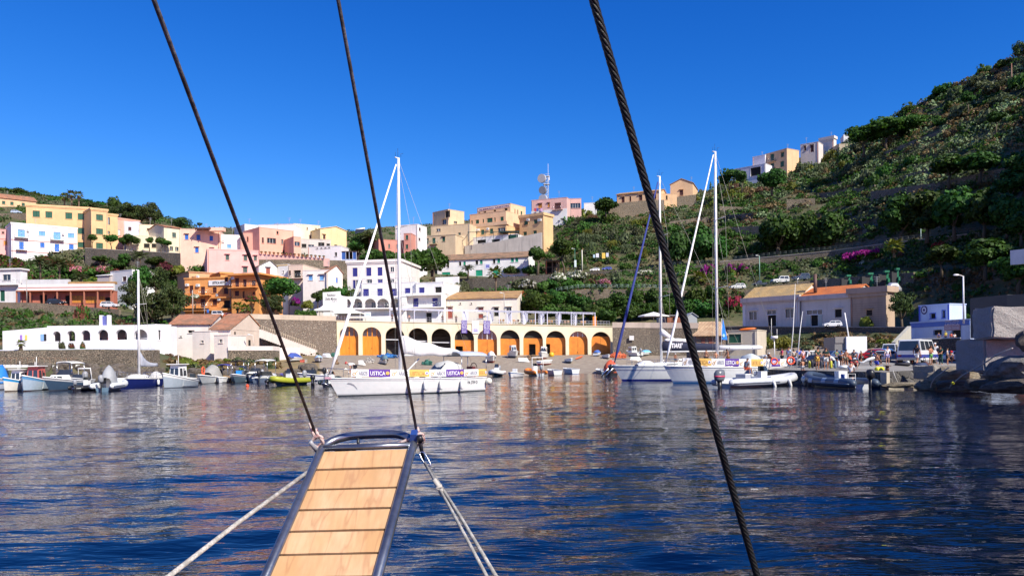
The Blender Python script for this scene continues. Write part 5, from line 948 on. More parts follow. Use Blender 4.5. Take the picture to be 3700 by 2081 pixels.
tree('tree',1345,904,958,95,203,'green tree below the coral house, left of the white mast',ybase=960);tree('tree',1408,904,960,110,202,'green tree below the coral house, behind the white mast',ybase=965);tree('tree',1497,900,985,125,198,'large green tree above the white hotel, left half of the grove',ybase=990);tree('tree',1562,893,985,140,200,'large green tree above the white hotel, right half of the grove',ybase=990)
palm('date',1567,950,966,1010,62,190,'feathery palm right of the white hotel block');palm('date',1691,952,968,1002,58,212,'date palm in front of the long white house');palm('fan',1790,972,988,1062,62,178,'tall fan palm with a brown skirt in front of the road wall')
bush('olive',1622,985,1030,66,185,'round bush right of the white hotel, left of two');bush('olive',1665,1004,1058,78,180,'large round bush right of the white hotel, right of two');bush('shrub',1620,1025,1050,44,178,'small green bush below the round bushes beside the hotel');bush('dark' if 0 else 'shrub',1672,978,998,40,222,'dark clipped bush in front of the long white house');bush('shrub',1850,958,985,66,221,'flat green tree hedge at the right end of the long white house')
bush('shrub',1925,956,985,80,219,'dark hedge right of the long white house')
for k,px,yt,yb,wd,D,lab in(('white',1910,998,1040,72,196,'white oleander bush below the road wall, leftmost'),('white',2020,975,1012,80,200,'white oleander bush in front of the road wall, second'),('white',2085,968,1005,80,202,'white oleander bush beside the two parked cars'),('pink',2180,1002,1030,62,200,'pink oleander bush below the parked blue car'),('red',2135,1000,1030,60,201,'russet bush left of the pink oleander'),('redf',1878,1042,1078,66,182,'red flowering bush beside the fan palm'),('red',1840,1050,1080,50,182,'russet bush at the foot of the road wall'),('pink',2342,993,1018,38,203,'bright pink oleander left of the yacht mast'),('white',2330,972,1000,110,206,'white oleander hedge under the road wall behind the yacht mast'),('redf',2075,1050,1085,60,184,'red bush above the dark greenery'),('white',2462,975,1000,40,203,'white oleander right of the thick cable'),('mag',2555,945,1000,60,200,'magenta bougainvillea left of the right hand mast'),('olive',2230,978,1010,60,202,'grey green bush below the road wall left of the white hedge')):
 bush(k,px,yt,yb,wd,D,lab,name='oleander' if 'oleander' in lab else 'bougainvillea' if 'bougain' in lab else 'shrub')
tree('tree',1940,1050,1120,110,172,'bright green spreading tree behind the pergola',ybase=1150,limbs=5);tree('tree',2010,1045,1105,80,175,'green tree right of the spreading tree behind the pergola',ybase=1140)
MG='dense greenery behind the pergola and right harbour wall'
for px,yt,yb,wd,k in((1905,1085,1140,90,'tree'),(1975,1095,1150,100,'tree'),(2050,1045,1110,80,'dark'),(2095,1055,1120,80,'dark'),(2060,1100,1160,100,'tree'),(2130,1085,1150,70,'dark'),(2150,1095,1165,80,'tree'),(2180,1075,1140,80,'dark'),(2200,1110,1165,90,'dark'),(2240,1050,1120,90,'dark'),(2260,1090,1160,110,'dark'),(2300,1040,1110,90,'tree'),(2320,1090,1150,110,'dark'),(2370,1040,1120,90,'dark'),(2390,1080,1150,110,'tree'),(2430,1050,1130,90,'dark'),(2470,1075,1150,100,'dark'),(2510,1030,1110,90,'tree'),(2540,1075,1150,100,'dark'),(2580,1030,1100,80,'tree'),(2600,1080,1150,90,'dark')):
 tree(k,px,yt,yb,wd,np.interp((yt+yb)/2,[1060,1150],[185,168]),'dense dark green tree among the greenery behind the right harbour wall',MG)
for px,yt,yb,wd,k in((1870,1010,1040,60,'olive'),(1960,1010,1045,70,'shrub'),(2000,1005,1045,60,'dark'),(2060,1000,1040,90,'shrub'),(2120,1018,1042,60,'shrub'),(2250,1000,1045,60,'shrub'),(2290,1005,1045,60,'shrub'),(2400,1000,1045,70,'shrub'),(2440,1005,1048,60,'yg'),(2490,990,1040,70,'shrub'),(2530,1000,1040,60,'yg'),(2580,985,1040,60,'shrub'),(2050,1030,1048,90,'shrub'),(1800,1060,1090,80,'shrub'),(1985,1045,1070,60,'red')):
 (tree if k=='dark' else bush)(k,px,yt,yb,wd,201-(yb-1000)*.06,'green shrub between the upper road and the fenced path',group='shrubs between the upper road and the fenced path')
tree('tree',1942,888,942,68,216,'round leafy street tree beside the long white house',ybase=992,tr=.35);tree('tree',2036,864,930,94,214,'tall leafy tree above the wooden cave shelter',ybase=985)
tree('carob',2450,830,948,120,212,'dark shading carob tree behind the thick cable',ybase=975);tree('carob',2520,815,945,140,212,'big dark carob tree left of the right hand mast',ybase=965);tree('carob',2585,845,940,110,212,'dark carob tree behind the right hand mast',ybase=955)
tree('carob',2810,774,895,170,208,'left of the two huge carob trees above the upper road',ybase=925,tr=.55,limbs=6);tree('carob',2905,768,890,150,208,'middle crown between the two huge carob trees above the road',ybase=918,tr=.5);tree('carob',2998,763,893,170,205,'right of the two huge carob trees above the upper road',ybase=912,tr=.55,limbs=6)
DT='dark carob trees of the shaded right hillside'
for px,yt,yb,wd,yb2 in((3255,708,835,170,870),(3350,690,830,190,868),(3450,675,825,190,860),(3555,672,820,170,850),(3640,700,830,150,850),(3690,760,850,150,880),(3660,610,700,150,760),(3700,540,640,140,700),(3430,560,630,150,670),(3540,545,620,160,650),(3600,400,440,70,480),(3500,330,370,60,410),(3400,880,950,150,990),(3560,860,960,190,1000),(3680,900,1010,180,1050)):
 tree('carob',px,yt,yb,wd,TDY(px,Rof(px,yb2))[0]-3,'dark broad carob tree on the shaded hillside at right',DT,ybase=yb2)
tree('pine',3260,1046,1140,118,117,'ragged dark pine right of the beige banded house',ybase=1215,tr=.2,limbs=5);bush('yg',3145,1128,1225,100,122,'bright green pine bush in front of the beige banded house');bush('yg',2735,1184,1240,104,118,'bright green pine bush left of the dry bank');bush('yg',2820,1206,1252,90,116,'bright green pine bush right of its twin on the dry bank')
def scatter(n,x0,x1,r0,r1,kinds,hpx,wpx,label,group,name='shrub',cat='shrub'):
 for _ in range(n):
  px,r=random.uniform(x0,x1),random.uniform(r0,r1);p=T(px,r);x,y=PX(p);h=random.uniform(*hpx);bush(random.choice(kinds),x,y-h,y+3,random.uniform(*wpx),p.y,label,group,name,cat)
scatter(24,2030,2350,14.3,15.6,['reed','reed','olive','shrub','reed'],(30,52),(36,64),'tall giant reed clump on the slope between the pink house and the thick cable','reeds on the central slope','reed_clump','reeds')
scatter(16,2030,2380,15.6,17,['yg','olive','dry','shrub','reed'],(22,40),(40,70),'bush on the upper central slope under the hilltop houses','bushes on the upper central slope')
scatter(14,1960,2350,14.0,14.4,['olive','dry','shrub'],(16,30),(30,60),'low scrub beside the upper road in the middle','scrub beside the upper road')
scatter(20,2380,2720,15.2,17,['shrub','reed','olive','cactus','yg'],(22,40),(40,70),'bush on the slope left of the right hand mast and under the white villa','bushes under the white villa')
scatter(36,2600,3120,15.4,17,['cactus','cactus','reed','yg','dry','olive'],(26,46),(40,80),'prickly pear or bush on the upper right slope below the ridge houses','prickly pears and bushes below the ridge houses')
scatter(46,3080,3720,15.2,16.9,['cactus','cactus','shrub','dry','olive','cactus'],(30,56),(50,100),'prickly pear or bush on the upper right hillside','prickly pears on the right hillside')
scatter(26,2620,3120,14.1,15.4,['dry','olive','shrub'],(12,26),(30,60),'dry scrub on the rock ledges above the carob trees','scrub on the rock ledges')
scatter(22,3050,3700,16.2,17.05,['shrub','olive','dark','shrub'],(24,46),(50,100),'bush along the right skyline','bushes along the right skyline')
scatter(18,2620,3300,10.2,12,['shrub','olive','yg','red','shrub'],(16,32),(30,60),'garden shrub between the two hillside roads at right','garden shrubs between the two right roads')
scatter(12,3300,3720,7.5,12,['shrub','olive','dry'],(20,40),(40,80),'shrub in the shaded ground at far right','shrubs in the shade at far right')
for px,yt,yb,wd,k in((2640,942,985,50,'mag'),(2685,945,975,42,'mag'),(2570,945,985,40,'mag'),(2905,970,998,60,'mag'),(3085,895,940,80,'mag'),(3130,892,925,90,'mag'),(3168,892,915,50,'mag'),(3095,948,975,60,'mag'),(2808,975,1015,66,'redf'),(2862,965,1010,60,'redf'),(2990,945,985,46,'white'),(3130,918,955,44,'white'),(3245,905,935,60,'white'),(3400,862,895,60,'redf'),(2655,965,1010,50,'yg')):
 bush(k,px,yt,yb,wd,TDY(px,11.2)[0]-1,'%s bush on the slope between the right hand roads'%dict(mag='magenta flowering',redf='red flowering',white='white flowering',yg='yellow green')[k],dict(mag='magenta bougainvilleas at right',redf='red flowering bushes at right',white='white oleanders at right',yg=None)[k],name='bougainvillea' if k=='mag' else 'oleander')
bush('redf',2655,1052,1112,72,150,'big red flowering bougainvillea left of the grey harbour house',name='bougainvillea');palm('fan',3230,878,892,925,70,160,'fan palm beside the upper road at right');palm('fan',2530,990,1005,1035,60,196,'fan palm between the two right hand masts')
tree('shrub',2635,612,665,70,245,'dark bush on the skyline right of the right hand mast',ybase=680);tree('dark',2680,608,660,60,240,'dark tree on the skyline left of the white villa',ybase=690);tree('dark',2620,628,668,50,246,'small dark tree at the start of the right skyline',ybase=690);tree('carob',2790,608,680,108,224,'dark round tree under the orange ridge villa',ybase=700)
tree('tree',3120,450,520,130,228,'feathery green tamarisk mass on the ridge, left part',ybase=560);tree('tree',3200,425,500,150,226,'feathery green tamarisk mass on the ridge, middle part',ybase=540);tree('tree',3290,415,480,120,225,'feathery green tamarisk mass on the ridge, right part',ybase=530)
tree('pine',3690,138,215,70,214,'dark pine on the skyline at the upper right corner',ybase=240);tree('dark',2190,712,765,90,248,'dark tree between the pink house and the long peach house',ybase=780)
for px,h,w_ in((2900,28,50),(2950,30,60),(3000,28,60),(2860,34,70),(3060,30,60)):
 p=T(px,16.3);x,y=PX(p);bush('cactus',x,y-h,y+3,w_,p.y,'prickly pear thicket directly under the pale ridge house','prickly pears under the pale ridge house')
scatter(16,2850,3100,5.0,5.5,['grass','dry','olive','grass'],(10,22),(24,50),'dry grass clump on the bank behind the quay cars','dry grass on the bank behind the quay','grass_tuft','grass')
scatter(22,2620,3350,3.6,4.9,['grass','dry','grass','olive'],(12,26),(30,60),'dry grass clump on the bank behind the quay cars','dry grass on the bank behind the quay','grass_tuft','grass')
def undergrowth():
 """low bushes too many to count: one mesh of leaf clumps"""
 rg=np.random.default_rng(5);C,A_,B_,M_=[],[],[],[]
 zones=[(1850,2700,14.2,17,714,0),(2600,3300,14.1,17.1,952,0),(3200,3850,10,14.6,442,1),(3150,3850,14.6,17.1,884,3),(2350,3150,15.2,17.1,510,3),(1500,2650,7.3,12.6,510,0),(2600,3350,7.3,12.3,391,0),(-100,700,14.1,17.1,442,0),(-100,900,7.4,12.7,510,0),(-60,600,4.2,5.4,153,0),(900,1500,7.4,16.5,255,0),(3300,5200,6,17,510,1),(600,1000,.8,3.0,70,2),(2650,3300,3.5,5.2,130,2)]
 for x0,x1,r0,r1,n,dark in zones:
  for _ in range(n):
   px,r=rg.uniform(x0,x1),rg.uniform(r0,r1)
   if 8.8<r<10.2 or 12.8<r<14.1:continue
   p=T(px,min(r,17));k=int(vnoise(np.float64(p.x),np.float64(p.y),9.0,2)*5.5+rg.uniform(0,1.8))%5;s=rg.uniform(.35,1.5)**1.2+.25 if dark!=2 else rg.uniform(.3,.8);m=55;d=rg.normal(0,1,(m,3));d/=np.linalg.norm(d,axis=1,keepdims=True);d[:,2]=np.abs(d[:,2])
   lump=1+.35*np.sin(d[:,0]*5+_)*np.sin(d[:,1]*6+_);C.append(np.array(p[:])+d*np.array([s,s,s*rg.uniform(.5,.9)])*lump[:,None]);a,b=frames(rg,m,d);l=rg.uniform(.12,.34,(m,1));A_.append(a*l);B_.append(b*l);M_.append(np.full(m,(0,1,3,1,0)[k]if dark==0 else(3,3,1,0,3)[k]if dark==1 else(1,5,0,2,5)[k]if dark==3 else(2,4,2,1,2)[k]))
 tag(link('undergrowth',quads_mesh('undergrowth',np.concatenate(C),np.concatenate(A_),np.concatenate(B_),[L_green,L_olive,L_dry,L_carob,L_yg,L_cact],np.concatenate(M_))),kind='stuff')
undergrowth()
def cover():
 rg=np.random.default_rng(77);n=62000;px=rg.uniform(-60,3800,n*2);r=rg.uniform(4.0,17.2,n*2);ok=~(((r>5.4)&(r<7.4))|((r>8.9)&(r<10.1))|((r>12.9)&(r<14.05))|((px>1150)&(px<2620)&(r<5.6)));px,r=px[ok][:n],r[ok][:n];n=len(px)
 P=np.zeros((n,3));gx=np.arange(-60,3801,20);gr=np.arange(4,17.01,.1);tab=np.array([[T(a,min(b,17))[:]for b in gr]for a in gx])
 fi=(px+60)/20;fj=(np.clip(r,4,16.9)-4)/.1;i,j=np.clip(fi.astype(int),0,len(gx)-2),np.clip(fj.astype(int),0,len(gr)-2);a,b=(fi-i)[:,None],(fj-j)[:,None]
 P=tab[i,j]*(1-a)*(1-b)+tab[i+1,j]*a*(1-b)+tab[i,j+1]*(1-a)*b+tab[i+1,j+1]*a*b;cl=vnoise(P[:,0],P[:,1],5.0,9);keep=rg.uniform(0,1,n)<np.clip(cl*1.9-.25,.08,1);P=P[keep];n=len(P)
 P[:,2]+=rg.uniform(.0,.75,n);nr=rg.normal(0,.5,(n,3));nr[:,2]+=.6;nr[:,1]-=.4;a,b=frames(rg,n,nr);s=rg.uniform(.12,.38,(n,1));mi=(vnoise(P[:,0],P[:,2],7.0,4)*3.2).astype(int)%4
 tag(link('ground_cover',quads_mesh('ground_cover',P,a*s,b*s,[L_green,L_olive,L_dry,L_carob],mi)),kind='stuff')
cover()
#  BOATS (bow towards +x, waterline z0)
def hullfn(L,B,fb,fw,rake,tw,draft):
 def pt(u,t,s):
  k=tw+(1-tw)*math.sin(min(u/.45,1)*math.pi/2)if u<.45 else max(0.0,1-((u-.45)/.55)**2.3)
  bs=B/2*k;zs=fb+(fw-fb)*u**1.8;x=-L/2+u*(L-rake*(1-max(t,0)))
  if t>=0:return Vector((x,s*bs*(.80+.2*t**.7)*(1 if u<.98 else t+.02),zs*t))
  return Vector((-L/2+u*(L-rake*(1+.5*abs(t))),s*bs*.80*(1-abs(t)**1.7),draft*t))
 return pt
def hull(root,L,B,fb,fw,bands,rake=.5,tw=.75,draft=.35,open_=.7,deck=None,inner=None,nm='hull',N=16):
 """bands: (t0,t1,material) from keel -1 to sheer 1"""
 pt=hullfn(L,B,fb,fw,rake,tw,draft);mb=MB();mats=[]
 for b,(t0,t1,m)in enumerate(bands):
  mats.append(m);ts=[t0+(t1-t0)*i/3 for i in range(4)]if t1<=0 or t1-t0>.4 else[t0,t1]
  for s in(-1,1):
   for i in range(N):
    for a,c in zip(ts,ts[1:]):
     q=[pt(i/N,a,s),pt((i+1)/N,a,s),pt((i+1)/N,c,s),pt(i/N,c,s)];mb.add(q if s<0 else q[::-1],[(0,1,2,3)],b,True)
  for a,c in zip(ts,ts[1:]):mb.add([pt(0,a,1),pt(0,a,-1),pt(0,c,-1),pt(0,c,1)],[(0,1,2,3)],b)
 ho=mb.build(nm,mats,root);db=MB();g=.07
 if open_:
  for i in range(N):
   u0,u1=i/N,(i+1)/N
   if u0>=open_:db.quad(pt(u0,1,-1),pt(u1,1,-1),pt(u1,1,1),pt(u0,1,1));continue
   for s in(-1,1):
    a,b=pt(u0,1,s),pt(u1,1,s);ai,bi=a+Vector((0,-s*g*1.4,0)),b+Vector((0,-s*g*1.4,0));db.quad(a,b,bi,ai)if s<0 else db.quad(b,a,ai,bi)
    zf=.12;af,bf=Vector((ai.x,ai.y*.9,zf)),Vector((bi.x,bi.y*.9,zf));db.quad(ai,bi,bf,af,1)
   a,b=pt(u0,1,1),pt(u1,1,1);db.quad(Vector((a.x,-a.y*.9,.12)),Vector((b.x,-b.y*.9,.12)),Vector((b.x,b.y*.9,.12)),Vector((a.x,a.y*.9,.12)),1)
  u0=math.ceil(open_*N)/N;a=pt(u0,1,1);db.quad(Vector((a.x,-a.y,a.z)),Vector((a.x,-a.y*.9,.12)),Vector((a.x,a.y*.9,.12)),a,1)
 else:
  for i in range(N):db.quad(pt(i/N,1,-1),pt((i+1)/N,1,-1),pt((i+1)/N,1,1),pt(i/N,1,1))
 db.build('deck',[deck or M_white,inner or paint((.55,.55,.52))],root)
 rb=MB()
 for s in(-1,1):rb.tube([pt(i/N,1,s)for i in range(N+1)],.045,0,6)
 rb.build('rub_rail',inner or M_white,root);return pt,ho
def outboard(root,x,y,z,sc=1.0,col=None,tilt=0.0,label=None):
 M=Matrix.Rotation(tilt,3,'Y');mb=MB();V=lambda a,b,c:Vector((x,y,z))+M@Vector((a*sc,b*sc,c*sc))
 mb.loft([[V(-.15+r*math.cos(k*.785)*1.2,r*math.sin(k*.785),h)for k in range(8)]for h,r in((.1,.13),(.2,.2),(.45,.22),(.58,.15),(.62,.04))]);o=mb.build('outboard_motor',col or M_grey,root)
 mb=MB();mb.loft([[V(-.12+r*math.cos(k*.785)*1.5,r*.6*math.sin(k*.785),h)for k in range(8)]for h,r in((.12,.1),(-.3,.08),(-.55,.07),(-.62,.12),(-.78,.03))]);mb.build('leg',M_black,o)
def cabin(root,x0,x1,w0,w1,z0,z1,mat=None,win=True,slope=.25,frame=None,nm='cabin'):
 mb=MB();mat=mat or M_white;a,b=x1-x0,z1-z0;s=slope*b
 mb.hexa([Vector(q)for q in((x0,-w0,z0),(x1,-w1,z0),(x1,w1,z0),(x0,w0,z0),(x0+s*.3,-w0*.86,z1),(x1-s,-w1*.8,z1),(x1-s,w1*.8,z1),(x0+s*.3,w0*.86,z1))]);o=mb.build(nm,mat,root)
 if win:
  wb=MB();zl,zh=z0+b*.42,z0+b*.82;f=lambda z:(z-z0)/b
  def side(z,x,s_,e=.012):k=(x-x0)/a;return Vector((x,s_*((w0+(w1-w0)*k)*(1-.17*f(z))+e),z))
  for s_ in(-1,1):
   for k0,k1 in((.1,.45),(.52,.85)):q=[side(zl,x0+a*k0,s_),side(zl,x0+a*k1,s_),side(zh,x0+a*(k1-.04),s_),side(zh,x0+a*(k0+.03),s_)];wb.quad(*(q if s_<0 else q[::-1]))
  for s_ in(-1,1):q=[Vector((x1-s*f(zl)+.014,s_*w1*.08,zl)),Vector((x1-s*f(zl)+.014,s_*w1*.78,zl)),Vector((x1-s*f(zh)+.014,s_*w1*.70,zh)),Vector((x1-s*f(zh)+.014,s_*w1*.08,zh))];wb.quad(*(q if s_>0 else q[::-1]))
  for s_ in(-1,1):q=[Vector((x0+s*.3*f(zl)-.012,s_*w0*.1,zl)),Vector((x0+s*.3*f(zl)-.012,s_*w0*.78,zl)),Vector((x0+s*.3*f(zh)-.012,s_*w0*.7,zh)),Vector((x0+s*.3*f(zh)-.012,s_*w0*.1,zh))];wb.quad(*(q if s_<0 else q[::-1]))
  wb.build('windows',glassm(),o)
 return o
def canopy(root,x0,x1,w,z0,z1,col,th=.05,posts=True,arch=.12,nm='canopy'):
 mb=MB();n=6
 mb.loft([[Vector((x,w*math.cos(math.pi*k/n),z1+arch*math.sin(math.pi*k/n)+(.0 if i else-.05)))for k in range(n+1)]+[Vector((x,w*math.cos(math.pi*k/n)*.97,z1-th+arch*math.sin(math.pi*k/n)+(.0 if i else-.05)))for k in range(n,-1,-1)]for i,x in enumerate((x0,x0+(x1-x0)*.3,x0+(x1-x0)*.7,x1))]);o=mb.build(nm,col,root)
 if posts:
  for x in(x0+.1,x1-.1):
   for s in(-1,1):pb=MB();pb.tube([(x,s*w*.95,z0),(x,s*w*.95,z1)],.025,0,5);pb.build('post',M_steel,root)
 return o
def tarp(root,x0,x1,w,z0,h,col,nm='tarpaulin'):
 mb=MB();n=8;rg=random.Random(int(x0*100+w*37));secs=[]
 for i in range(7):
  k=i/6;x=x0+(x1-x0)*k;hh=h*math.sin(math.pi*(.12+.76*k))*rg.uniform(.85,1.1);secs.append([Vector((x,w*math.cos(math.pi*j/n)*(.75+.25*math.sin(math.pi*k)),z0+hh*math.sin(math.pi*j/n)*rg.uniform(.88,1.08)))for j in range(n+1)])
 mb.loft(secs,0,True,False);mb.build(nm,col,root)
def windscreen(root,x,w,z0,z1):
 mb=MB();mb.quad((x,-w,z0),(x,w,z0),(x-.25,w*.8,z1),(x-.25,-w*.8,z1));mb.quad((x,w,z0),(x-.5,w*1.05,z0),(x-.55,w*.85,z1),(x-.25,w*.8,z1));mb.quad((x-.5,-w*1.05,z0),(x,-w,z0),(x-.25,-w*.8,z1),(x-.55,-w*.85,z1));mb.build('windscreen',glassm(),root)
def fender(root,x,y,z,col=None,r=.11,h=.55,tilt=0):
 mb=MB();M=Matrix.Rotation(tilt,3,'Y');o=Vector((x,y,z));mb.tube([o+M@Vector((0,0,q))for q in(0,-.06,-.12,-h+.12,-h+.04,-h)],[r*.25,r*.7,r,r,r*.7,r*.2],0,8);mb.tube([o+Vector((0,0,.25)),o],.012,0,4);mb.build('fender',col or M_white,root)
def rib_tubes(root,L,B,r,col,stripe=None,rise=.25,z=.35):
 pts=[];n=9
 for i in range(n):u=i/(n-1)*.62;pts.append(Vector((-L/2+u*L,-B/2+r,z+rise*.1*u)))
 for i in range(1,9):a=-math.pi/2+i*math.pi/9;k=(i if i<5 else 9-i)/4.5;pts.append(Vector((-L/2+.62*L+.36*L*math.cos(a),(B/2-r)*math.sin(a),z+rise*k)))
 pts+=[Vector((q.x,-q.y,q.z))for q in reversed(pts[:n])];rr=[r*.35]+[r]*(len(pts)-2)+[r*.35];pts=[pts[0]-Vector((.18,0,0))]+pts+[pts[-1]-Vector((.18,0,0))];rr=[r*.25,r*.8]+[r]*(len(pts)-4)+[r*.8,r*.25]
 mb=MB();mb.tube(pts,rr,0,10);o=mb.build('inflatable_tube',col,root)
 if stripe:mb=MB();out=[Vector((p.x,p.y,p.z))+Vector((0,(1 if p.y>0 else-1)*r*.985 if i<n+1 or i>len(pts)-n-2 else 0,0))for i,p in enumerate(pts)];mb.tube(out[1:n],.03,0,5);mb.tube(out[-n:-1],.03,0,5);mb.build('stripe',stripe,o)
 return o
def kw(c,**k):return dict(c=c,**k)
def boat(kind,px0,px1,ywl,ang,label,cat='boat',hc=(.72,.72,.70),bc=(.08,.09,.12),sc=None,D=None,z=0.0,Lmax=9,asp=.36,group=None,fb=.5,fw=.85,op=.7,extra=(),roll=0,name=None):
 cx=(px0+px1)/2;D=D or DZ(cx,ywl,z);a=math.radians(ang);wd_=(px1-px0)/F*D*1.08;L={'dinghy':4.4,'fishing':5.8,'cuddy':5.8,'speed':5.6,'rib':5.8}[kind]*(.8 if z else 1)
 L=max(wd_/1.05,min(L,wd_/asp*.98));ca=min([abs(math.degrees(q))for q in np.linspace(0,math.pi/2,60)],key=lambda q:abs(L*math.cos(math.radians(q))+L*asp*math.sin(math.radians(q))-wd_)+abs(q-abs(math.degrees(math.asin(abs(math.sin(a))))))*.002)
 a=math.atan2(math.copysign(math.sin(math.radians(ca)),math.sin(a)or 1),math.copysign(math.cos(math.radians(ca)),math.cos(a)));B=L*asp
 p=W(cx,ywl,D);p.z=z;p.y+=B*.3;p.x*=p.y/D
 r=thing(name or{'rib':'inflatable_boat','dinghy':'dinghy','fishing':'fishing_boat','cuddy':'motor_boat','speed':'speed_boat'}.get(kind,'boat'),label,cat,p,a,group);s=L/6
 hm,bm=paint(hc,.3),paint(bc,.4);sm=paint(sc,.35)if sc else hm
 if kind=='rib':
  tc=paint(extra[0],.5);pt,_=hull(r,L*.93,B*.7,.28*s,.45*s,[(-1,1,hm)],.6*s,.8,.25,.8,paint((.5,.5,.5)));rib_tubes(r,L,B,.24*s,tc,paint(extra[1])if len(extra)>1 else None,z=.38*s)
  mb=MB();mb.box((-.05*L,0,.65*s),(.7*s,.6*s,.9*s));mb.build('console',M_white,r);windscreen(r,.02*L,.3*s,1.05*s,1.4*s);outboard(r,-L/2+.0,0,.55*s,1.1*s);r.scale.z=1.25
  return r,L,B
 bands=[(-1,.06,bm),(.061,.78,hm),(.781,1,sm)]
 if kind=='dinghy':hull(r,L,B,fb*s*.95,fw*s*.85,bands,.3*s,.8,.2,.86);mb=MB();[mb.box((x*L,0,.38*s),(.25*s,B*.8,.05))for x in(-.25,.05)];mb.build('thwart',M_wood,r)
 elif kind=='fishing':hull(r,L,B,fb*s,(fw+.3)*s,bands,.25*s,.55,.4,.62);cabin(r,-.12*L,.16*L,B*.27,B*.27,fb*s*.5,1.75*s,paint(extra[0])if extra else M_white,True,.15);mb=MB();mb.box((.02*L,0,1.8*s),(.34*L,B*.62,.06*s));mb.tube([(0,0,1.8*s),(0,0,2.5*s)],.03,0,6);mb.tube([(.3,0,1.8*s),(.3,0,2.1*s)],.03,0,6);mb.build('cabin_roof',M_white,r)
 elif kind=='cuddy':hull(r,L,B,fb*s*1.2,fw*s*1.2,bands,.9*s,.88,.35,.5);cabin(r,-.02*L,.33*L,B*.36,B*.2,.6*s,1.12*s,None,True,1.2);windscreen(r,.02*L,B*.33,1.1*s,1.5*s);outboard(r,-L/2-.1,0,.6*s,1.2*s)
 elif kind=='speed':hull(r,L,B,fb*s,fw*s,bands,1.1*s,.9,.3,.55);windscreen(r,.06*L,B*.36,.68*s,1.1*s);outboard(r,-L/2-.1,0,.55*s,1.2*s,M_black)
 if L<8:r.scale.z=1.32
 for e in extra:
  if isinstance(e,tuple)and isinstance(e[0],str):
   if e[0]=='canopy':canopy(r,e[2]*L,e[3]*L,B*.38,.6*s,e[4]*s,paint(e[1],.8))
   if e[0]=='tarp':tarp(r,e[2]*L,e[3]*L,B*.45,.5*s,e[4]*s,paint(e[1],.8))
   if e[0]=='hard':cabin(r,e[2]*L,e[3]*L,B*.34,B*.3,.5*s,e[4]*s,paint(e[1]),True,.2)
   if e[0]=='out':outboard(r,-L/2-.1,e[1]*s,.55*s,1.1*s,M_black)
   if e[0]=='box':mb=MB();mb.box((e[2]*L,0,.75*s),(.8*s,.7*s,.8*s));mb.build('console',paint(e[1]),r)
   if e[0]=='arch':mb=MB();mb.tube([(-.3*L,-B*.42,.5*s),(-.27*L,-B*.38,1.7*s),(-.27*L,B*.38,1.7*s),(-.3*L,B*.42,.5*s)],.06,0,6);mb.build('roll_bar',M_white,r)
 return r,L,B
r,L,B=boat('cuddy',-45,44,1407,-78,'white cabin boat with a blue sprayhood cut by the left edge',hc=(.55,.6,.7),extra=(('tarp',(.02,.2,.6),-.1,.25,1.5),),Lmax=7)
boat('fishing',40,106,1411,-66,'small fishing boat with a bright blue gunwale and white wheelhouse',hc=(.66,.64,.58),sc=(.02,.28,.62),bc=(.10,.06,.04),Lmax=6)
boat('fishing',84,182,1410,-40,'wooden fishing boat with a faded blue hull and a red framed wheelhouse',hc=(.36,.45,.55),sc=(.10,.28,.50),bc=(.05,.03,.03),extra=((.55,.12,.10),),Lmax=7)
r,L,B=boat('cuddy',182,280,1409,-150,'motor boat with a dark slate blue hull, white cuddy and a white chevron',hc=(.05,.09,.15),sc=(.6,.6,.6),extra=(('canopy',(.75,.75,.73),-.35,.0,2.0),),Lmax=7)
mb=MB();mb.poly([(.08*L,-B*.5-.02,.55),(.13*L,-B*.5-.02,.28),(.18*L,-B*.5+.02,.55),(.165*L,-B*.5,.55),(.13*L,-B*.5-.02,.38),(.095*L,-B*.5-.02,.55)]);mb.build('chevron',M_white,r)
boat('rib',291,348,1411,100,'black inflatable boat with a folded beige cover, seen from astern',hc=(.02,.02,.025),extra=((.025,.025,.03),),Lmax=6)
r,L,B=boat('rib',346,462,1411,168,'white inflatable boat with grey stripes and an upright grey cover',hc=(.12,.20,.27),extra=((.70,.71,.70),(.2,.22,.25)),Lmax=7);tarp(r,-.3*L,.05*L,B*.3,.5,1.3,paint((.33,.34,.35),.8))
boat('fishing',600,692,1400,-120,'grey hulled open boat with a tall white windscreen shelter',hc=(.34,.39,.44),sc=(.7,.7,.68),extra=((.72,.72,.70),),Lmax=6.5)
boat('dinghy',668,726,1385,-40,'small white launch just right of the boat with the tall shelter',hc=(.50,.55,.64),Lmax=6,extra=(('box',(.03,.04,.05),.0),))
r,L,B=boat('speed',722,790,1385,-118,'white open boat with a grey tarpaulin hump and an orange lifebuoy',hc=(.58,.60,.60),Lmax=6.5,extra=(('tarp',(.32,.31,.29),-.4,.1,1.3),));mb=MB();mb.tube([(.2*L+.33*math.cos(k*.524),-.2,1.1+.33*math.sin(k*.524))for k in range(13)],.08,0,8);mb.build('lifebuoy',paint((.75,.1,.03)),r)
boat('dinghy',778,838,1383,-25,'low white boat under an angled violet blue awning',hc=(.66,.66,.66),bc=(.06,.02,.02),Lmax=6,extra=(('canopy',(.05,.05,.28),-.45,.1,2.1),))
boat('speed',834,899,1382,-35,'open boat with a bright blue covered console and a black t-top',hc=(.13,.19,.24),sc=(.7,.7,.7),Lmax=6.5,extra=(('box',(.02,.22,.62),.0),('canopy',(.02,.02,.025),-.2,.18,2.0)))
boat('cuddy',896,948,1380,-60,'white boat with thin black stripes, bow towards the camera',hc=(.66,.67,.68),sc=(.06,.06,.07),Lmax=6.5)
boat('speed',936,992,1382,110,'dark hulled boat with a flat white canopy and a raised black outboard',hc=(.10,.13,.18),Lmax=6,extra=(('canopy',(.78,.77,.74),-.4,.25,2.2),))
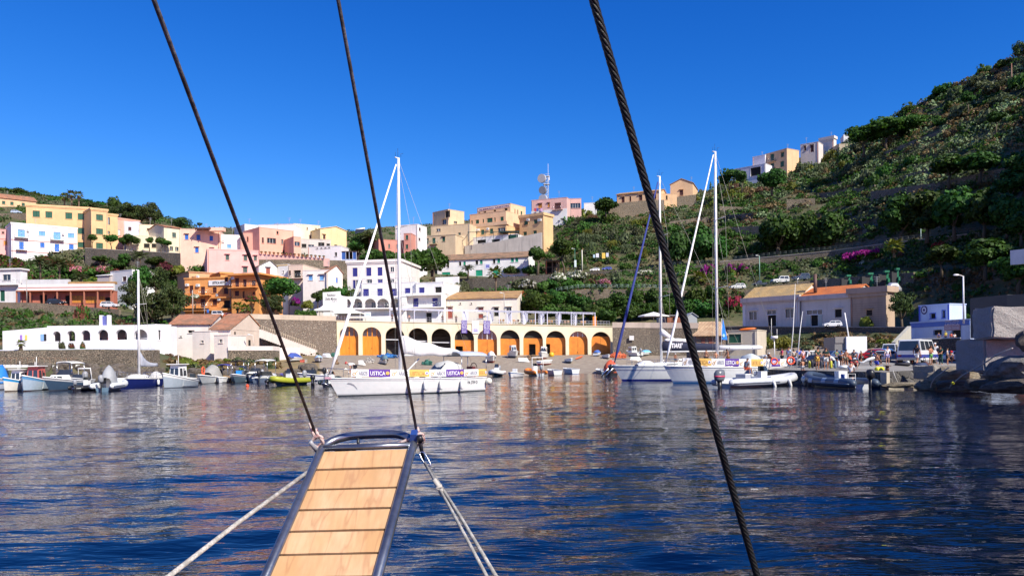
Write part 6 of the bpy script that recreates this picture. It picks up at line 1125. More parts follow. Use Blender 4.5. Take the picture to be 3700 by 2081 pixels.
r,L,B=boat('rib',982,1104,1392,-168,'yellow green inflatable boat with a slate blue bottom',hc=(.08,.16,.20),extra=((.36,.38,.03),),Lmax=7.5)
boat('speed',1072,1174,1377,186,'white speedboat with a blue stripe and dark windscreen left of the big yacht',hc=(.70,.70,.72),sc=(.04,.06,.3),Lmax=8)
r,L,B=boat('rib',1170,1232,1394,60,'black inflatable boat with white stern details hidden behind the big yacht bow',hc=(.02,.03,.035),extra=((.015,.03,.035),(.7,.7,.7)),Lmax=7)
def motor_alone(px,y0,y1,label):
 D=DZ(px,y1,0.0);p=W(px,y1,D);p.z=0;r=thing('outboard_motor',label,'outboard motor',p);h=W(px,y0,D).z;mb=MB();mb.loft([[Vector((q*math.cos(k*.785),q*math.sin(k*.785),z))for k in range(8)]for z,q in((0,.2),(h*.3,.16),(h*.5,.14),(h*.6,.24),(h*.85,.26),(h,.1))]);mb.build('cowling',M_black,r);mb=MB();mb.box((0,-.2,h*.45),(.04,.02,h*.4));mb.build('strip',M_steel,r)
boat('dinghy',690,735,1378,-70,'little white tender wedged behind the launch and the tarpaulin boat',Lmax=5);boat('cuddy',845,900,1374,-100,'white cabin boat half hidden behind the blue console boat',Lmax=5)
boat('dinghy',990,1050,1372,160,'white dinghy with a violet cover behind the yellow green inflatable',extra=(('tarp',(.08,.07,.25),-.5,.4,.5),));boat('speed',1128,1190,1369,10,'white open boat with a teal seat behind the white speedboat',sc=(.05,.25,.35));boat('dinghy',640,690,1380,-60,'pale boat stern showing behind the tall shelter boat');boat('dinghy',130,190,1390,-110,'small white tender behind the red wheelhouse boat');boat('speed',255,310,1392,-95,'white boat with a steel arch behind the chevron boat',extra=(('arch',),))
boat('rib',1761,1828,1360,-158,'white inflatable boat with a roll bar and dark red stripes near the yacht stern',hc=(.10,.22,.22),extra=((.74,.73,.71),(.3,.05,.06)),Lmax=7)
boat('dinghy',1826,1896,1363,-128,'white dinghy with a blue gunwale and dark red bottom',hc=(.68,.66,.66),sc=(.08,.2,.5),bc=(.12,.03,.02),Lmax=6.5,extra=(('box',(.75,.75,.74),.0),))
r,L,B=boat('rib',1886,1974,1357,175,'bright orange inflatable boat with a white console and roll bar',hc=(.5,.52,.55),extra=((.72,.20,.02),(.5,.08,.01)),Lmax=7);mb=MB();mb.tube([(-.3*L,-B*.4,.4),(-.25*L,-B*.36,2.0),(-.25*L,B*.36,2.0),(-.3*L,B*.4,.4)],.06,0,6);mb.build('roll_bar',M_white,r)
boat('dinghy',1969,2030,1355,178,'white clinker dinghy with a grey outboard',hc=(.72,.71,.68),bc=(.2,.15,.1),Lmax=6,fb=.7,fw=1.0);boat('dinghy',2025,2092,1350,176,'white rowing boat with a blue lower hull',hc=(.70,.70,.68),bc=(.03,.07,.3),Lmax=6,fb=.75,fw=1.05)
boat('dinghy',2148,2198,1349,172,'small grey dinghy floating beside a red buoy',hc=(.16,.2,.24),sc=(.7,.7,.7),Lmax=5)
def beached(kind,px0,px1,y,ang,label,**k):
 c=(px0+px1)/2;p=G(c,y);r,L,B=boat(kind,px0,px1,y,ang,label,D=p.y,z=p.z+.3,**k);r.location.z=p.z+.25;r.rotation_euler.x=random.uniform(-.08,.08);return r,L,B
beached('cuddy',1832,1880,1292,-70,'white cabin boat standing on the beach in front of the eighth arch',extra=(('hard',(.75,.76,.78),-.3,.12,2.0),),Lmax=6)
beached('cuddy',1940,1984,1297,-100,'red bottomed white cabin boat on the beach by the half open door',bc=(.2,.03,.03),extra=(('hard',(.75,.75,.74),-.35,.0,2.0),),Lmax=6)
beached('dinghy',1938,2004,1318,25,'red bottomed white and blue boat pulled up near the orange inflatable',bc=(.35,.04,.04),sc=(.05,.12,.5),Lmax=5.5);beached('dinghy',2040,2073,1311,-60,'small pale blue rowing boat lying tilted on the beach',hc=(.55,.66,.78),sc=(.2,.4,.7),Lmax=4)
beached('dinghy',2138,2178,1288,50,'beached boat under a blue tarpaulin in front of the last arch',hc=(.6,.62,.66),extra=(('tarp',(.06,.14,.42),-.5,.5,.8),),Lmax=5.5);beached('dinghy',2176,2206,1297,-80,'small white and light blue boat beside the orange nets',hc=(.66,.68,.7),sc=(.12,.42,.75),Lmax=4.5)
beached('cuddy',2258,2320,1290,160,'white cabin motor boat hauled out below the right harbour wall',Lmax=6.5,extra=(('hard',(.75,.74,.72),-.1,.22,1.7),));beached('dinghy',2306,2359,1285,10,'hauled out white boat with a light blue cover on trestles',hc=(.62,.66,.68),sc=(.1,.4,.7),extra=(('tarp',(.15,.45,.75),-.4,.5,.7),),Lmax=5.5)
beached('dinghy',1040,1084,1308,-95,'blue covered boat on the grass beside the red crate',hc=(.7,.7,.66),extra=(('tarp',(.05,.09,.35),-.5,.5,1.0),),Lmax=4.5);beached('dinghy',1127,1175,1310,-20,'pale boat with a light blue cover on the brown bank',hc=(.7,.71,.7),extra=(('tarp',(.35,.5,.65),-.5,.5,.6),),Lmax=5)
beached('dinghy',1362,1412,1318,-70,'boat under a green grey tarpaulin behind the yacht mast',hc=(.6,.6,.6),extra=(('tarp',(.12,.2,.24),-.5,.5,1.2),),Lmax=5);beached('cuddy',1752,1800,1310,-60,'white covered boat on a red cradle behind the yacht stern',bc=(.25,.04,.04),extra=(('tarp',(.7,.7,.7),-.4,.4,1.2),),Lmax=5.5)
def upturned(px0,px1,y,ang,label,col):
 c=(px0+px1)/2;p=G(c,y);L=(px1-px0)/F*p.y;r=thing('upturned_dinghy',label,'dinghy',p+Vector((0,0,.1)),math.radians(ang));pt=hullfn(L,L*.38,.35,.45,.3,.75,.3);mb=MB();N=12
 for s in(-1,1):
  for i in range(N):
   for a,b in((1,.5),(.5,0),(0,-.5),(-.5,-.8),(-.8,-1)):q=[pt(i/N,a,s),pt((i+1)/N,a,s),pt((i+1)/N,b,s),pt(i/N,b,s)];mb.add([(v.x,v.y,.45-v.z)for v in q],[(0,1,2,3)],0,True)
 mb.add([(v.x,v.y,.45-v.z)for v in(pt(0,1,-1),pt(0,0,-1),pt(0,-1,1),pt(0,0,1),pt(0,1,1))],[(0,1,2,3,4)]);mb.build('hull',paint(col,.4),r);mb=MB();mb.tube([(-L*.45,0,.76),(L*.2,0,.74),(L*.42,0,.5)],.03,0,5);mb.build('keel',M_grey,r)
upturned(1873,1914,1310,5,'white dinghy lying upside down on the beach between two cabin boats',(.78,.76,.74));upturned(2278,2320,1306,0,'cream dinghy upside down near the yacht bow',(.74,.70,.62));upturned(1163,1204,1295,-30,'white dinghy upside down on the bank at the foot of the steps',(.76,.76,.74));upturned(1196,1222,1293,-20,'dark green dinghy upside down beside the white one at the steps',(.05,.16,.1));upturned(1296,1322,1322,10,'white tender upside down behind the man on the yacht',(.78,.77,.74))
def heap(px0,px1,y0,y1,col,label,cat,name,n=70,m=None):
 c=(px0+px1)/2;p=G(c,y1);wd=(px1-px0)/F*p.y;h=(y1-y0)/F*p.y;mb=MB();rg=random.Random(int(px0))
 for _ in range(n):
  a=rg.uniform(-.5,.5);q=Vector((a*wd,rg.uniform(-.3,.3)*wd*.5,rg.uniform(0,h)*(1-abs(a)*1.2)));d=Vector((rg.uniform(-1,1),rg.uniform(-1,1),rg.uniform(-.5,.5)))*.3*min(wd,2)*.5;mb.tube([q-d,q+Vector((0,0,.1)),q+d],rg.uniform(.04,.12),0,5)
 mb.ball((0,0,h*.25),(wd*.42,wd*.2,h*.5),0,10,6);mb.v=[(v[0]+p.x,v[1]+p.y,v[2]+p.z)for v in mb.v];mb.top(name,m or paint(col,.8),label,cat)
heap(2204,2262,1268,1294,(.60,.14,.06),'heap of orange fishing nets on the beach at the foot of the right wall','nets','fishing_nets',120);heap(1108,1136,1262,1280,(.04,.14,.09),'heap of green nets near the cream steps','nets','fishing_nets');heap(1882,1960,1282,1300,(.25,.17,.12),'pile of scrap timber and nets on the beach below the half open door','timber pile','timber_pile',140,M_wood)
heap(1526,1560,1296,1318,(.03,.14,.11),'dark green net heap behind the yacht cabin','nets','fishing_nets');heap(1366,1440,1276,1292,(.03,.18,.5),'bundled bright blue tarpaulin behind the yacht mast','tarpaulin','blue_tarpaulin',60)
heap(1205,1225,1296,1316,(.2,.16,.12),'pile of grey driftwood left of the yacht forestay','timber pile','timber_pile',40,M_wood);heap(1322,1350,1290,1312,(.45,.42,.38),'crumpled pale canvas heap on the bank behind the yacht','canvas','canvas_heap')
def sbox(px0,px1,y0,y1,D,col,label,cat,name,dep=.6):
 A,B=W(px0,y1,D),W(px1,y1,D);f=Fac(A,B);z0,z1=A.z,W(px0,y0,D).z;mb=MB();f.bx(mb,0,f.L,z0,z1,-dep,0);f.bx(mb,-.03,f.L+.03,z1+.002,z1+.05,-dep-.03,.03,1)
 return mb.top(name,[paint(col,.6),paint(dk(col,.8),.6)],label,cat)
g_=G(1092,1310);sbox(1084,1100,1300,1313,g_.y,(.60,.12,.08),'red crate on the brown bank beside the blue covered boat','crate','fish_crate');sbox(1101,1107,1297,1316,g_.y-1,(.42,.38,.32),'small concrete pillar beside the red crate','pillar','concrete_pillar')
mb=MB();p=G(2078,1303);q=G(2108,1292);d=(q-p);mb.loft([[p+d*t+Vector((0,.3*math.cos(a)*s,.3+.25*math.sin(a)*s))for a in(0,1.05,2.1,3.14,4.2,5.2)]for t,s in((0,.1),(.2,.8),(.5,1),(.8,.8),(1,.1))]);mb.top('canoe',paint((.60,.14,.05),.6),'orange red canoe lying on the beach beside the pale blue boat','canoe')
p=G(1993,1290);mb=MB();mb.ball(p+Vector((0,0,.45)),.5,0,12,8);mb.top('yellow_buoy',paint((.75,.45,.02)),'yellow buoy ball on the beach left of the slipway','buoy')
def buoy(px,y,r,col,label,cone=False):
 D=DZ(px,y,0);p=W(px,y,D);mb=MB()
 if cone:mb.tube([p+Vector((0,0,-.1)),p+Vector((0,0,.12)),p+Vector((0,0,r*2.6))],[r,r,r*.15],0,10)
 else:mb.ball(p+Vector((0,0,r*.35)),r,0,12,8);mb.tube([p+Vector((0,0,r*1.25)),p+Vector((0,0,r*1.6))],.03,0,5)
 mb.top('mooring_buoy',paint(col,.4),label,'buoy')
OB=(.80,.08,.02)
buoy(632,1400,.16,OB,'orange buoy floating in front of the grey hulled shelter boat');buoy(894,1396,.17,OB,'orange buoy floating alone below the blue console boat');buoy(365,1407,.26,OB,'orange red buoy touching the black inflatable boat');buoy(1217,1388,.26,OB,'red buoy left of the big yacht bow');buoy(974,1378,.2,(.8,.16,.1),'salmon cone buoy beside the dark outboard motor',True);buoy(85,1411,.17,(.8,.8,.78),'white buoy below the blue gunwale fishing boat');buoy(355,1399,.1,(.8,.8,.8),'tiny white float beside the orange red buoy');buoy(2163,1344,.14,OB,'small red buoy beside the grey dinghy')
motor_alone(965,1371,1395,'black outboard standing up left of the yellow green inflatable');motor_alone(1130,1353,1393,'tall black outboard in front of the white speedboat')
for k,(px,lab)in enumerate(((2187,'left of the pair'),(2203,'right of the pair'))):
 D=DZ(px,1361,0);p=W(px,1361,D);r=thing('raised_outboard','tilted silver outboard left of the blue striped yacht bow, '+lab,'outboard motor',p);mb=MB();mb.tube([(-.5,0,0),(-.1,0,.55),(.55,0,1.15)],[.1,.1,.12],0,8);mb.build('leg',M_steel,r);mb=MB();mb.ball((.75,0,1.3),(.42,.25,.28),0,10,6);mb.build('cowling',M_grey,r)
r,L,B=boat('speed',2172,2240,1359,10,'orange and dark motor boat half hidden behind the blue striped yacht bow',hc=(.03,.03,.03),sc=(.65,.12,.04),Lmax=6,extra=(('tarp',(.62,.1,.04),-.2,.4,1.1),))
def rockm(c):
 key=('rk',c)
 if key not in _mc:t=NT('boulder_rock');n=t.noise(3.2,7,rough=.72);k=t.noise(.6,4);g=t.noise(16,5,rough=.8);cc=t.mix(t.ramp(n,[(.35,(0,0,0)),(.62,(1,1,1))]),dk(c,.35),dk(c,1.2));_mc[key]=t.fin(t.mix(t.ramp(k,[(.4,(0,0,0)),(.7,(.6,)*3)]),cc,dk(c,.6)),.95);t.bump(t.math('ADD',n,t.math('MULTIPLY',g,.4)),1.0,.25)
 return _mc[key]
rk=rockm((.17,.14,.11))
def rock(p,r,label,mat=None,group=None,sc=(1,1,.8),seed=0):
 rg=np.random.default_rng(seed);bm=bmesh.new();bmesh.ops.create_icosphere(bm,subdivisions=3,radius=1)
 ph=rg.uniform(0,6,6)
 for v in bm.verts:
  c=v.co;k=1+.16*math.sin(2.3*c.x+ph[0])*math.sin(2.9*c.y+ph[1])+.13*math.sin(4.1*c.z+3*c.x+ph[2])+.08*math.sin(7*c.y+ph[3]-3*c.z)+.04*math.sin(13*c.x+ph[4])
  v.co=Vector((max(-.95,min(.95,c.x*k)),max(-.95,min(.95,c.y*k)),max(-.75,min(.92,c.z*k))))
 me=bpy.data.meshes.new('rock');bm.to_mesh(me);bm.free();me.materials.append(mat or rk);return tag(link('rock',me,loc=p,rz=rg.uniform(0,6),sc=tuple(r*s for s in sc)),label,'rock',group)
for i in range(60):
 px=random.choice([random.uniform(120,1160),random.uniform(120,600)]);p=T(px,random.uniform(.1,1.3));rock(p,random.uniform(.5,1.3),'dark boulder on the shore behind the left moored boats',group='boulders along the left shore',seed=i)
 #  QUAY AND BLOCKS
QE=[(2560,1330),(2863,1338.5),(3027,1341),(3187,1343.5),(3336,1336),(3420,1330),(3560,1330),(3900,1330)]
_qx=[q[0]for q in QE];_qd=[DZ(a,b,1.2)for a,b in QE]
_qd[0]=84;_qd[1]=68
def QZ(px,D):e=float(np.interp(px,_qx,_qd));return 1.2+.047*max(0,D-e)
def onquay(px,py):
 D=50.0
 for _ in range(400):
  if W(px,py,D).z<=QZ(px,D):break
  D+=.15
 p=W(px,py,D);p.z=QZ(px,D);return p
QC=plaster((.24,.225,.205),.7);QS=stone((.10,.095,.09),(.055,.05,.048),(.16,.15,.13),1.1,1.3,.03)
mb=MB();xs=np.interp(np.arange(0,41),np.linspace(0,40,len(_qx)),_qx);pr=None
for x in sorted(set(list(xs)+_qx)):
 e=float(np.interp(x,_qx,_qd));u=(x-CX)/F;col=[Vector((u*e,e,-2)),Vector((u*e,e,1.2)),Vector((u*(e+9),e+9,QZ(x,e+9))),Vector((u*(e+26),e+26,QZ(x,e+26))),Vector((u*(e+40),e+40,QZ(x,e+30)-.2))]
 if pr:[mb.quad(pr[i],col[i],col[i+1],pr[i+1],1 if i==0 else 0)for i in range(4)]
 pr=col
tag(mb.top('quay',[QC,QS],org=(40,70,0)),kind='structure')
mb=MB();a,b=W(3190,1343,_qd[3]-.02),W(3336,1336,_qd[4]-.02)
A_,B_=Vector((a.x,a.y-.25,0)),Vector((b.x,b.y-.25,0));f=Fac(A_,B_);f.bx(mb,0,.55,-1.2,1.17,-.3,.15);f.bx(mb,.56,f.L,-1.2,.25,-.3,.12);mb.top('quay_footing',plaster((.42,.37,.28),.7),'pale concrete footing along the base of the stone quay','footing')
def block(c,d,rz,label,col=(.33,.31,.29),name='concrete_block',tilt=0,cat='block'):
 bm=bmesh.new();bmesh.ops.create_cube(bm,size=1);bmesh.ops.scale(bm,vec=d,verts=bm.verts);bmesh.ops.bevel(bm,geom=bm.edges[:],offset=min(d)*.05,segments=2,affect='EDGES');bmesh.ops.subdivide_edges(bm,edges=bm.edges[:],cuts=3,use_grid_fill=True)
 for v in bm.verts:v.co+=Vector((math.sin(v.co.y*3.1+v.co.z*5),math.sin(v.co.x*2.7+v.co.z*4),math.sin(v.co.x*4.3+v.co.y*3)))*.035
 me=bpy.data.meshes.new(name);bm.to_mesh(me);bm.free();key='rough%s'%(col,)
 if key not in _mc:t=NT('rough_concrete');n=t.noise(6,6,rough=.75);k=t.noise(.9,5);_mc[key]=t.fin(t.mix(t.ramp(k,[(.35,(0,0,0)),(.7,(1,1,1))]),t.mix(n,dk(col,.45),dk(col,1.3)),dk(col,.95)),.95);t.bump(n,1.0,.12)
 me.materials.append(_mc[key]);o=link(name,me,loc=c,rz=rz);o.rotation_euler.x=tilt;return tag(o,label,cat)
def blockat(px0,px1,y0,y1,D,dep,rz,label,**k):
 a,b=W(px0,y1,D),W(px1,y0,D);w_,h=b.x-a.x,b.z-a.z;c=Vector(((a.x+b.x)/2,D+dep/2,(a.z+b.z)/2));return block(c,(w_,dep,h),rz,label,**k)
def cornerblock(pxL,pxC,pxR,y0,y1,Dc,label,dl=1.2,dr=2.5,**k):
 zt,zb_=W(pxC,y0,Dc).z,W(pxC,y1,Dc).z;C_=W(pxC,y0,Dc);L_=W(pxL,y0,Dc+dl);R_=W(pxR,y0,Dc+dr);e=Vector((R_.x-C_.x,R_.y-C_.y,0));wd=e.length;e.normalize();nrm=Vector((-e.y,e.x,0));dp=(Vector((L_.x,L_.y,0))-Vector((C_.x,C_.y,0))).dot(nrm);dp=max(dp,2.0)
 c=Vector((C_.x,C_.y,0))+e*wd/2+nrm*dp/2;c.z=(zt+zb_)/2;return block(c,(wd,dp,zt-zb_),math.atan2(e.y,e.x),label,**k)
cornerblock(3512,3585,3830,1108,1224,47,'upper rough concrete cube at the right edge, lying on the lower one',dl=2.1,dr=0,col=(.40,.37,.34))
cornerblock(3448,3556,3720,1224,1345,48,'lower rough concrete cube below the upper cube at right',dl=3.2,dr=0,col=(.36,.33,.31))
cornerblock(3344,3375,3425,1322,1370,58,'low concrete block at the end of the quay',dl=1.6,dr=.4,col=(.34,.31,.26))
RKm=rockm((.36,.30,.21))
block(Vector((0,400,-30)),(1,1,1),0,'x')if 0 else None
def rockat(px,py,rpx,D,label,sc=(1,1,.8),seed=0,mat=None):r=rpx/F*D;return rock(W(px,py,D),r,label,mat,None,sc,seed)
rockat(3440,1362,78,54,'big tan boulder below the quay end with a rope across it',(1.15,.9,.55),101,RKm);rockat(3370,1392,52,55,'tan boulder at the waterline under the quay end',(1.3,.9,.45),102,RKm);rockat(3255,1392,45,57,'flat tan rock at the foot of the pale quay footing',(1.5,.6,.28),108,RKm)
rockat(3672,1340,108,44,'huge grey pitted boulder at the right edge',(1.0,.9,.56),103,rockm((.24,.23,.21)));rockat(3722,1235,50,43,'dark boulder behind the upper cube at the right edge',(.8,1,.95),104);rockat(3570,1392,62,46,'dark wet rock at the waterline below the cubes',(1.5,.8,.4),105);rockat(3690,1395,90,43,'dark wet rock at the waterline in the right corner',(1.4,.8,.4),106);rockat(3480,1395,60,52,'dark rock between the tan boulders at the waterline',(1.5,.8,.4),107)
def line(pts,r,label,name='rope',cat='rope',m=None):
 mb=MB();mb.tube(pts,r,0,6);return mb.top(name,m or M_rope,label,cat)
line([W(3658,1258,41),W(3600,1282,42.5),W(3560,1310,43.5),W(3478,1356,46),W(3440,1388,47.5),W(3430,1401,48)],.035,'long pale mooring rope over the boulders at right');line([W(3428,1328,50),W(3380,1362,51),W(3365,1385,52),W(3362,1400,52)],.03,'mooring rope hanging over the tan boulder');line([W(3226,1338,57.2),W(3234,1362,57),W(3252,1398,57)],.03,'pale rope hanging from the quay edge')
mb=MB();p=W(3443,1384,47);mb.ball(p,.09);mb.top('float',paint((.7,.6,.02)),'small yellow float on the rope at the boulders','float')
heap(3668,3760,1250,1290,(.65,.12,.04),'orange net at the right edge on the boulders','nets','fishing_nets',60);bpy.data.objects[-1:]if 0 else None
#  YACHTS
def yacht(name,label,bow,stern,B,fb,fw,rake,bands,mast,mtop,tw=.7,cabinh=.45,Db=None,Ds=None):
 Db=Db or DZ(*bow,0);Ds=Ds or DZ(*stern,0);pb,ps=W(*bow,Db),W(*stern,Ds);pb.z=ps.z=0;d=pb-ps;Lw=d.length;a=math.atan2(d.y,d.x);L=Lw+rake;e=d.normalized();c=ps+e*L/2+Vector((-e.y,e.x,0))*(-B*.45);c.z=0
 r=thing(name,label,'sailing boat',c,a);pt,ho=hull(r,L,B,fb,fw,bands,rake,tw,.6,0,N=28);M=Matrix.Translation(c)@Matrix.Rotation(a,4,'Z')
 us=np.linspace(0,1,60);px=[PX(M@pt(u,1,1))[0]for u in us];o=np.argsort(px);U=lambda x:float(np.interp(x,np.array(px)[o],us[o]))
 xs=np.linspace(-L/2,L/2,60);cpx=[PX(M@Vector((x,0,fw)))[0]for x in xs];o2=np.argsort(cpx);X=lambda x:float(np.interp(x,np.array(cpx)[o2],xs[o2]))
 mx=X(mast);mw=M@Vector((mx,0,0));mh=W(mast,mtop,mw.y).z
 dz=lambda x:fb+(fw-fb)*((x+L/2)/L)**1.8
 mb=MB();x0,x1=-L*.18,mx+L*.12;mb.loft([[Vector((x,B*w_*math.cos(t),dz(x)+h*math.sin(t)))for t in[math.pi*k/6 for k in range(7)]]for x,w_,h in((x0,.33,cabinh),(mx,.28,cabinh*.9),(x1-.5,.2,cabinh*.6),(x1,.16,.03))]);ch=mb.build('coach_roof',M_white,r)
 wb=MB()
 for s in(-1,1):
  for k in range(3):xa=x0+.3+k*(mx-x0)/3;q=[Vector((xa,s*(B*.325),dz(xa)+cabinh*.25)),Vector((xa+(mx-x0)/3-.35,s*B*.315,dz(xa)+cabinh*.25)),Vector((xa+(mx-x0)/3-.4,s*B*.30,dz(xa)+cabinh*.48)),Vector((xa+.05,s*B*.31,dz(xa)+cabinh*.48))];wb.quad(*(q if s<0 else q[::-1]))
 wb.build('windows',glassm(),ch)
 mb=MB();mb.tube([(mx,0,fb),(mx,0,mh*.6),(mx-.05,0,mh)],[.13,.12,.09],0,10);mb.tube([(mx-.1,0,mh-.02),(mx+.25,0,mh)],.05,0,5);mo=mb.build('mast',paint((.80,.80,.78),.3),r);mb=MB()
 mb.tube([(mx,0,mh),(mx,0,mh+.7)],.012,0,4);mb.tube([(mx-.25,0,mh+.1),(mx-.25,0,mh+.35),(mx-.45,0,mh+.38)],.012,0,4);mb.tube([(mx+.2,0,mh+.1),(mx+.2,0,mh+.4)],.012,0,4);mb.build('masthead_instruments',M_black,mo);mb=MB();sp=[]
 for k,w_ in((.36,.30),(.68,.24)):z=fw+(mh-fw)*k;[mb.tube([(mx,0,z),(mx-.35,s*B*w_*1.3,z+.08)],.03,0,5)for s in(-1,1)];sp.append((z+.08,B*w_*1.3))
 mb.build('spreaders',paint((.6,.6,.6)),mo);mb=MB();R_=.011
 for s in(-1,1):
  mb.tube([(mx-.4,s*B*.45,dz(mx)),(mx-.35,s*sp[0][1],sp[0][0]),(mx-.35,s*sp[1][1],sp[1][0]),(mx,0,mh-.3)],R_,0,4);mb.tube([(mx-.7,s*B*.44,dz(mx)),(mx,0,sp[0][0])],R_,0,4);mb.tube([(mx-.35,s*sp[0][1],sp[0][0]),(mx,0,sp[1][0])],R_,0,4)
 mb.tube([(-L/2+.15,0,fb),(mx,0,mh)],R_,0,4);mb.tube([(mx-.15,.1,fb+1),(mx-.12,0,mh-.5)],R_*.8,0,4);mb.build('rigging',plain('rigging_wire',(.45,.42,.35),.4),r)
 mb=MB();zb=dz(L/2);mb.tube([pt(.88,1,-1),pt(.88,1,-1)+Vector((0,0,.65)),Vector((L/2+.05,0,zb+.7)),pt(.88,1,1)+Vector((0,0,.65)),pt(.88,1,1)],.022,0,6);mb.tube([(L/2-.1,0,zb),(L/2+.05,0,zb+.7)],.02,0,5);mb.build('pulpit',M_steel,r);mb=MB();ps_=[pt(.03,1,-1),pt(.03,1,1)];mb.tube([ps_[0]+Vector((.9,0,0)),ps_[0]+Vector((.9,0,.65)),ps_[0]+Vector((0,0,.65)),ps_[1]+Vector((0,0,.65)),ps_[1]+Vector((.9,0,.65)),ps_[1]+Vector((.9,0,0))],.022,0,6);mb.build('pushpit',M_steel,r)
 mb=MB()
 for s in(-1,1):
  for h in(.6,.32):mb.tube([pt(u,1,s)+Vector((0,0,h))for u in np.linspace(.08,.88,12)],.008,0,4)
  for u in np.linspace(.12,.84,8):mb.tube([pt(u,1,s),pt(u,1,s)+Vector((0,0,.62))],.014,0,4)
 mb.build('guard_rails',M_steel,r)
 return dict(r=r,pt=pt,L=L,B=B,U=U,X=X,M=M,mx=mx,mh=mh,dz=dz)
VPUR=plain('violet_banner',(.11,.035,.30),.7);VYEL=plain('yellow_banner',(.80,.48,.12),.7);VWHT=plain('white_banner',(.80,.79,.80),.7);OCH=plain('ochre_ink',(.62,.36,.10));GRI=plain('grey_ink',(.33,.33,.36));WHI=plain('white_ink',(.85,.83,.86))
def banner(Y,segs,z0,z1,label,off=.06):
 """a cloth strip hung outside the guard rails: lettered panels"""
 r,pt,U=Y['r'],Y['pt'],Y['U'];S=lambda px,z,d=0:pt(U(px),1,1)+Vector((0,off+d,z));org=Y['M']@S((segs[0][0]+segs[-1][1])/2,z0)
 b=thing('banner',label,'banner',org);Mi=Y['M'];tow=lambda v:(Mi@v)-org
 for x0,x1,kind in segs:
  mb=MB();n=6
  for i in range(n):
   a,c=x0+(x1-x0)*i/n,x0+(x1-x0)*(i+1)/n;g=lambda x:.015*math.sin(x*.35);q=[S(a,z0,g(a)),S(c,z0,g(c)),S(c,z1,g(c)),S(a,z1,g(a))];mb.quad(*[tow(v)for v in q])
  m=dict(v=VPUR,y=VYEL,w=VWHT)[kind];p=mb.build('panel',m,b);txt='USTICA' if kind in 'vy' else 'ARIOS';ink=dict(v=WHI,y=OCH,w=GRI)[kind]
  t0,t1=(.06,.76)if kind in 'vy' else(.42,.93);me,lo,hi=text_mesh(txt,.015,0,.0)
  for v in me.vertices:fx=(v.co.x-lo[0])/(hi[0]-lo[0]);fy=(v.co.y-lo[1])/(hi[1]-lo[1]);v.co=tow(S(x0+(x1-x0)*(t0+(t1-t0)*fx),z0+(z1-z0)*(.2+.55*fy),.032))
  me.materials.clear();me.materials.append(ink);link('lettering',me,b)
  def disc(cx,cz,rx,rz,m_,d=.03,nm='emblem',ring=False):
   k=MB();c=[(cx+rx*math.cos(a*.5236),cz+rz*math.sin(a*.5236))for a in range(12)]
   if ring:ci=[(cx+rx*.62*math.cos(a*.5236),cz+rz*.62*math.sin(a*.5236))for a in range(12)];[k.quad(*[tow(S(x0+(x1-x0)*q[0],z0+(z1-z0)*q[1],d))for q in(c[i],c[(i+1)%12],ci[(i+1)%12],ci[i])])for i in range(12)]
   else:k.poly([tow(S(x0+(x1-x0)*q[0],z0+(z1-z0)*q[1],d))for q in c])
   k.build(nm,m_,b)
  if kind in 'vy':disc(.87,.5,.09,.24,VYEL if kind=='v' else WHI);disc(.87,.5,.04,.13,OCH if kind=='v' else VPUR,.036)
  else:disc(.16,.35,.10,.22,OCH,.03,'emblem',True);k=MB();k.quad(*[tow(S(x0+(x1-x0)*q[0],z0+(z1-z0)*q[1],.03))for q in((.22,.5),(.26,.45),(.38,.8),(.35,.84))]);k.build('emblem',OCH,b)
 return b
HW,HB,HN=paint((.78,.78,.76),.25,0,.06),paint((.02,.035,.24),.3),paint((.03,.16,.42),.3);HG=paint((.45,.46,.48),.3)
YA=yacht('sailing_yacht','large white sailing yacht with lettered banners crossing the middle of the harbour',(1256,1434),(1768,1412),3.4,1.05,1.28,.75,[(-1,.0,paint((.04,.05,.05),.5)),(.001,.07,paint((.06,.07,.08))),(.071,.10,HW),(.101,.13,HG),(.131,.84,HW),(.841,.87,HG),(.871,1,HW)],1447,571)
SA=[(1268,1331,'w'),(1331,1409,'v'),(1409,1477,'w'),(1477,1550,'y'),(1550,1611,'w'),(1611,1675,'v'),(1675,1727,'w'),(1727,1758,'y')]
banner(YA,SA,.14,.66,'row of white, violet and yellow USTICA banners along the guard rail of the crossing yacht')
r=YA['r'];mx,mh,L,B,X,dz,pt=YA['mx'],YA['mh'],YA['L'],YA['B'],YA['X'],YA['dz'],YA['pt']
CV=paint((.66,.65,.64),.9);mb=MB();bz=W(1450,1282,56).z;xe=X(1672);n=10;secs=[]
for i in range(n+1):
 k=i/n;x=mx-.12+(xe-mx+.12)*k;h=(1.25*(1-k)**.9+.22);w_=.24*(1-.5*k);zz=bz+.02-.12*math.sin(k*3.1)+.06*math.sin(k*17);secs.append([Vector((x,w_*c*(1-.5*max(0,s)),zz+h*.5+h*.5*s))for c,s in[(math.cos(t),math.sin(t))for t in[j*math.pi/5 for j in range(10)]]])
mb.loft(secs);mb.build('furled_mainsail',CV,r);mb=MB();mb.tube([(mx-.1,0,bz-.02),(xe-.3,0,bz+.03)],.07,0,8);mb.build('boom',M_white,r)
mb=MB();mb.tube([(L/2-.15,0,1.5),(L/2-.15+(mx-L/2)*.1,0,1.5+(mh-1.5)*.1),(mx+.15,0,mh-.5)],[.05,.13,.05],0,8);mb.build('furled_genoa',paint((.82,.81,.80),.8),r)
mb=MB();mb.tube([(X(1400),.3,dz(0)+.5),(X(1365),.3,dz(0)+.5)],.03,0,5);mb.tube([(X(1470),-.4,dz(0)+.3),(X(1525),-.4,dz(0)+1.45)],.05,0,6);mb.build('spinnaker_pole',M_white,r)
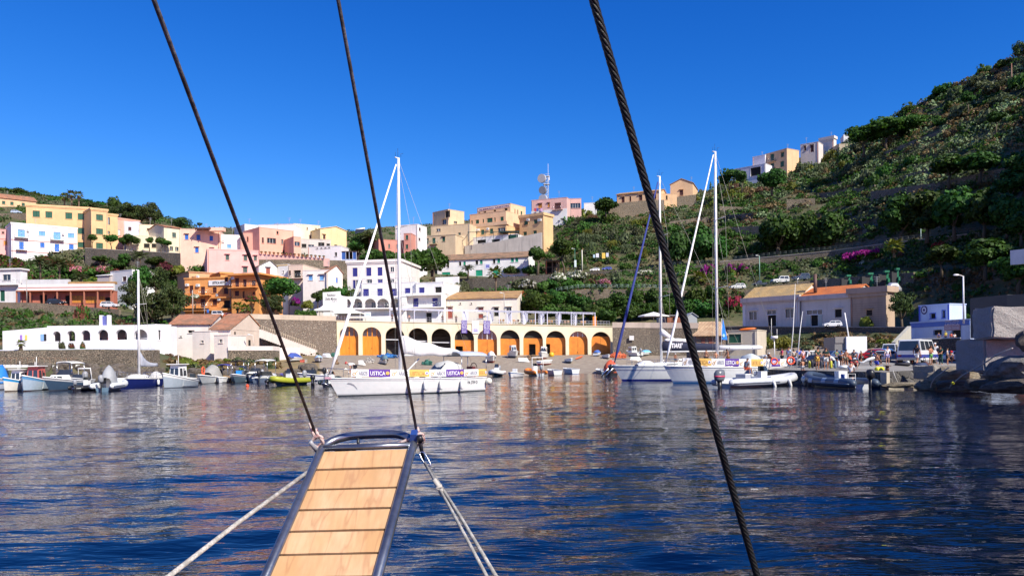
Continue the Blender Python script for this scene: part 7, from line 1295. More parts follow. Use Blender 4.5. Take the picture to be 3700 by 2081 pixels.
def hood(Y,px0,px1,z0,z1,w_,col,nm,front=True):
 mb=MB();xa,xb=Y['X'](px0),Y['X'](px1);n=8;secs=[]
 for k,hk in((0,.0 if front else.75),(.3,.85),(.65,1),(1,.8)):x=xa+(xb-xa)*k;secs.append([Vector((x,w_*math.cos(math.pi*j/n),Y['dz'](x)+z0+(z1-z0)*hk*math.sin(math.pi*j/n)**.6))for j in range(n+1)])
 mb.loft(secs,0,True,False,False);mb.loft([[v*.995+Vector((0,0,-.02))for v in s]for s in secs],0,True,False,False);return mb.build(nm,paint(col,.85),Y['r'])
hood(YA,1562,1648,.35,1.35,1.0,(.50,.50,.47),'spray_hood');mb=MB();xa=X(1572);mb.quad((xa,-.55,dz(xa)+.75),(xa,.9,dz(xa)+.7),(X(1592),.75,dz(xa)+1.12),(X(1592),-.5,dz(xa)+1.18));mb.build('hood_window',glassm(),r)
canopy(r,X(1757),X(1632),1.35,1.3,2.75,paint((.42,.46,.52),.85),.05,True,.35,'bimini')
mb=MB();mb.box((X(1700),.1,1.45),(.3,.8,.9));mb.tube([(X(1712),.45*math.cos(k*.524),1.75+.45*math.sin(k*.524))for k in range(13)],.03,0,5);mb.build('helm',plain('dark_red',(.12,.02,.02)),r)
for x in(1478,1533,1590,1665):u=YA['U'](x);q=pt(u,.95,1);fender(r,q.x,q.y+.12,q.z-.05,M_white,.13,.75)
mb=MB();q=pt(.01,.95,1);mb.ball((q.x-.25,q.y+.1,q.z-.25),.27);mb.build('ball_fender',paint((.8,.78,.66),.3),r)
def hulltext(Y,s,x0,x1,t0,t1,mat,d=.02,shear=0,bold=.01):
 me,lo,hi=text_mesh(s,bold,shear,0)
 for v in me.vertices:fx=(v.co.x-lo[0])/(hi[0]-lo[0]);fy=(v.co.y-lo[1])/(hi[1]-lo[1]);v.co=Y['pt'](Y['U'](x0+(x1-x0)*fx),t0+(t1-t0)*fy,1)+Vector((0,d,0))
 me.materials.clear();me.materials.append(mat);link('lettering',me,Y['r'])
hulltext(YA,'PA 2759 D',1690,1726,.56,.78,M_blk);mb=MB()
dol=[(1243,.70),(1250,.76),(1260,.74),(1268,.66),(1272,.5),(1273,.36),(1270,.42),(1268,.52),(1264,.6),(1256,.66),(1250,.68)]
mb.poly([pt(YA['U'](x),t,1)+Vector((0,.02,0))for x,t in dol]);mb.build('dolphin_mark',GRI,r);mb=MB();q=pt(.995,1,1);mb.box((L/2+.02,0,1.3),(.5,.25,.14));mb.tube([(L/2+.2,0,1.35),(L/2+.35,.1,.95),(L/2+.1,.3,.8)],.04,0,5);mb.build('anchor',M_steel,r)
tarp(r,X(1300),X(1280),.4,dz(3)+.05,.5,M_white,'deck_dinghy')
YB=yacht('sailing_yacht','white sailing yacht with a dark blue waterline band and a blue furled sail',(2268,1379),(2740,1371),4.2,1.45,1.6,1.0,[(-1,.0,HB),(.001,.13,HB),(.131,.68,HW),(.681,.71,HB),(.711,.73,HW),(.731,.75,HB),(.751,1,HW)],2390,637)
r2=YB['r'];X,dz,mx,mh,L=YB['X'],YB['dz'],YB['mx'],YB['mh'],YB['L'];NV=paint((.012,.016,.045),.85);mb=MB();bz=W(2400,1268,83).z;xe=X(2600);secs=[]
for i in range(9):
 k=i/8;x=mx-.1+(xe-mx+.1)*k;h=1.0-.35*k;secs.append([Vector((x,.28*math.cos(t),bz+h*.5+h*.5*math.sin(t)))for t in[j*math.pi/4 for j in range(8)]])
mb.loft(secs);so_=mb.build('sail_cover',NV,r2);me,lo,hi=text_mesh("TIARE'",.02,.25,0)
for v in me.vertices:fx=(v.co.x-lo[0])/(hi[0]-lo[0]);fy=(v.co.y-lo[1])/(hi[1]-lo[1]);v.co=Vector((X(2424+40*fx),.31,bz+.3+.5*fy))
me.materials.clear();me.materials.append(WHI);link('lettering',me,so_)
mb=MB();[mb.ball((X(x),0,bz+1.15-.3*(x-2400)/200),(.75,.25,.22))for x in(2425,2450,2478)];mb.tube([(mx,0,bz+2),(X(2440),0,bz+1.1)],[.35,.12],0,8);mb.build('loose_sail',M_white,r2);mb=MB();mb.tube([(mx,0,bz-.08),(xe-.4,0,bz-.02)],.09,0,8);mb.build('boom',M_white,r2)
mb=MB();mb.tube([(L/2-.2,0,1.9),(L/2-.2+(mx-L/2)*.08,0,1.9+(mh-1.9)*.08),(mx+.15,0,mh-.6)],[.05,.16,.06],0,8);mb.build('furled_genoa',paint((.03,.045,.22),.85),r2);tarp(r2,X(2370),X(2300),.9,dz(4),.55,paint((.72,.72,.74),.9),'deck_cover')
YC=yacht('sailing_yacht','tall white sailing yacht with blue waterline stripes and USTICA banners at the quay',(2463,1388),(2868,1380),4.0,1.35,1.62,.95,[(-1,.0,HN),(.001,.1,HN),(.101,.115,HW),(.116,.15,HN),(.151,.8,HW),(.801,.815,HG),(.816,1,HW)],2592,548)
SC_=[(2466,2512,'w'),(2512,2570,'y'),(2570,2619,'w'),(2619,2670,'v'),(2670,2713,'w'),(2713,2757,'y'),(2757,2786,'w'),(2786,2818,'v'),(2818,2862,'w')]
banner(YC,SC_,.12,.78,'row of white, violet and yellow USTICA banners along the tall yacht at the quay')
r3=YC['r'];X,dz,mx,mh,L,pt=YC['X'],YC['dz'],YC['mx'],YC['mh'],YC['L'],YC['pt'];bz=W(2620,1264,74).z;xe=X(2745);mb=MB();mb.loft([[Vector((x,.2*math.cos(t),bz+.2+h*math.sin(t)))for t in[j*math.pi/4 for j in range(8)]]for x,h in((mx-.2,.24),((mx+xe)/2,.22),(xe,.2),(xe-.25,.08))]);mb.build('boom',HW,r3)
mb=MB();mb.tube([(L/2-.2,0,1.9),(L/2-.2+(mx-L/2)*.08,0,1.9+(mh-1.9)*.08),(mx+.15,0,mh-.3)],[.05,.13,.05],0,8);mb.build('furled_genoa',paint((.82,.81,.79),.8),r3);hood(YC,2680,2730,.3,1.3,1.2,(.55,.6,.62),'spray_hood');tarp(r3,X(2665),X(2632),.6,dz(0)+.4,.4,paint((.04,.08,.3)),'deck_bundle')
fender(r3,*(pt(YC['U'](2703),.92,1)+Vector((0,.15,0))),paint((.02,.05,.16)),.2,.95)
mb=MB();c=Vector((X(2793),.3,dz(0)+2.6));mb.tube([c-Vector((0,0,2.2)),c],.04,0,6);mb.tube([c,c+Vector((0,0,.25))],.32,0,12);mb.tube([c+Vector((.28,0,0)),c+Vector((.28,0,1.9))],.02,0,5);mb.tube([c+Vector((-.28,0,0)),c+Vector((-.28,0,.9))],.02,0,5);mb.build('radar',M_white,r3)
for k,px in enumerate((2853,2878)):
 p0=onquay(px,1330);mb=MB();mb.tube([p0,p0+Vector((.35,0,3.3)),p0+Vector((.6,0,7.5 if k==0 else 5))],[.05,.04,.015],0,6);mb.top('whip_aerial',M_white,'long white whip aerial rising above the quay, %s'%('taller and left' if k==0 else 'shorter and right'),'aerial')
YD=yacht('sailing_yacht','small dark blue sailing yacht with a grey furled sail moored at left',(462,1406),(598,1401),2.3,.8,.95,.5,[(-1,.0,paint((.02,.02,.02))),(.001,1,paint((.012,.02,.12),.2))],503,976,Db=80,Ds=85)
r4=YD['r'];mx,mh=YD['mx'],YD['mh'];zs=W(505,1275,82).z;zb_=W(505,1325,82).z;xe=YD['X'](577);mb=MB();n=8;secs=[]
for i in range(n+1):k=i/n;x=mx-.1+(xe-mx+.1)*k;zt_=zb_+.35+(zs-zb_)*(1-k)**3.2;secs.append([Vector((x,.14*math.cos(t)*(1-.5*k),(zt_+zb_)/2+(zt_-zb_)/2*math.sin(t)))for t in[j*math.pi/4 for j in range(8)]])
mb.loft(secs);mb.build('furled_mainsail',paint((.38,.40,.46),.9),r4);tarp(r4,YD['X'](520),YD['X'](455),.5,YD['dz'](1),.45,paint((.6,.58,.52),.9),'loose_sail');fender(r4,*(YD['pt'](YD['U'](568),.9,1)+Vector((0,.15,0))),M_white,.13,.6);hood(YD,555,585,.1,.75,.6,(.62,.6,.56),'spray_hood')
hulltext(YD,'Azzurra',485,506,.72,.92,WHI,.02,.4)if 0 else None
#  grey and navy inflatables at the quay
def bigrib(label,px0,y0,px1,y1,B,rt,col,strip,z0=.42,rise=.35):
 D0,D1=DZ(px0,y0,0),DZ(px1,y1,0);a,b=W(px0,y0,D0),W(px1,y1,D1);a.z=b.z=0;d=b-a;L=d.length;r=thing('inflatable_boat',label,'boat',(a+b)/2,math.atan2(d.y,d.x));hull(r,L*.94,B*.62,.35,.6,[(-1,1,paint((.5,.52,.54)))],.6,.85,.3,.82,paint((.5,.5,.5)));t=rib_tubes(r,L,B,rt,paint(col,.45),None,rise,z0)
 s_=MB()
 for s in(-1,1):s_.tube([(-L/2+.62*L*k/8,s*(B/2-.0),z0+rise*.06*k/8-.05)for k in range(9)],.035,0,5)
 s_.build('rubbing_strake',paint(strip),t);return r,L,D0
rg_,L,Dg=bigrib('light grey inflatable boat with a steering console in front of the tall yacht',2610,1402,2868,1391,2.5,.33,(.50,.51,.54),(.16,.18,.22))
mb=MB();mb.box((.02*L,0,.8),(.7,.75,.85));mb.build('console',M_white,rg_);windscreen(rg_,.09*L,.34,1.2,1.65);mb=MB();mb.tube([(-.06*L,.22*math.cos(k*.524),1.15+.22*math.sin(k*.524))for k in range(13)],.025,0,5);mb.build('steering_wheel',M_black,rg_)
mb=MB();mb.box((-.22*L,0,.75),(.6,1.0,.5));mb.box((-.22*L,0,1.03),(.62,1.02,.06),1);mb.build('seat',[paint((.4,.41,.44)),M_white],rg_);mb=MB();mb.box((.2*L,.2,.62),(.5,.4,.3));mb.build('ice_box',M_white,rg_)
mb=MB();mb.loft([[Vector((-L/2-.3+q*1.5*math.cos(k*.785)+sh,q*math.sin(k*.785),z))for k in range(8)]for z,q,sh in((.55,.26,0),(.75,.32,0),(1.15,.34,0),(1.4,.26,.08),(1.48,.06,.1))]);mo=mb.build('outboard_motor',paint((.14,.15,.17),.25),rg_);mb=MB();mb.loft([[Vector((-L/2-.3+q*1.5*math.cos(k*.785),q*math.sin(k*.785),z))for k in range(8)]for z,q in((.86,.335),(.98,.345))]);mb.build('red_stripe',paint((.65,.05,.12)),mo);mb=MB();mb.tube([(-L/2-.3,0,.56),(-L/2-.25,0,-.5)],[.2,.1],0,8);mb.build('leg',M_black,mo)
for x in(.02,.24,.44):fender(rg_,x*L,-1.3,.45+x*.5,M_white,.12,.7,-.35)
rn_,L,Dn=bigrib('dark navy inflatable boat with light blue patches at the quay',3125,1406,2925,1393,2.5,.36,(.055,.08,.12),(.22,.28,.34),.42,.45)
mb=MB()
for x in(.38,.2,-.05,-.28):mb.loft([[Vector((x*L+dx,1.25-.31+.318*math.cos(t)-(.18 if x>.3 else 0)-abs(0),.44+.318*math.sin(t)+(.1 if x>.3 else.02)))for t in(-.4,.1,.6,1.1,1.6)]for dx in(-.3,.3)],0,True,False,False)
mb.build('patches',paint((.28,.36,.44)),rn_);mb=MB();mb.tube([(-.42*L,.9,-.3),(-.42*L,.9,1.1),(-.42*L,.35,1.1),(-.42*L,.35,-.3)],.025,0,6);[mb.tube([(-.42*L,.9,z),(-.42*L,.35,z)],.025,0,5)for z in(-.1,.2,.5,.8)];mb.build('ladder',M_white,rn_)
outboard(rn_,-L/2-.15,-.2,.6,1.35,M_black);mb=MB();mb.box((-.1*L,0,.8),(.6,.7,.9));mb.build('console',M_white,rn_);mb=MB();mb.tube([(-.22*L,.4,.5),(-.22*L,.4,1.05)],.14,0,10);mb.build('blue_tank',paint((.03,.1,.35)),rn_)
mb=MB();p=W(3160,1392,60);mb.loft([[p+Vector((x,.3*math.cos(t),.28*math.sin(t)+.12))for t in[k*.785 for k in range(8)]]if 0 else[p+Vector((x,r_*math.cos(t),r_*math.sin(t)+.22))for t in[k*.785 for k in range(8)]]for x,r_ in((-1.2,.3),(0,.31),(.7,.3),(.95,.15))]);mb.top('tube_stern',paint((.09,.12,.17),.45),'blue grey stern tube end right of the black outboard','boat')
#  PEOPLE
def skinmesh(vs,es,rs,name,sub=2):
 me=bpy.data.meshes.new(name);me.from_pydata(vs,es,[]);o=bpy.data.objects.new('tmp',me);COL.objects.link(o)
 bm=bmesh.new();bm.from_mesh(me);ly=bm.verts.layers.skin.verify()
 for v,r in zip(bm.verts,rs):v[ly].radius=(r,r)if isinstance(r,(int,float))else r
 bm.verts.ensure_lookup_table();bm.verts[0][ly].use_root=True;bm.to_mesh(me);bm.free()
 o.modifiers.new('s','SKIN');m=o.modifiers.new('d','SUBSURF');m.levels=sub-1 if sub>1 else 1;m.render_levels=m.levels
 bpy.context.view_layer.update();out=bpy.data.meshes.new_from_object(o.evaluated_get(bpy.context.evaluated_depsgraph_get()));bpy.data.objects.remove(o);out.name=name
 for p in out.polygons:p.use_smooth=True
 return out
BASE=dict(pel=(0,0,.95),spi=(0,0,1.14),che=(0,.0,1.34),nec=(0,.01,1.49),hea=(0,.03,1.60),top=(0,.03,1.70),shL=(-.18,0,1.41),elL=(-.25,.0,1.14),wrL=(-.27,.08,.91),haL=(-.27,.12,.82),shR=(.18,0,1.41),elR=(.25,.0,1.14),wrR=(.27,.08,.91),haR=(.27,.12,.82),hiL=(-.09,0,.90),knL=(-.11,.03,.50),anL=(-.11,-.02,.09),toL=(-.12,.15,.04),hiR=(.09,0,.90),knR=(.11,.03,.50),anR=(.11,-.02,.09),toR=(.12,.15,.04))
def P_(**k):d=dict(BASE);d.update(k);return d
def lean(ang,d=None,dz=0,keep=('hiL','knL','anL','toL','hiR','knR','anR','toR','pel')):
 d=dict(d or BASE);c,s=math.cos(ang),math.sin(ang);o=d['pel']
 for k,v in d.items():
  if k in keep:continue
  y,z=v[1]-o[1],v[2]-o[2];d[k]=(v[0],o[1]+y*c+z*s,o[2]+z*c-y*s)
 return{k:(v[0],v[1],v[2]+dz)for k,v in d.items()}
sitlegs=dict(knL=(-.12,.42,.92),anL=(-.12,.44,.50),toL=(-.12,.6,.46),knR=(.12,.42,.92),anR=(.12,.44,.50),toR=(.12,.6,.46))
POSE=dict(stand=P_(),forward=lean(.12,P_(elL=(-.22,.14,1.16),wrL=(-.12,.36,1.08),haL=(-.08,.44,1.06),elR=(.22,.14,1.16),wrR=(.1,.36,1.06),haR=(.06,.44,1.04))),walk=P_(knL=(-.1,.2,.52),anL=(-.1,.26,.12),toL=(-.1,.42,.08),knR=(.1,-.05,.5),anR=(.1,-.28,.14),toR=(.1,-.14,.04),elL=(-.24,-.1,1.14),wrL=(-.25,.02,.92),haL=(-.25,.07,.84)),folded=P_(elL=(-.24,.06,1.16),wrL=(-.02,.22,1.2),haL=(.06,.2,1.22),elR=(.24,.06,1.14),wrR=(.02,.24,1.14),haR=(-.06,.22,1.16)),bend=lean(1.25,P_(elL=(-.2,.22,1.22),wrL=(-.16,.48,1.18),haL=(-.15,.57,1.17),elR=(.2,.22,1.22),wrR=(.16,.48,1.18),haR=(.15,.57,1.17),knL=(-.12,.1,.5),knR=(.12,.1,.5))),squat=lean(.6,P_(pel=(0,-.1,.42),hiL=(-.1,-.08,.40),hiR=(.1,-.08,.40),knL=(-.2,.3,.52),knR=(.2,.3,.52),anL=(-.16,.05,.09),toL=(-.17,.22,.04),anR=(.16,.05,.09),toR=(.17,.22,.04),spi=(0,-.1,.6),che=(0,-.08,.8),nec=(0,-.06,.95),hea=(0,-.04,1.06),top=(0,-.04,1.16),shL=(-.18,-.08,.87),shR=(.18,-.08,.87),elL=(-.25,.1,.68),wrL=(-.2,.32,.62),haL=(-.18,.4,.6),elR=(.25,.1,.68),wrR=(.2,.32,.62),haR=(.18,.4,.6))),sit=lean(.15,P_(**sitlegs),-.5),kneel=P_(pel=(0,0,.5),hiL=(-.1,0,.46),hiR=(.1,0,.46),knL=(-.13,.18,.1),knR=(.13,.18,.1),anL=(-.12,-.22,.06),toL=(-.12,-.34,.04),anR=(.12,-.22,.06),toR=(.12,-.34,.04),spi=(0,.02,.68),che=(0,.05,.88),nec=(0,.08,1.03),hea=(0,.13,1.13),top=(0,.15,1.22),shL=(-.18,.05,.95),shR=(.18,.05,.95),elL=(-.24,.12,.7),wrL=(-.2,.3,.58),haL=(-.18,.37,.54),elR=(.24,.12,.7),wrR=(.2,.3,.58),haR=(.18,.37,.54)))
ED=[('pel','spi'),('spi','che'),('che','nec'),('nec','hea'),('hea','top'),('pel','hiL'),('hiL','knL'),('knL','anL'),('anL','toL'),('pel','hiR'),('hiR','knR'),('knR','anR'),('anR','toR'),('che','shL'),('shL','elL'),('elL','wrL'),('wrL','haL'),('che','shR'),('shR','elR'),('elR','wrR'),('wrR','haR')]
RD=dict(pel=.115,spi=.105,che=.125,nec=.052,hea=.088,top=.070,sh=.062,el=.042,wr=.028,ha=.034,hi=.088,kn=.056,an=.038,to=.036)
rd=lambda k:RD.get(k,RD.get(k[:2]))
def sub_skel(p,keys,add,name,mid=None):
 ks=[k for k in p if k in keys];vs=[p[k]for k in ks];rs=[rd(k)+add for k in ks];es=[(ks.index(a),ks.index(b))for a,b in ED if a in ks and b in ks]
 for k,(a,b,t)in(mid or{}).items():i=len(vs);vs.append(tuple(Vector(p[a]).lerp(Vector(p[b]),t)));rs.append((rd(a)*(1-t)+rd(b)*t)+add*1.3);es.append((ks.index(a),i))
 return skinmesh(vs,es,rs,name)
_pm={}
def posemeshes(pose):
 if pose in _pm:return _pm[pose]
 p=POSE[pose];body=sub_skel(p,set(p),0,'body');bm=bmesh.new();bm.from_mesh(body);bmesh.ops.recalc_face_normals(bm,faces=bm.faces);bm.to_mesh(body);bm.free()
 ex=MB();hd=Vector(p['hea'])
 for s in 'LR':
  h=Vector(p['ha'+s]);d=(h-Vector(p['wr'+s])).normalized();sd=d.cross(Vector((1,0,0))).normalized()if abs(d.x)<.9 else Vector((0,0,1))
  for k,(o,l)in enumerate(((-.03,.07),(-.01,.08),(.01,.075),(.028,.06))):b=h+sd*o+d*.015;q=b+d*l*.6;ex.tube([b,q,q+(d*.7+Vector((-.5 if s=='R' else.5,0,0)))*l*.45],[.010,.009,.006],0,5)
  ex.tube([h-d*.02+sd*.03,h+d*.02+sd*.062],[.011,.008],0,5)
 ex.ball(hd+Vector((0,.092,-.01)),(.014,.02,.02),0,6,4);[ex.ball(hd+Vector((s*.085,-.005,0)),(.012,.022,.032),0,6,4)for s in(-1,1)]
 em=ex.mesh('x',[])if 0 else None;v0=len(body.vertices);b2=MB();b2.v=[tuple(v.co)for v in body.vertices]+ex.v;b2.f=[tuple(f.vertices)for f in body.polygons]+[tuple(i+v0 for i in f)for f in ex.f];b2.m=[0]*len(b2.f);b2.sm=[True]*len(b2.f);body=b2.mesh('body',[M_white])
 sh=sub_skel(p,{'pel','spi','che','shL','shR'},.018,'shirt',dict(a=('shL','elL',.6),b=('shR','elR',.6)));so2=sub_skel(p,{'pel','hiL','hiR'},.02,'shorts',dict(a=('hiL','knL',.75),b=('hiR','knR',.75)))
 tr=sub_skel(p,{'pel','hiL','hiR','knL','knR','anL','anR'},.02,'trousers');up=(Vector(p['top'])-hd).normalized();M=up.to_track_quat('Z','Y').to_matrix()
 hb=MB();hb.ball(hd+up*.055+M@Vector((0,-.018,0)),(.098,.105,.085),0,10,6,M);hl=MB();hl.v=list(hb.v);hl.f=list(hb.f);hl.m=list(hb.m);hl.sm=list(hb.sm);hl.ball(hd-up*.06+Vector((0,-.07,0)),(.09,.05,.14),0,8,6)
 cp=MB();cp.ball(hd+up*.07,(.108,.115,.075),0,10,6,M);cp.box(hd+up*.05+Vector((0,.13,0)),(.14,.1,.015))
 for m_ in(sh,so2,tr):m_.materials.clear();m_.materials.append(M_white)
 _pm[pose]=dict(body=body,shirt=sh,shorts=so2,trousers=tr,hair=hb.mesh('hair',[M_white]),long=hl.mesh('hair',[M_white]),cap=cp.mesh('cap',[M_white]));return _pm[pose]
SKIN=dict(f=(.55,.30,.20),t=(.42,.19,.10),d=(.30,.13,.07))
PEOPLE=[]
def person(label,loc,rz,pose,h,skin='t',shirt=None,shorts=None,trousers=None,hair=(.03,.02,.015),long=False,cap=None,group=None):
 pm=posemeshes(pose);t_=thing('person',label,'person',loc,rz,group,h/1.75)
 def put(nm,me,col,key=None,rough=.8):o=link(nm,me,t_);s=o.material_slots[0];s.link='OBJECT';s.material=plain(key or nm,col,rough);return o
 b=put('body',pm['body'],SKIN[skin],'skin',.55)
 if shirt:put('shirt',pm['shirt'],shirt,'cloth')
 if trousers:put('trousers',pm['trousers'],trousers,'cloth')
 if shorts:put('shorts',pm['shorts'],shorts,'cloth')
 if cap:put('cap',pm['cap'],cap,'cloth')
 if hair and not(cap and not long):put('hair',pm['long']if long else pm['hair'],hair,'hair')
 return t_
PH=dict(stand=1.75,forward=1.74,walk=1.75,folded=1.75,bend=1.28,squat=1.05,sit=.78,kneel=1.28)
def qp(label,px,yh,yf,pose,face,**k):
 p=onquay(px,yf);h=(yf-yh)/F*p.y*1.75/PH[pose];return person(label,p,math.radians(face),pose,min(max(h,1.1),1.95),**k)
BL,WT=(.02,.02,.03),(.75,.74,.74)
qp('man in a dark green polo shirt and yellow shorts leaning on a stick',2953,1252,1336,'forward',200,shirt=(.01,.04,.025),shorts=(.62,.36,.06));mb=MB();p=onquay(2951,1337);mb.tube([p+Vector((-.15,-.3,0)),p+Vector((-.15,-.35,1.05))],.02,0,6);mb.top('walking_stick',M_wood,'wooden stick held by the man in the green polo shirt','stick')
qp('woman in a dark green polo shirt and white shorts beside the man with the stick',2985,1255,1337,'folded',150,shirt=(.01,.04,.03),shorts=(.66,.66,.62),long=True,hair=(.06,.03,.02));qp('man in a bright blue shirt seen from behind in front of the white van',2887,1256,1320,'stand',0,shirt=(.03,.09,.50),trousers=BL)
qp('person in a pink shirt and red shorts beside the blue shirted man',2902,1260,1322,'stand',20,shirt=(.70,.45,.50),shorts=(.5,.08,.04));qp('person in a crimson top behind the grey inflatable bow',2826,1256,1322,'folded',90,shirt=(.55,.03,.12),trousers=BL,long=True);qp('man in a pale blue shirt beside the short whip aerial',2850,1252,1320,'stand',-60,shirt=(.55,.65,.80),trousers=(.4,.45,.5))
qp('long haired sunbather with bare back and grey shorts sitting at the quay edge',2901,1298,1339,'kneel',5,shorts=(.38,.38,.40),long=True,hair=(.10,.04,.02));qp('crouching person in a white t-shirt beside the truck box',3012,1276,1326,'squat',60,shirt=WT,shorts=BL);qp('bare backed person bending over bags near the truck box',3034,1274,1324,'bend',-90,shorts=BL,hair=(.2,.1,.04))
qp('shirtless man in camouflage shorts by the white truck box',3058,1262,1326,'stand',-30,shorts=(.24,.20,.13));qp('dark haired person crouching behind the woman in white shorts',3003,1270,1322,'squat',100,shirt=BL,shorts=BL);qp('child with an orange top on the white scooter',3112,1270,1312,'stand',90,shirt=(.5,.2,.08),shorts=BL,long=True)
qp('shirtless person in bright blue shorts kneeling right of the scooter',3167,1276,1326,'kneel',-70,skin='t',shorts=(.02,.05,.45));qp('person in black bending down left of the girl in white',3183,1272,1316,'bend',100,shirt=BL,trousers=BL);qp('girl in a white t-shirt and lilac shorts standing alone on the quay',3207,1251,1317,'stand',170,skin='f',shirt=WT,shorts=(.36,.33,.55),hair=(.25,.13,.06))
qp('woman in a white shirt and pale skirt beside the old van',3293,1238,1312,'stand',110,skin='f',shirt=WT,shorts=(.66,.56,.56),long=True);qp('woman with a dark backpack and white shorts striding along the quay',3313,1242,1322,'walk',-60,shirt=BL,shorts=WT,long=True,hair=(.02,.015,.01));qp('grey haired man in a white t-shirt and navy shorts in front of the old van',3338,1242,1313,'folded',150,skin='t',shirt=WT,shorts=(.03,.05,.14),hair=(.35,.33,.3))
qp('bare chested boy in green patterned shorts',3363,1248,1320,'folded',200,shorts=(.10,.30,.08),long=True,hair=(.1,.05,.03));qp('man in white uniform with a white captain cap',3379,1235,1315,'stand',140,shirt=WT,trousers=WT,cap=WT);qp('dark haired woman with a dark green wrap beside the uniformed man',3400,1249,1318,'forward',120,shirt=(.02,.08,.06),trousers=(.02,.07,.055),long=True);qp('person with a red cap half hidden behind the lower concrete cube',3430,1262,1312,'squat',180,shirt=(.4,.4,.42),shorts=BL,cap=(.6,.02,.03))
for k,(px,yh,yf,po,fc,sh,lab)in enumerate(((2992,1262,1318,'stand',40,(.3,.05,.05),'person in dark red behind the green shirted couple'),(3022,1262,1320,'forward',200,(.1,.2,.1),'person in dark green beside the truck side door'),(3042,1266,1322,'stand',120,WT,'person in a white vest between the bending person and the truck'),(3072,1268,1324,'squat',30,(.5,.08,.04),'person in red crouching below the truck box'),(3086,1262,1320,'stand',150,(.05,.06,.1),'person in navy in front of the truck box'),(2925,1262,1318,'stand',60,(.6,.6,.6),'person in light grey behind the diving rack'),(2868,1260,1318,'stand',10,(.45,.42,.38),'person in beige between the blue shirts'),(3148,1262,1316,'stand',90,(.02,.03,.06),'person in black behind the white scooter'),(3240,1262,1312,'stand',200,(.15,.2,.4),'person in blue at the rear of the old minibus'),(3423,1256,1318,'stand',240,(.55,.5,.45),'person in cream at the end of the quay'))):qp(lab,px,yh,yf,po,fc,shirt=sh,shorts=BL,long=k%2==0)
DCP=[(3417,1200,'person with a yellow hat on the diving centre terrace',(.65,.55,.04),(.65,.6,.1)),(3437,1204,'person in a red top on the diving centre terrace',(.45,.06,.04),None),(3392,1203,'person in dark blue on the diving centre terrace',(.03,.05,.2),None),(3449,1206,'person in white on the diving centre terrace, rightmost',WT,None)]
for px,y,lab,c,cp in DCP:p=W(px,y+34,84);person(lab,p,3.0,'stand',1.0+(34/F*84-.9),shirt=c,shorts=BL,cap=cp)
wall('terrace_wall','dark low wall with a pale rail under the diving centre terrace',[(3250,1232,1262,83.5),(3330,1226,1262,83),(3470,1222,1262,81)],S_grey,.5,cope=1,ch=.1,cmat=paint((.5,.5,.48)))
wall('ramp_wall','pale sloping ramp wall left of the diving centre',[(3236,1236,1262,86),(3292,1178,1240,90)],plaster((.40,.38,.32),.6),.4)
def yp(Y,label,px,yh,yb,pose,face,side=0.0,on=None,**k):
 x=Y['X'](px);loc=Y['M']@Vector((x,side,Y['dz'](x)+.02));
 if on is not None:loc.z=on
 h=max(1.2,min(1.95,(yb-yh)/F*loc.y*1.75/PH[pose]));return person(label,loc,math.radians(face),pose,h,**k)
yp(YA,'man in a white t-shirt and red cap bending over the crossing yacht bow',1284,1283,1345,'bend',90,0,shirt=WT,shorts=BL,cap=(.5,.05,.05),skin='f');yp(YB,'person in a white sun hat sitting on the yacht with the blue sail cover',2433,1255,1300,'forward',180,.6,skin='d',cap=WT,shorts=BL);yp(YB,'dark clothed person under the blue sail cover behind the cable',2494,1265,1302,'squat',180,.6,shirt=BL,shorts=BL)
yp(YC,'man in black swimming trunks standing on the tall yacht left of its mast',2541,1252,1316,'forward',-60,.5,shorts=BL);yp(YC,'bare backed man with a raised arm on the tall yacht',2577,1258,1316,'stand',10,.6,shorts=(.04,.06,.06),hair=(.3,.28,.25));yp(YC,'tanned man in a black and orange swimsuit leaning at the mast of the tall yacht',2622,1250,1316,'forward',100,.5,skin='d',shorts=(.3,.12,.02))
yp(YC,'person in a long white shirt bending at the stern of the tall yacht',2742,1266,1316,'bend',-90,.4,shirt=(.55,.58,.62),trousers=(.3,.34,.4));yp(YC,'sunburnt older man sitting at the stern of the tall yacht',2772,1272,1314,'sit',120,.6,skin='t',hair=(.5,.48,.45),shorts=BL)
loc=rg_.matrix_world@Vector((0,0,0))if 0 else None
bpy.context.view_layer.update();Mr=rg_.matrix_world.copy();person('man in a grey vest and orange red shorts sitting in the grey inflatable',Mr@Vector((-.22*(W(2868,1378,70)-W(2610,1402,61)).length*.0-1.45,0,1.08-.42*0)),math.radians(-60),'sit',1.75,skin='d',shirt=(.24,.27,.32),shorts=(.65,.10,.04),hair=(.12,.1,.09))
Mn=rn_.matrix_world.copy();person('man with a white t-shirt and red hat leaning on the navy inflatable',Mn@Vector((-2.4,.2,.2)),math.radians(-40),'forward',1.8,skin='f',shirt=WT,shorts=BL,cap=(.45,.05,.04));person('child in a red life vest sitting behind the man on the navy inflatable',onquay(3090,1335),math.radians(160),'squat',1.4,skin='f',shirt=(.6,.03,.04),shorts=BL)
for k,(px,nm)in enumerate(((1648,'leftmost dark standing figure on the terrace above the sixth arch'),(1598,'figure in dark clothes beside a parked pram on the terrace'),(1415,'slim figure in black on the terrace above the third arch'),(1476,'figure in a salmon shirt on the terrace near the yacht mast'))):
 a=FA.hit(px,1160)[0];person(nm,FA.P(a,FA.hit(px,1160)[1]*0+zt+.01 if 0 else FA.A.z*0+AR.location.z*0+(W(1216,1160,155.5).z)+.02,-1.4),math.radians(170),'stand',1.7,shirt=BL if k!=3 else(.6,.35,.25),trousers=BL)
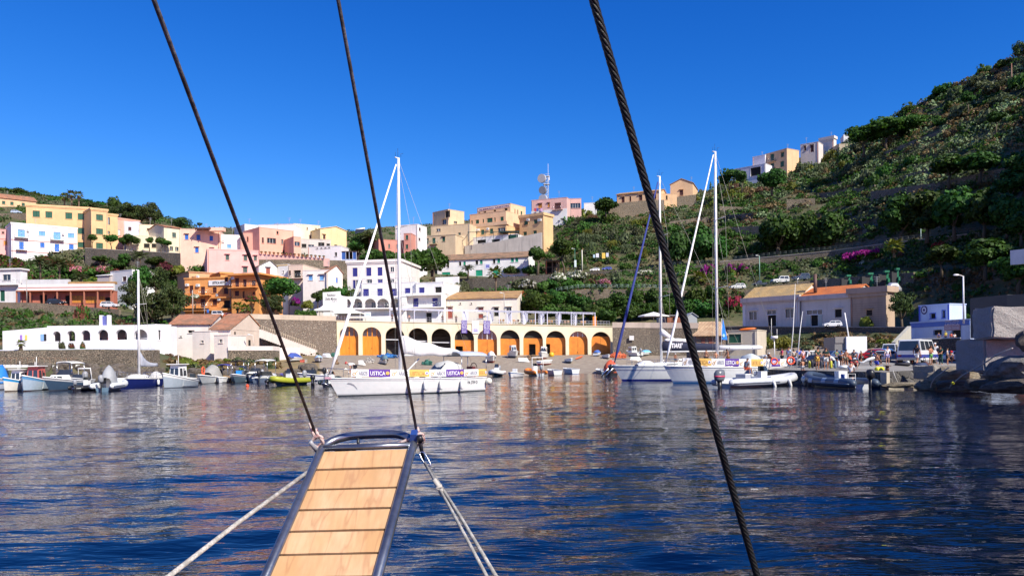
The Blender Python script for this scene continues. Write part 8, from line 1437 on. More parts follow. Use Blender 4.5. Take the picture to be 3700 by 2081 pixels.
 #  VEHICLES
def car(label,px0,px1,yb,ang,col,kind='hatch',loc=None,D=None,group=None,L=None,name='parked_car',cat='car',stripe=None):
 if loc is None:loc=onquay((px0+px1)/2,yb)if D is None else W((px0+px1)/2,yb,D)
 dims=dict(hatch=(3.8,1.6,1.42),jeep=(3.7,1.6,1.65),van=(4.1,1.7,1.82),bus=(4.7,1.85,1.95),pickup=(4.2,1.65,1.6))[kind];Lc,Wc,Hc=dims;a=math.radians(ang);ex=(abs(math.cos(a))*Lc+abs(math.sin(a))*Wc);s=(px1-px0)/F*loc.y/ex;s=min(max(s*(1.14 if 'minibus' in label else 1),.7),1.35)
 t_=thing(name,label,cat,loc,a,group,s);bm_=paint(col,.25,0,.04);h=Lc/2;wb=Hc*.22
 low={'hatch':[(-h,.35),(-h,.8),(-h+.1,.92),(h-.9,.95),(h-.15,.78),(h,.6),(h,.3),(h-.4,.25),(-h+.3,.25)],'jeep':[(-h,.45),(-h,1.0),(h-1.0,1.0),(h-.1,.92),(h,.8),(h,.4),(-h+.3,.35)],'van':[(-h,.35),(-h,1.0),(h-.95,1.05),(h-.2,.85),(h,.6),(h,.3),(-h+.3,.28)],'bus':[(-h,.35),(-h,1.05),(h-.35,1.1),(h-.02,.9),(h,.35),(-h+.2,.3)],'pickup':[(-h,.4),(-h,.95),(h-.9,.98),(h-.1,.85),(h,.45),(-h+.2,.35)]}[kind]
 top={'hatch':[(-h+.06,.91),(-h+.4,Hc-.05),(-h+.8,Hc),(.3,Hc-.02),(h-1.05,.94)],'jeep':[(-h+.02,.99),(-h+.15,Hc),(.1,Hc),(.55,.99)],'van':[(-h+.02,.99),(-h+.1,Hc-.06),(-h+.4,Hc),(.5,Hc-.04),(h-1.0,1.04)],'bus':[(-h+.01,1.04),(-h+.1,Hc-.08),(-h+.4,Hc),(h-1.0,Hc),(h-.4,1.09)],'pickup':[(-.5,.96),(-.4,Hc),(.5,Hc-.02),(1.1,.96)]}[kind]
 def ext(prof,w0,w1,zr):secs=[[Vector((x*(.97 if i in(0,3)else 1),y*(1-(0 if w0==w1 else(z-zr[0])/(zr[1]-zr[0])*(1-w1/w0))),z))for x,z in prof]for i,y in((0,-w0),(1,-w0*.93 if 0 else-w0*.999),(2,w0*.999),(3,w0))];return secs
 mb=MB();mb.loft([[Vector((x*k,y,.25+(z-.25)*k2))for x,z in low]for y,k,k2 in((-Wc/2,.975,.95),(-Wc/2+.07,1,1),(Wc/2-.07,1,1),(Wc/2,.975,.95))],0,False)
 zr=(top[0][1],Hc);mb.loft([[Vector((x,y*(1-.16*(z-zr[0])/(zr[1]-zr[0])),z))for x,z in top]for y in(-Wc/2+.05,Wc/2-.05)],0,False);body=mb.build('body',bm_,t_)
 wbm=MB();z0,z1=zr[0]+.05,Hc-.12;f=lambda z:(Wc/2-.05)*(1-.16*(z-zr[0])/(zr[1]-zr[0]))+.008
 def xat(z,fr):
  pr=top if fr else top[::-1]
  pts_=pr[:3]if not fr else pr[::-1][:3]
  pts_=sorted([(p[1],p[0])for p in(top[:2]if not fr else top[-2:])]);return float(np.interp(z,[q[0]for q in pts_],[q[1]for q in pts_]))
 n=3 if kind=='bus' else 2
 for s_ in(-1,1):
  xa0,xb0,xa1,xb1=xat(z0,0)+.12,xat(z0,1)-.1,xat(z1,0)+.1,xat(z1,1)-.08
  for i in range(n):
   k0,k1=i/n+.02,(i+1)/n-.02;q=[Vector((xa0+(xb0-xa0)*k0,s_*f(z0),z0)),Vector((xa0+(xb0-xa0)*k1,s_*f(z0),z0)),Vector((xa1+(xb1-xa1)*k1,s_*f(z1),z1)),Vector((xa1+(xb1-xa1)*k0,s_*f(z1),z1))];wbm.quad(*(q if s_<0 else q[::-1]))
 for fr,sg in((1,1),(0,-1)):x0_,x1_=xat(z0,fr)+.012*sg,xat(z1,fr)+.012*sg;q=[Vector((x0_,-f(z0)*.88,z0)),Vector((x0_,f(z0)*.88,z0)),Vector((x1_,f(z1)*.88,z1)),Vector((x1_,-f(z1)*.88,z1))];wbm.quad(*(q if fr else q[::-1]))
 wbm.build('windows',glassm(),body)
 for x in(-h+.75,h-.75):
  for s_ in(-1,1):
   mb=MB();mb.tube([(x,s_*(Wc/2-.18),.3),(x,s_*(Wc/2+.015),.3)],.3,0,14);wh=mb.build('wheel',M_rubber,t_);mb=MB();mb.tube([(x,s_*(Wc/2+.016),.3),(x,s_*(Wc/2+.03),.3)],.17,0,10);mb.build('rim',M_steel,wh)
 for x,c,nm in((h-.02,(.7,.7,.66),'headlight'),(-h+.03,(.35,.01,.01),'tail_light')):
  for s_ in(-1,1):mb=MB();mb.box((x,s_*(Wc/2-.25),.68),(.08,.26,.14));mb.build(nm,paint(c,.2),t_)
 mb=MB();mb.box((h+.01,0,.42),(.1,Wc*.9,.16));mb.box((-h-.01,0,.45),(.1,Wc*.9,.16));mb.build('bumper',M_grey if kind!='hatch' else bm_,t_)
 if stripe:mb=MB();mb.box((0,0,.62),(Lc+.02,Wc+.02,.26));mb.build('lower_band',paint(stripe,.3),t_)
 return t_
car('white van with a rounded roof behind the blue shirted man',2860,2962,1316,222,(.72,.73,.74),'van',cat='van',name='parked_van');car('dark grey car behind the couple in green shirts',2905,2985,1322,200,(.02,.022,.03));car('old white and grey minibus with a blue lower band',3228,3403,1314,48,(.62,.64,.65),'bus',cat='van',name='parked_van',stripe=(.03,.05,.28));car('red car between the truck box and the blue car',3120,3172,1300,160,(.35,.01,.02));car('blue car behind the girl in white',3150,3206,1298,200,(.03,.14,.45));car('white camper van left of the old minibus',3196,3240,1293,60,(.66,.67,.68),'bus',cat='van',name='parked_van');car('white car with a raised tailgate left of the old minibus',3178,3242,1306,30,(.62,.63,.65));car('white car behind the lower concrete cube',3405,3476,1304,200,(.6,.62,.66));car('blue estate car left of the truck box',2985,3040,1305,190,(.05,.09,.2))
p=onquay(3095,1300);A_=W(3059,1283,p.y);B_=W(3133,1281,p.y);f=Fac(A_,B_);og=tuple(p);tb=thing('box_truck','small truck with a tall white box body and a red frame on the quay','truck',og);z0,z1=A_.z,W(3059,1216,p.y).z;mb=MB();f.bx(mb,0,f.L,z0,z1,-3.2,0);mb.build('box',paint((.82,.82,.82),.5),tb,og);mb=MB();f.bx(mb,-1.0,-.02,z0+.15,z1-.05,-3.0,-.3);f.bx(mb,-.98,-.05,z1-.6,z1,-.29,-.22);mb.build('side_door',paint((.20,.19,.18)),tb,og);mb=MB();f.bx(mb,-.9,f.L+.6,z0-.35,z0-.02,-3.0,.05);mb.build('frame',paint((.35,.02,.03)),tb,og)
for x in(.3,f.L-.4):mb=MB();c=f.P(x,p.z+.33,-.1);mb.tube([c,c+f.n*.2],.33,0,14);mb.build('wheel',M_rubber,tb,og)
p=onquay(3124,1326);sct=thing('scooter','white scooter parked on the quay beside the kneeling person','scooter',p,math.radians(170),None,1.15)
for x in(-.62,.62):mb=MB();mb.tube([(x+.27*math.cos(k*.449),0,.29+.27*math.sin(k*.449))for k in range(15)],.045,0,6);w_=mb.build('wheel',M_rubber,sct);mb=MB();[mb.tube([(x,0,.29),(x+.25*math.cos(k),0,.29+.25*math.sin(k))],.01,0,4)for k in range(6)];mb.build('spokes',M_steel,w_)
mb=MB();mb.loft([[Vector((x,w_*math.cos(t),z+h_*math.sin(t)))for t in[k*.785 for k in range(8)]]for x,w_,z,h_ in((-.8,.05,.66,.04),(-.5,.12,.6,.13),(-.15,.11,.48,.12),(.1,.1,.32,.06),(.35,.1,.32,.05))]);mb.loft([[Vector((x+.02*math.cos(t),.17*math.sin(t),z))for t in[k*.785 for k in range(8)]]for x,z in((.38,.33),(.48,.6),(.44,.85))]);mb.ball((.6,0,.58),(.2,.08,.1));mb.build('fairing',paint((.72,.74,.74),.25),sct);mb=MB();mb.ball((-.35,0,.84),(.35,.13,.06));mb.build('saddle',M_black,sct);mb=MB();mb.tube([(.44,0,.8),(.4,0,1.0)],.05,0,6);mb.tube([(.36,-.3,1.03),(.4,0,1.0),(.36,.3,1.03)],.018,0,6);mb.ball((.45,0,1.0),(.1,.12,.09));mb.build('handlebar',paint((.7,.72,.72)),sct)
def hcar(label,px0,px1,yb,r,ang,col,kind='hatch'):D=TDY((px0+px1)/2,r)[0]+2.2;car(label,px0,px1,yb+3,ang,col,kind,loc=W((px0+px1)/2,yb+1,D))
hcar('white small car at the left end of the lower hillside road',2636,2693,1044,9,184,(.72,.72,.72));hcar('dark pickup with a white tailgate on the lower hillside road',2719,2770,1032,9,184,(.05,.06,.09),'pickup');hcar('white jeep on the lower hillside road',2787,2850,1024,9,184,(.68,.68,.68),'jeep');hcar('dark blue jeep on the lower hillside road',2864,2924,1013,9,184,(.06,.08,.14),'jeep');hcar('white car on the upper road above the white oleanders',2134,2163,980,13,182,(.7,.7,.7));hcar('small blue car on the upper road beside the white one',2176,2208,976,13,182,(.06,.09,.35))
car('black hatchback on the road in front of the red brown house',174,234,1101,4,(.015,.02,.03),D=173.5);car('silver car on the road at the right end of the red brown house',366,428,1112,4,(.6,.6,.62),D=173.5);car('white van roof in front of the orange hotel',771,818,1146,4,(.7,.7,.72),'van',D=157,cat='van',name='parked_van');car('orange red car in front of the orange hotel',812,856,1148,4,(.45,.12,.05),D=157);car('light blue car beside the far left yellow house',42,76,772,4,(.5,.6,.72),D=258);car('white car in front of the grey harbour house with the orange roof',2974,3040,1182,172,(.7,.71,.72),D=122.6)
#  poles, mast, signs
def pole(px0,y0,px1,y1,D,r,col,label,name='pole',cat='pole',lamp=False):
 b,t=W(px0,y1,D),W(px1,y0,D);t.x=b.x+(t.x-b.x)*.15;root=thing(name,label,cat,b);h=t.z-b.z;mb=MB();mb.tube([(0,0,-.5),(0,0,h)],[r,r*.8],0,8);mb.build('post',paint(col),root)
 if lamp:mb=MB();mb.tube([(0,0,h),(-.5,0,h+.15)],.04,0,5);mb.ball((-.65,0,h+.12),(.3,.14,.1));mb.build('lamp_head',M_white,root)
pole(2745,925,2742,1018,186,.12,(.20,.36,.28),'green street lamp on the lower hillside road','street_lamp','street lamp',True);pole(3328,805,3324,920,175,.12,(.25,.36,.36),'blue green street lamp on the shaded upper road','street_lamp','street lamp',True);pole(3482,998,3476,1150,75,.09,(.6,.6,.62),'white lamp post behind the diving centre','street_lamp','street lamp',True)
pole(2104,903,2104,980,210,.16,(.66,.63,.52),'tall cream post on the upper road beside the white oleanders');pole(2078,900,2076,985,209,.08,(.05,.2,.12),'green street lamp with a hanging pale banner on the upper road','street_lamp','street lamp',True);board(2075,940,2083,965,208.8,'pale vertical banner on the green street lamp of the upper road',(.6,.7,.7),'hanging_banner','banner');pole(3186,770,3186,920,200,.07,(.2,.19,.17),'thin dark pole on the shaded upper road');pole(3656,230,3654,330,205,.14,(.28,.13,.08),'rust coloured pole on the upper right slope');pole(97,1000,97,1090,173,.1,(.4,.38,.35),'grey pole beside the flat roofed white house');pole(697,1048,698,1134,153,.1,(.45,.38,.33),'grey brown pole in front of the orange hotel');pole(915,1212,915,1250,121,.05,(.6,.52,.45),'globe lamp post in front of the blank gable','street_lamp','street lamp',True);pole(1822,1060,1822,1125,164,.07,(.3,.3,.3),'dark lamp post behind the pergola','street_lamp','street lamp',True)
board(2153,916,2164,930,214,'white poster on the cliff fence, left of the yellow one',(.7,.7,.78),'poster','poster');board(2175,914,2187,934,214,'yellow poster on the cliff fence',(.75,.5,.08),'poster','poster');board(2190,914,2199,928,214,'white poster on the cliff fence, right of the yellow one',(.6,.62,.72),'poster','poster');board(2143,920,2150,931,214,'pale blue poster on the cliff fence, leftmost',(.4,.55,.65),'poster','poster');board(748,1118,755,1130,151,'blue round road sign in front of the orange hotel',(.03,.16,.55),'road_sign','sign')
def fence(r,x0,x1,lab,col,h=1.0,dy=0):
 mb=MB();ps=[T(x,r)+Vector((0,-.3,.1+dy))for x in np.arange(x0,x1+1,20)]
 for a,b in zip(ps,ps[1:]):[mb.tube([a+Vector((0,0,z)),b+Vector((0,0,z))],.035,0,4)for z in(h,h*.5)];mb.tube([a,a+Vector((0,0,h))],.04,0,4);mb.tube([a+Vector((0,0,h*.1)),b+Vector((0,0,h))],.025,0,4)
 return mb.top('railing',paint(col),lab,'railing')
fence(9.02,2010,2480,'pale green railing along the lower hillside path in the middle',(.22,.32,.28));fence(13.02,2380,3060,'dark railing along the upper road above the stone wall',(.05,.07,.065));fence(9.02,2640,3050,'dark green railing behind the cars on the lower road',(.04,.09,.07),dy=.2);fence(13.02,3060,3560,'grey railing on the shaded part of the upper road',(.12,.13,.12));
mb=MB();ps=[W(x,1318-(x-300)*0+(2 if x>200 else 0),95.8)for x in range(-60,300,20)]
for a,b in zip(ps,ps[1:]):mb.tube([a,a+Vector((0,0,.85))],.02,0,4);mb.tube([a+Vector((0,0,.85)),b+Vector((0,0,.85))],.02,0,4)
mb.top('railing',paint((.3,.17,.1)),'thin rusty railing along the white kerb wall behind the left boats','railing')
A_,B_=W(1972,985,219),W(2022,985,219);f=Fac(A_,B_);og=tuple(f.P(f.L/2,A_.z));cs=thing('timber_shelter','open timber shelter with an orange post under the rocks by the upper road','shelter',og);zt_=W(1972,945,219).z;mb=MB();f.bx(mb,0,f.L,A_.z-1,zt_,-3,-2.9);mb.build('back',M_dark,cs,og);mb=MB();[f.bx(mb,a,a+.3,A_.z-1,zt_,-.3,0)for a in(f.L*.45,f.L*.75,f.L-.3)];f.bx(mb,0,f.L,zt_+.002,zt_+.35,-3,.2);f.bx(mb,.3,f.L-.3,A_.z+1.4,A_.z+1.55,-.35,-.31);mb.build('frame',M_wood,cs,og);mb=MB();f.bx(mb,0,.3,A_.z-1,zt_,-.3,0);mb.build('orange_post',paint((.55,.16,.03)),cs,og)
D=275;b=W(1975,722,D);tt=thing('telecom_tower','lattice telecom tower with three round dishes above the pink house','tower',b);h=W(1975,634,D).z-b.z;s=F/D;mb=MB()
for sx in(-.65,.65):
 for sy in(-.65,.65):mb.tube([(sx,sy,-3),(sx,sy,h)],.07,0,4)
for k in range(9):z0,z1=h*k/9,h*(k+1)/9;[mb.tube([(-.65,y,z0),(.65,y,z1)],.04,0,4)for y in(-.65,.65)];[mb.tube([(.65,y,z0),(-.65,y,z1)],.04,0,4)for y in(-.65,.65)]
for z in(h*.62,h*.95):mb.box((0,0,z),(2.2,1.8,.12))
for z in(h*.7,h*1.03):mb.tube([(-1.1,-.9,z),(1.1,-.9,z)],.04,0,4)
mb.build('lattice',paint((.55,.56,.58)),tt);mb=MB();mb.tube([(.65,0,h*.5),(.65,0,h+4)],.05,0,5);mb.box((.95,-.3,h*.88),(.3,.3,1.6));mb.build('whip_aerial',M_white,tt)
for x,y,rr,c in((1960,648,15.5,(.45,.45,.46)),(1963,690,14,(.22,.23,.25)),(1964,722,16,(.48,.48,.5))):
 q=W(x,y,D)-b;r_=rr/s;mb=MB();mb.tube([Vector((q.x,-.7,q.z)),Vector((q.x-.45,-1.5,q.z))],r_,0,20,False);d_=mb.build('dish',paint(c),tt);mb=MB();mb.tube([Vector((q.x,-.6,q.z)),Vector((0,0,q.z))],.08,0,5);mb.build('bracket',M_grey,d_)
D=224;mb=MB();a,b=W(1282,846,D),W(1314,842,D);mb.hexa([a,b,b+Vector((0,1.4,1.4)),a+Vector((0,1.4,1.4)),a+Vector((0,-.1,.1)),b+Vector((0,-.1,.1)),b+Vector((0,1.3,1.5)),a+Vector((0,1.3,1.5))]);mb.tube([a+Vector((0,1.4,1.5)),b+Vector((.1,1.4,1.5))],.25,1,8);mb.top('solar_water_heater',[glassm(),M_white],'solar water heater on the roof left of the big central palm','solar panel')
D=224;A_,B_=W(992,812,D),W(1058,806,D);f=Fac(A_,B_);mb=MB();[f.bx(mb,f.L*k/12,f.L*k/12+.12,A_.z,A_.z+.15,-3,.6)for k in range(13)];[f.bx(mb,a,a+.12,A_.z-2.2,A_.z-.01,-.1,0)for a in(0,f.L*.5,f.L-.2)];mb.top('roof_pergola',M_wood,'wooden slatted pergola on the white rooftop at the central skyline','pergola')
D=201;A_,B_=W(686,828,D),W(790,832,D);f=Fac(A_,B_);mb=MB();zt_=W(686,817,D).z;f.bx(mb,0,f.L*.58,zt_-.25,zt_,-6,-2.5);f.bx(mb,f.L*.5,f.L,A_.z,zt_+.1,-5,-3,1);[f.bx(mb,a,a+.12,A_.z,zt_-.26,-2.8,-2.6)for a in(.3,f.L*.3)];mb.top('roof_shelter',[plain('brown_mat',(.12,.06,.045)),PALEP],'brown shaded roof shelter on the pale pink cube house','shelter')
A_,B_=W(1234,944,212),W(1289,941,212);f=Fac(A_,B_);og=tuple(f.P(f.L/2,A_.z));zt_=W(1234,908,212).z;bt=thing('terrace_shelter','dark terrace shelter with blue panels and white posts below the beige house','shelter',og);mb=MB();f.bx(mb,0,f.L,zt_-.2,zt_,-4,.1);f.bx(mb,0,f.L,A_.z-1,zt_-.21,-4,-3.9);mb.build('roof',plain('dark_brown',(.05,.03,.03)),bt,og);mb=MB();f.bx(mb,.1,f.L*.25,A_.z,zt_-.25,-.12,-.05);f.bx(mb,f.L*.75,f.L-.1,A_.z,zt_-.25,-.12,-.05);mb.build('blue_panels',paint((.03,.10,.35)),bt,og);mb=MB();[f.bx(mb,a,a+.12,A_.z,zt_-.22,0,.1)for a in(0,f.L*.27,f.L*.5,f.L*.73,f.L-.15)];f.bx(mb,0,f.L,A_.z-1,A_.z+.5,-.04,-.001);mb.build('posts',paint((.5,.55,.7)),bt,og)
mb=MB()
for k in range(16):
 px=945+k*15;p=W(px,917+(px-945)*.07,201);mb=MB();mb.tube([(p.x,p.y,p.z),(p.x,p.y,p.z+.4)],[.18,.25],0,8);o=mb.top('flower_pot',plain('terracotta',(.35,.12,.06)),'terracotta pot with a plant on the parapet of the salmon house terrace','flower pot','flower pots on the salmon house parapet');link('plant',CR['shrub'][0],o,loc=(0,0,.4),sc=.35)
wall('terrace_parapet','pink parapet wall carrying the flower pots',[(935,917,938,201.3),(1190,935,955,201.3)],plaster((.70,.42,.36)),.35)
A_,B_=W(1692,872,243),W(1875,856,243);f=Fac(A_,B_);og=tuple(f.P(f.L/2,A_.z));hp=thing('hotel_pergola','green steel pergola with a dark awning on the yellow hotel terrace','pergola',og);mb=MB();zt_=W(1692,848,243).z;[f.bx(mb,f.L*k/6,f.L*k/6+.12,A_.z-.5,zt_+.4,2.4,2.55)for k in range(7)];[f.bx(mb,f.L*k/6,f.L*k/6+.12,zt_+.41,zt_+.55,-2,2.6)for k in range(7)];f.bx(mb,0,f.L,zt_+.25,zt_+.4,2.56,2.7);mb.build('frame',paint((.02,.06,.045)),hp,og);mb=MB();f.bx(mb,f.L*.62,f.L,zt_+.56,zt_+.62,-2,2.6);mb.build('awning',plain('dark_net',(.03,.025,.025)),hp,og)
for k,(x,c,nm)in enumerate(((1934,(.4,.03,.05),'red cloth on the laundry line of the pink house'),(1942,(.05,.08,.3),'blue cloth on the laundry line of the pink house'),(1957,(.5,.3,.5),'lilac cloth on the laundry line of the pink house'))):board(x-4,753,x+4,764,260.5,nm,c,'laundry','laundry')
mb=MB();a,b,c_,d=W(2612,1152,96),W(2606,1226,96),W(2628,1228,96),W(2618,1175,96);mb.prism([a,b,c_,d],Vector((0,.03,0)));fl=thing('beach_flag','bright blue pennant with a white disc behind the mast of the tall yacht','flag',tuple(b-Vector((0,0,2))));og=tuple(b-Vector((0,0,2)));mb.build('cloth',paint((.01,.22,.80),.7),fl,og);q=W(2615,1212,95.95);mb=MB();mb.prism([q+Vector((.16*math.cos(k*.524),0,.2*math.sin(k*.524)))for k in range(12)],Vector((0,-.02,0)));mb.build('disc',paint((.4,.7,.85)),fl,og);mb=MB();mb.tube([b-Vector((0,0,2)),W(2608,1150,96)],.03,0,5);mb.build('pole',M_white,fl,og)
def lifebuoy(px,py,r,D,label):p=W(px,py,D);mb=MB();mb.tube([p+Vector((r*math.cos(k*.449),0,r*math.sin(k*.449)))for k in range(15)],r*.26,0,8);mb.top('lifebuoy',paint((.75,.09,.03)),label,'lifebuoy')
lifebuoy(2857,1303,.30,67.5,'orange lifebuoy ring standing at the bow of the grey inflatable');lifebuoy(2797,1305,.28,71.3,'orange horseshoe lifebuoy on the stern rail of the tall yacht')
for k,(px,py,c,nm)in enumerate(((2925,1318,(.65,.62,.04),'yellow diving regulator hanging at the rail, left one'),(3005,1312,(.65,.62,.04),'yellow diving regulator hanging at the rail, right one'))):heap(px-6,px+6,py-14,py+4,c,nm,'diving gear','diving_regulator',12)if 0 else None
mb=MB();p0,p1=onquay(2918,1322),onquay(3060,1324);mb.tube([p0,p0+Vector((0,0,.8)),p1+Vector((0,0,.8)),p1],.04,0,6);mb.top('tank_rack',M_white,'white pipe rail of the diving tank rack behind the green shirted couple','rail')
def tank(px,py,c,label,lying=False):
 p=onquay(px,py);t_=thing('diving_tank',label,'diving tank',p,random.random()*3);mb=MB();q=[(0,0,0),(0,0,.06),(0,0,.5),(0,0,.6),(0,0,.65)]if not lying else[(0,0,.1),(.06,0,.1),(.8,0,.1),(.9,0,.1),(.98,0,.1)];mb.tube(q,[.08,.1,.1,.06,.02]if not lying else[.14,.18,.18,.1,.03],0,10);mb.build('cylinder',paint(c),t_);mb=MB();e=Vector(q[-1]);mb.box(e,(.06,.1,.06));mb.build('valve',M_steel,t_)
for k,(px,c,nm)in enumerate(((2925,(.6,.58,.05),'yellow diving tank left of the man with the stick'),(2936,BL,'black diving tank left of the man with the stick'),(2968,(.05,.05,.06),'dark diving tank between the green shirted couple'),(3003,(.62,.6,.05),'yellow diving tank right of the woman in white shorts'),(3018,(.1,.2,.3),'blue diving tank behind the woman in white shorts'),(3030,(.7,.7,.7),'white diving tank near the bending person'))):tank(px,1330,c,nm)
tank(3166,1339,(.68,.66,.03),'yellow diving tank lying beside the long pale beam',True);mb=MB();p0,p1=onquay(3090,1333),onquay(3198,1330);mb.hexa([p0,p1,p1+Vector((0,.3,0)),p0+Vector((0,.3,0)),p0+Vector((0,0,.18)),p1+Vector((0,0,.18)),p1+Vector((0,.3,.18)),p0+Vector((0,.3,.18))]);mb.top('beam',paint((.55,.54,.50)),'long pale beam lying at the quay edge','beam')
p=onquay(3206,1340);mb=MB();mb.tube([p,p+Vector((0,0,.35))],[.14,.12],0,12);mb.tube([p+Vector((0,0,.35)),p+Vector((0,0,.42))],.28,0,14);mb.top('bollard',plain('rust',(.12,.06,.045)),'rusty mushroom bollard at the quay edge','bollard')
for px,py,d,c,nm in((3262,1322,(1.2,.6,.28),BL,'long black bag lying on the quay in front of the minibus'),(3325,1331,(1.1,.7,.45),(.02,.035,.09),'navy bag at the quay edge beside the backpack woman'),(3345,1328,(.5,.5,.5),(.08,.03,.03),'dark red bag at the quay edge'),(3280,1322,(.3,.3,.45),(.5,.52,.52),'grey water canister beside the black bag'),(3048,1333,(.7,.5,.3),(.62,.66,.68),'white tray beside the navy inflatable'),(2978,1326,(.5,.5,.4),(.05,.08,.15),'dark blue kit bag behind the green shirted couple'),(2942,1325,(.5,.5,.5),BL,'black kit bag behind the man with the stick'),(2830,1326,(.55,.4,.6),(.16,.16,.17),'grey box beside the lifebuoy')):
 p=onquay(px,py);mb=MB();bm=bmesh.new();bmesh.ops.create_cube(bm,size=1);bmesh.ops.scale(bm,vec=d,verts=bm.verts);bmesh.ops.bevel(bm,geom=bm.edges[:],offset=min(d)*.3,segments=3,affect='EDGES');me=bpy.data.meshes.new('bag');bm.to_mesh(me);bm.free();me.materials.append(paint(c,.8));[setattr(q,'use_smooth',True)for q in me.polygons];tag(link('bag' if 'bag' in nm else 'box' if 'box' in nm else 'canister' if 'can' in nm else 'tray',me,loc=p+Vector((0,0,d[2]/2)),rz=random.uniform(-.4,.4)),nm,'bag' if 'bag' in nm else 'box' if 'box' in nm else 'canister' if 'can' in nm else 'tray')
board(3005+40,1160,3046,1161,100,'x',(.1,.1,.1))if 0 else None
mb=MB();p=W(3062,1222,80);mb.tube([W(3068,1225,79),W(3052,1130,79)],.06,0,6);mb.top('leaning_pole',M_white,'leaning white pole rising above the truck box','pole')
#  FOREGROUND: gangplank, ropes, wire
A_l,B_l=W(1170,1630,3.10),W(975,2081,2.52);axis=(A_l-B_l).normalized();dr=3.1
for _ in range(60):A_r=W(1477,1620,dr);dr-=.3*(A_r-A_l).dot(axis)
side=A_r-A_l;side=side-axis*side.dot(axis);wd=side.length;side.normalize();nup=side.cross(axis).normalized()
if nup.z<0:nup=-nup
C0=(A_l+A_r)/2;org=tuple(C0-axis*2.2);GPt=lambda x,y,z:C0-axis*x+side*y+nup*z
t=NT('oiled_pine');m1=t.mapc((1,1,1));
ax=Vector(axis);an=math.atan2(side.y,side.x)
oi=t.n('ObjectInfo');def_v=t.n('CombineXYZ');[t.l(t.math('MULTIPLY',oi.outputs['Random'],q),def_v.inputs[i])for i,q in enumerate((17.0,5.0,9.0))]
def gv(s):m=t.n('Mapping');t.l(t.tc.outputs['Object'],m.inputs['Vector']);t.l(def_v.outputs[0],m.inputs['Location']);m.inputs['Scale'].default_value=s;return m.outputs[0]
gr=t.noise(1.0,6,gv((45,7,7)),.65);g2=t.noise(1.0,4,gv((7,3,3)));g3=t.noise(1.0,3,gv((16,2.2,2.2)),.4)
col=t.mix(t.ramp(g2,[(.35,(0,0,0)),(.65,(1,1,1))]),(.56,.32,.14),(.64,.42,.23));col=t.mix(t.ramp(gr,[(.3,(.5,)*3),(.6,(0,0,0))]),col,(.42,.24,.11))
col=t.mix(t.math('MULTIPLY',t.ramp(g3,[(.50,(0,0,0)),(.53,(1,1,1)),(.56,(0,0,0))]),.4),col,(.36,.15,.07))
t.bump(gr,.12,.004);M_pine=t.fin(col,.5)
t=NT('blued_steel_tube');n=t.noise(9,5,rough=.7);sc_=t.noise(60,3);col=t.mix(t.ramp(n,[(.35,(0,0,0)),(.65,(1,1,1))]),(.17,.185,.22),(.30,.32,.35));t.bump(sc_,.15,.002);M_tube=t.fin(col,.30,.85)
GP=thing('gangplank','raised boarding plank with six pale wooden boards and a bent steel tube frame','gangplank',org)
pl=0.0;edges=[(1626,1688),(1695,1761),(1767,1834),(1841,1912),(1919,1996),(2003,2080)]
def xof(py):
 lo,hi=-1.0,3.0
 for _ in range(40):
  m_=(lo+hi)/2
  if PX(GPt(m_,0,0))[1]<py:lo=m_
  else:hi=m_
 return lo
rt=.0165;iw=wd/2-.002
last=0
for k in range(9):
 if k<6:x0,x1=xof(edges[k][0]+1),xof(edges[k][1])
 else:x0,x1=last+.012,last+.012+.098
 last=x1;mb=MB();th=.022;N=8
 for i in range(N):
  ya,yb=-iw+2*iw*i/N,-iw+2*iw*(i+1)/N;w1=.0006*math.sin(k*3+i*1.7);w2=.0006*math.sin(k*3+(i+1)*1.7)
  mb.hexa([GPt(x1+w1,ya,-th),GPt(x1+w2,yb,-th),GPt(x0,yb,-th),GPt(x0,ya,-th),GPt(x1+w1,ya,0),GPt(x1+w2,yb,0),GPt(x0,yb,0),GPt(x0,ya,0)])
 if k<5:q=[GPt(x1+.0005,-iw,-.030),GPt(x1+.0005,iw,-.030),GPt(x1+.012,iw,-.030),GPt(x1+.012,-iw,-.030)]
 bo=mb.build('board',M_pine,GP,org)
mb=MB();mb.quad(GPt(last,-iw,-.04),GPt(last,iw,-.04),GPt(0,iw,-.04),GPt(0,-iw,-.04));mb.hexa([GPt(last,-iw,-.055),GPt(last,-iw+.03,-.055),GPt(0,-iw+.03,-.055),GPt(0,-iw,-.055),GPt(last,-iw,-.024),GPt(last,-iw+.03,-.024),GPt(0,-iw+.03,-.024),GPt(0,-iw,-.024)]);mb.build('board_support',plain('gap_shade_wood',(.17,.09,.045)),GP,org)  # ledge plus a brown sheet whose colour stands for shading in the board gaps
y=wd/2+rt*.8;hoop=[(-.0,-y,.0),(-.035,-y+.006,0),(-.07,-y+.032,0),(-.093,-y+.075,0),(-.101,-y+.12,0),(-.104,y-.13,0),(-.098,y-.07,0),(-.068,y-.022,0),(-.03,y,0),(0,y,0)]
pts=[GPt(last+.4,-y,0)]+[GPt(*q)for q in hoop]+[GPt(last+.4,y,0)]
def smooth(pts,n=5):
 out=[]
 for i in range(len(pts)-1):
  p0,p1,p2,p3=pts[max(i-1,0)],pts[i],pts[i+1],pts[min(i+2,len(pts)-1)]
  for j in range(n):u=j/n;out.append(.5*((2*p1)+(-p0+p2)*u+(2*p0-5*p1+4*p2-p3)*u*u+(-p0+3*p1-3*p2+p3)*u**3))
 return out+[pts[-1]]
hp=[GPt(*q)for q in hoop];mid=smooth(hp,6);mb=MB();mb.tube([pts[0],GPt(.3,-y,0)]+mid+[GPt(.3,y,0),pts[-1]],rt,0,16);mb.build('side_rail',M_tube,GP,org)
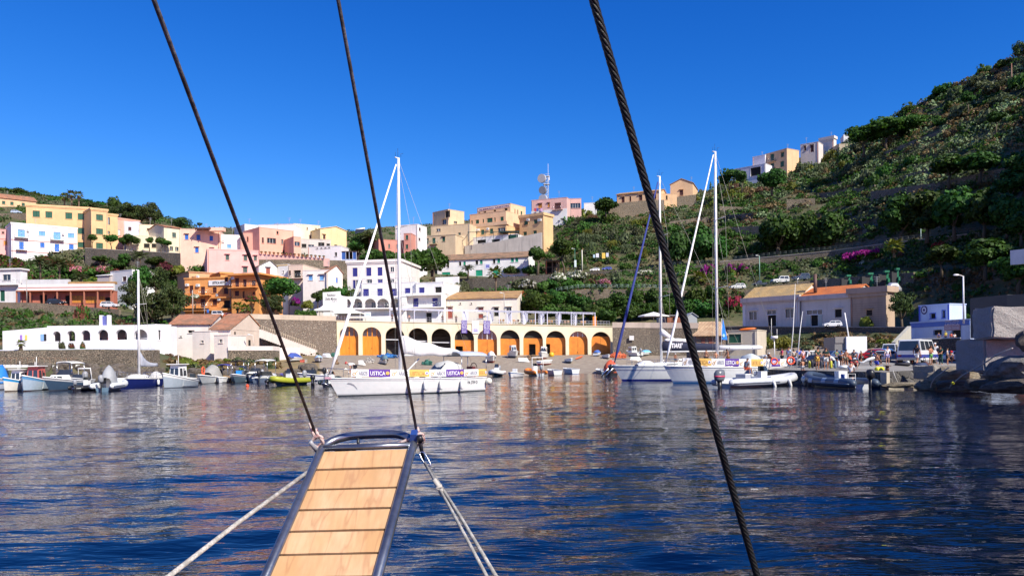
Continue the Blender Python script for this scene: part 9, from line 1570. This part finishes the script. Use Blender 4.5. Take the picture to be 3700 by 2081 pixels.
mb=MB();mb.tube([GPt(-.016,-y+.004,.004),GPt(-.016,y-.004,.004)],rt*.72,0,12);mb.build('cross_bar',M_tube,GP,org)
mb=MB();mb.tube([GPt(-.03,-y+.05,-.02),GPt(-.05,-y+.08,-.035),GPt(-.06,-y+.12,-.03)],.012,0,8);mb.tube([GPt(-.085,-y+.13,0),GPt(-.06,-y+.13,-.04)],.006,0,6);mb.build('wheel_bracket',M_black,GP,org);mb=MB();c=GPt(-.055,-y+.10,-.04);mb.tube([c-side*.01,c+side*.01],.022,0,14);mb.build('wheel',M_rubber,GP,org)
mb=MB();mb.hexa([GPt(-.03,y-.012,.012),GPt(-.03,y+.02,.012),GPt(-.075,y+.02,.012),GPt(-.075,y-.012,.012),GPt(-.035,y-.008,.04),GPt(-.035,y+.016,.04),GPt(-.07,y+.016,.04),GPt(-.07,y-.008,.04)]);mb.build('blue_tape',paint((.02,.06,.25),.5),GP,org)
mb=MB();c=GPt(-.03,y+.028,-.0);mb.tube([c+nup*.02,c-nup*.075],.008,0,8);mb.tube([c+nup*.01,c+nup*.035],.012,0,8);mb.build('side_pin',M_black,GP,org);mb=MB();c=GPt(-.0,-y-.012,.0);mb.tube([c+nup*.0,c+nup*.035-side*.015,c+nup*.05-side*.02],.009,0,8);mb.build('lug',M_grey,GP,org)
def braid(name,pts,r,label,c1,c2,strands=3,pitch=None,cat='rope',segs=260,rs=None,n=7,mat=None,rough=.85,metal=0,fleck=True,parts=()):
 """laid rope: strands twisted round the line"""
 P=[Vector(p)for p in pts];L=[0]
 for a,b in zip(P,P[1:]):L.append(L[-1]+(b-a).length)
 tot=L[-1];pitch=pitch or r*7;mb=MB()
 def at(s):
  for i in range(len(P)-1):
   if s<=L[i+1]or i==len(P)-2:k=(s-L[i])/(L[i+1]-L[i]);return P[i].lerp(P[i+1],k),(P[i+1]-P[i]).normalized(),i+k
 if strands==1:mb.tube(P,r,0,10)
 for st in range(strands if strands>1 else 0):
  path=[];rad=[]
  for j in range(segs+1):
   s=tot*j/segs;p,d,ik=at(s);up=Vector((0,1,0))if abs(d.y)<.9 else Vector((1,0,0));a=d.cross(up).normalized();b=a.cross(d);th=s/pitch*2*math.pi+st*2*math.pi/strands;rr=r if rs is None else float(np.interp(ik,range(len(rs)),rs));path.append(p+(a*math.cos(th)+b*math.sin(th))*rr*.5);rad.append(rr*(.56 if strands<=4 else.40))
  mb.tube(path,rad,0,n)
 if strands>4:mb.tube(P,r*.55 if rs is None else[q*.55 for q in rs],0,8)
 if mat is None:
  key=('rope',c1,c2)
  if key not in _mc:t=NT(name);f=t.noise(38,3);g=t.noise(170,2);cc=t.mix(t.ramp(f,[(.42,(0,0,0)),(.58,(1,1,1))]),c1,c2);cc=t.mix(t.ramp(g,[(.4,(0,0,0)),(.6,(.6,)*3)]),cc,dk(c1,.4));t.bump(g,.6,.001);_mc[key]=t.fin(cc,rough,metal)
  mat=_mc[key]
 mo=mb.top(name,mat,label,cat);return mo
tl,tr_=W(1152,1590,3.13),W(1511,1570,3.13)
def rope_up(px0,py0,D0,px1,py1,D1,ext=1.25):a,b=W(px0,py0,D0),W(px1,py1,D1);return[a,b,b+(b-a)*(ext-1)]
braid('lifting_rope',rope_up(1140,1566,3.13,548,-20,1.75),.0056,'left grey speckled rope from the gangplank corner up out of the picture',(.15,.14,.15),(.05,.04,.04),1)
braid('lifting_rope',rope_up(1506,1562,3.13,1218,-20,2.15),.0056,'middle grey speckled rope from the right gangplank corner up out of the picture',(.15,.14,.15),(.05,.04,.04),1)
def knot(c,lab,s=1.0,tail=None):
 mb=MB();rg=random.Random(int(c.x*1000));mb.tube(smooth([c+Vector(q)*s for q in((0,0,.05),(.012,-.01,.02),(.03,-.012,.0),(.034,0,-.022),(.012,.01,-.04),(-.012,0,-.03),(-.018,-.012,-.008),(.0,-.018,.012),(.024,-.018,.016),(.034,-.008,.0),(.018,.0,-.028),(-.006,-.01,-.05))],4),.0075*s,0,8)
 if tail:mb.tube(smooth([c+Vector(q)for q in tail],4),.0062,0,8)
 t=NT('knotted_rope');f=t.noise(110,2);mb.top('rope_knot',t.fin(t.mix(t.ramp(f,[(.5,(0,0,0)),(.62,(1,1,1))]),(.52,.42,.38),(.22,.06,.06)),.9),lab,'knot')
knot(W(1142,1586,3.12),'pinkish bowline knot on the left gangplank corner',.8,((.0,0,.0),(-.012,-.01,.03),(-.022,-.01,.065)));knot(W(1508,1577,3.12),'pinkish knot on the right gangplank corner',.75,((0,-.01,0),(-.04,-.012,-.012),(-.078,-.01,-.028)))
braid('guy_line',[W(1110,1706,2.98),W(850,1895,2.55),W(560,2120,2.15)],.0075,'pale worn guy rope running to the lower left from the gangplank',(.52,.49,.44),(.32,.30,.26),1)
braid('guy_line',[W(1550,1690,3.05),W(1660,1860,2.75),W(1816,2120,2.35)],.0060,'upper strand of the doubled pale guy rope right of the gangplank',(.44,.42,.38),(.26,.25,.22),1)
braid('guy_line',[W(1535,1672,3.06),W(1620,1822,2.80),W(1780,2120,2.36)],.0055,'lower strand of the doubled pale guy rope right of the gangplank',(.44,.42,.38),(.26,.25,.22),1)
mb=MB();a,b=W(1521,1632,3.08),W(1550,1684,3.06);d=(b-a);sd=Vector((.009,0,.003));mb.tube(smooth([a,a+d*.15+sd,b-d*.15+sd,b,b-d*.15-sd,a+d*.15-sd,a],4),.0032,0,8);mb.top('snap_hook',M_steel,'steel snap hook joining the right guy rope to the gangplank','hook')
mb=MB();c=W(1588,1760,2.9);mb.tube([c+Vector((-.02,0,.03)),c,c+Vector((.012,-.01,-.03))],.009,0,8);mb.tube([c+Vector((.012,-.01,-.012)),c+Vector((-.012,-.01,.0)),c+Vector((.01,-.012,.008))],.007,0,6);mb.top('rope_knot',M_rope,'small whipping knot on the right guy rope','knot')
a,b=W(2132,-40,.80),W(2750,2130,1.08);rs=[.0052]*9
t=NT('oily_steel_wire');f=t.noise(700,3);g=t.noise(40,4);cc=t.mix(g,(.008,.009,.009),(.05,.052,.048));t.bump(f,.8,.0004);M_wire=t.fin(cc,.38,.55)
pts=[a.lerp(b,k/8)for k in range(9)];o=braid('wire_stay',pts,.0070,'thick dark twisted steel stay crossing the whole picture',(0,0,0),(0,0,0),6,.05,'wire stay',1000,rs,8,M_wire)
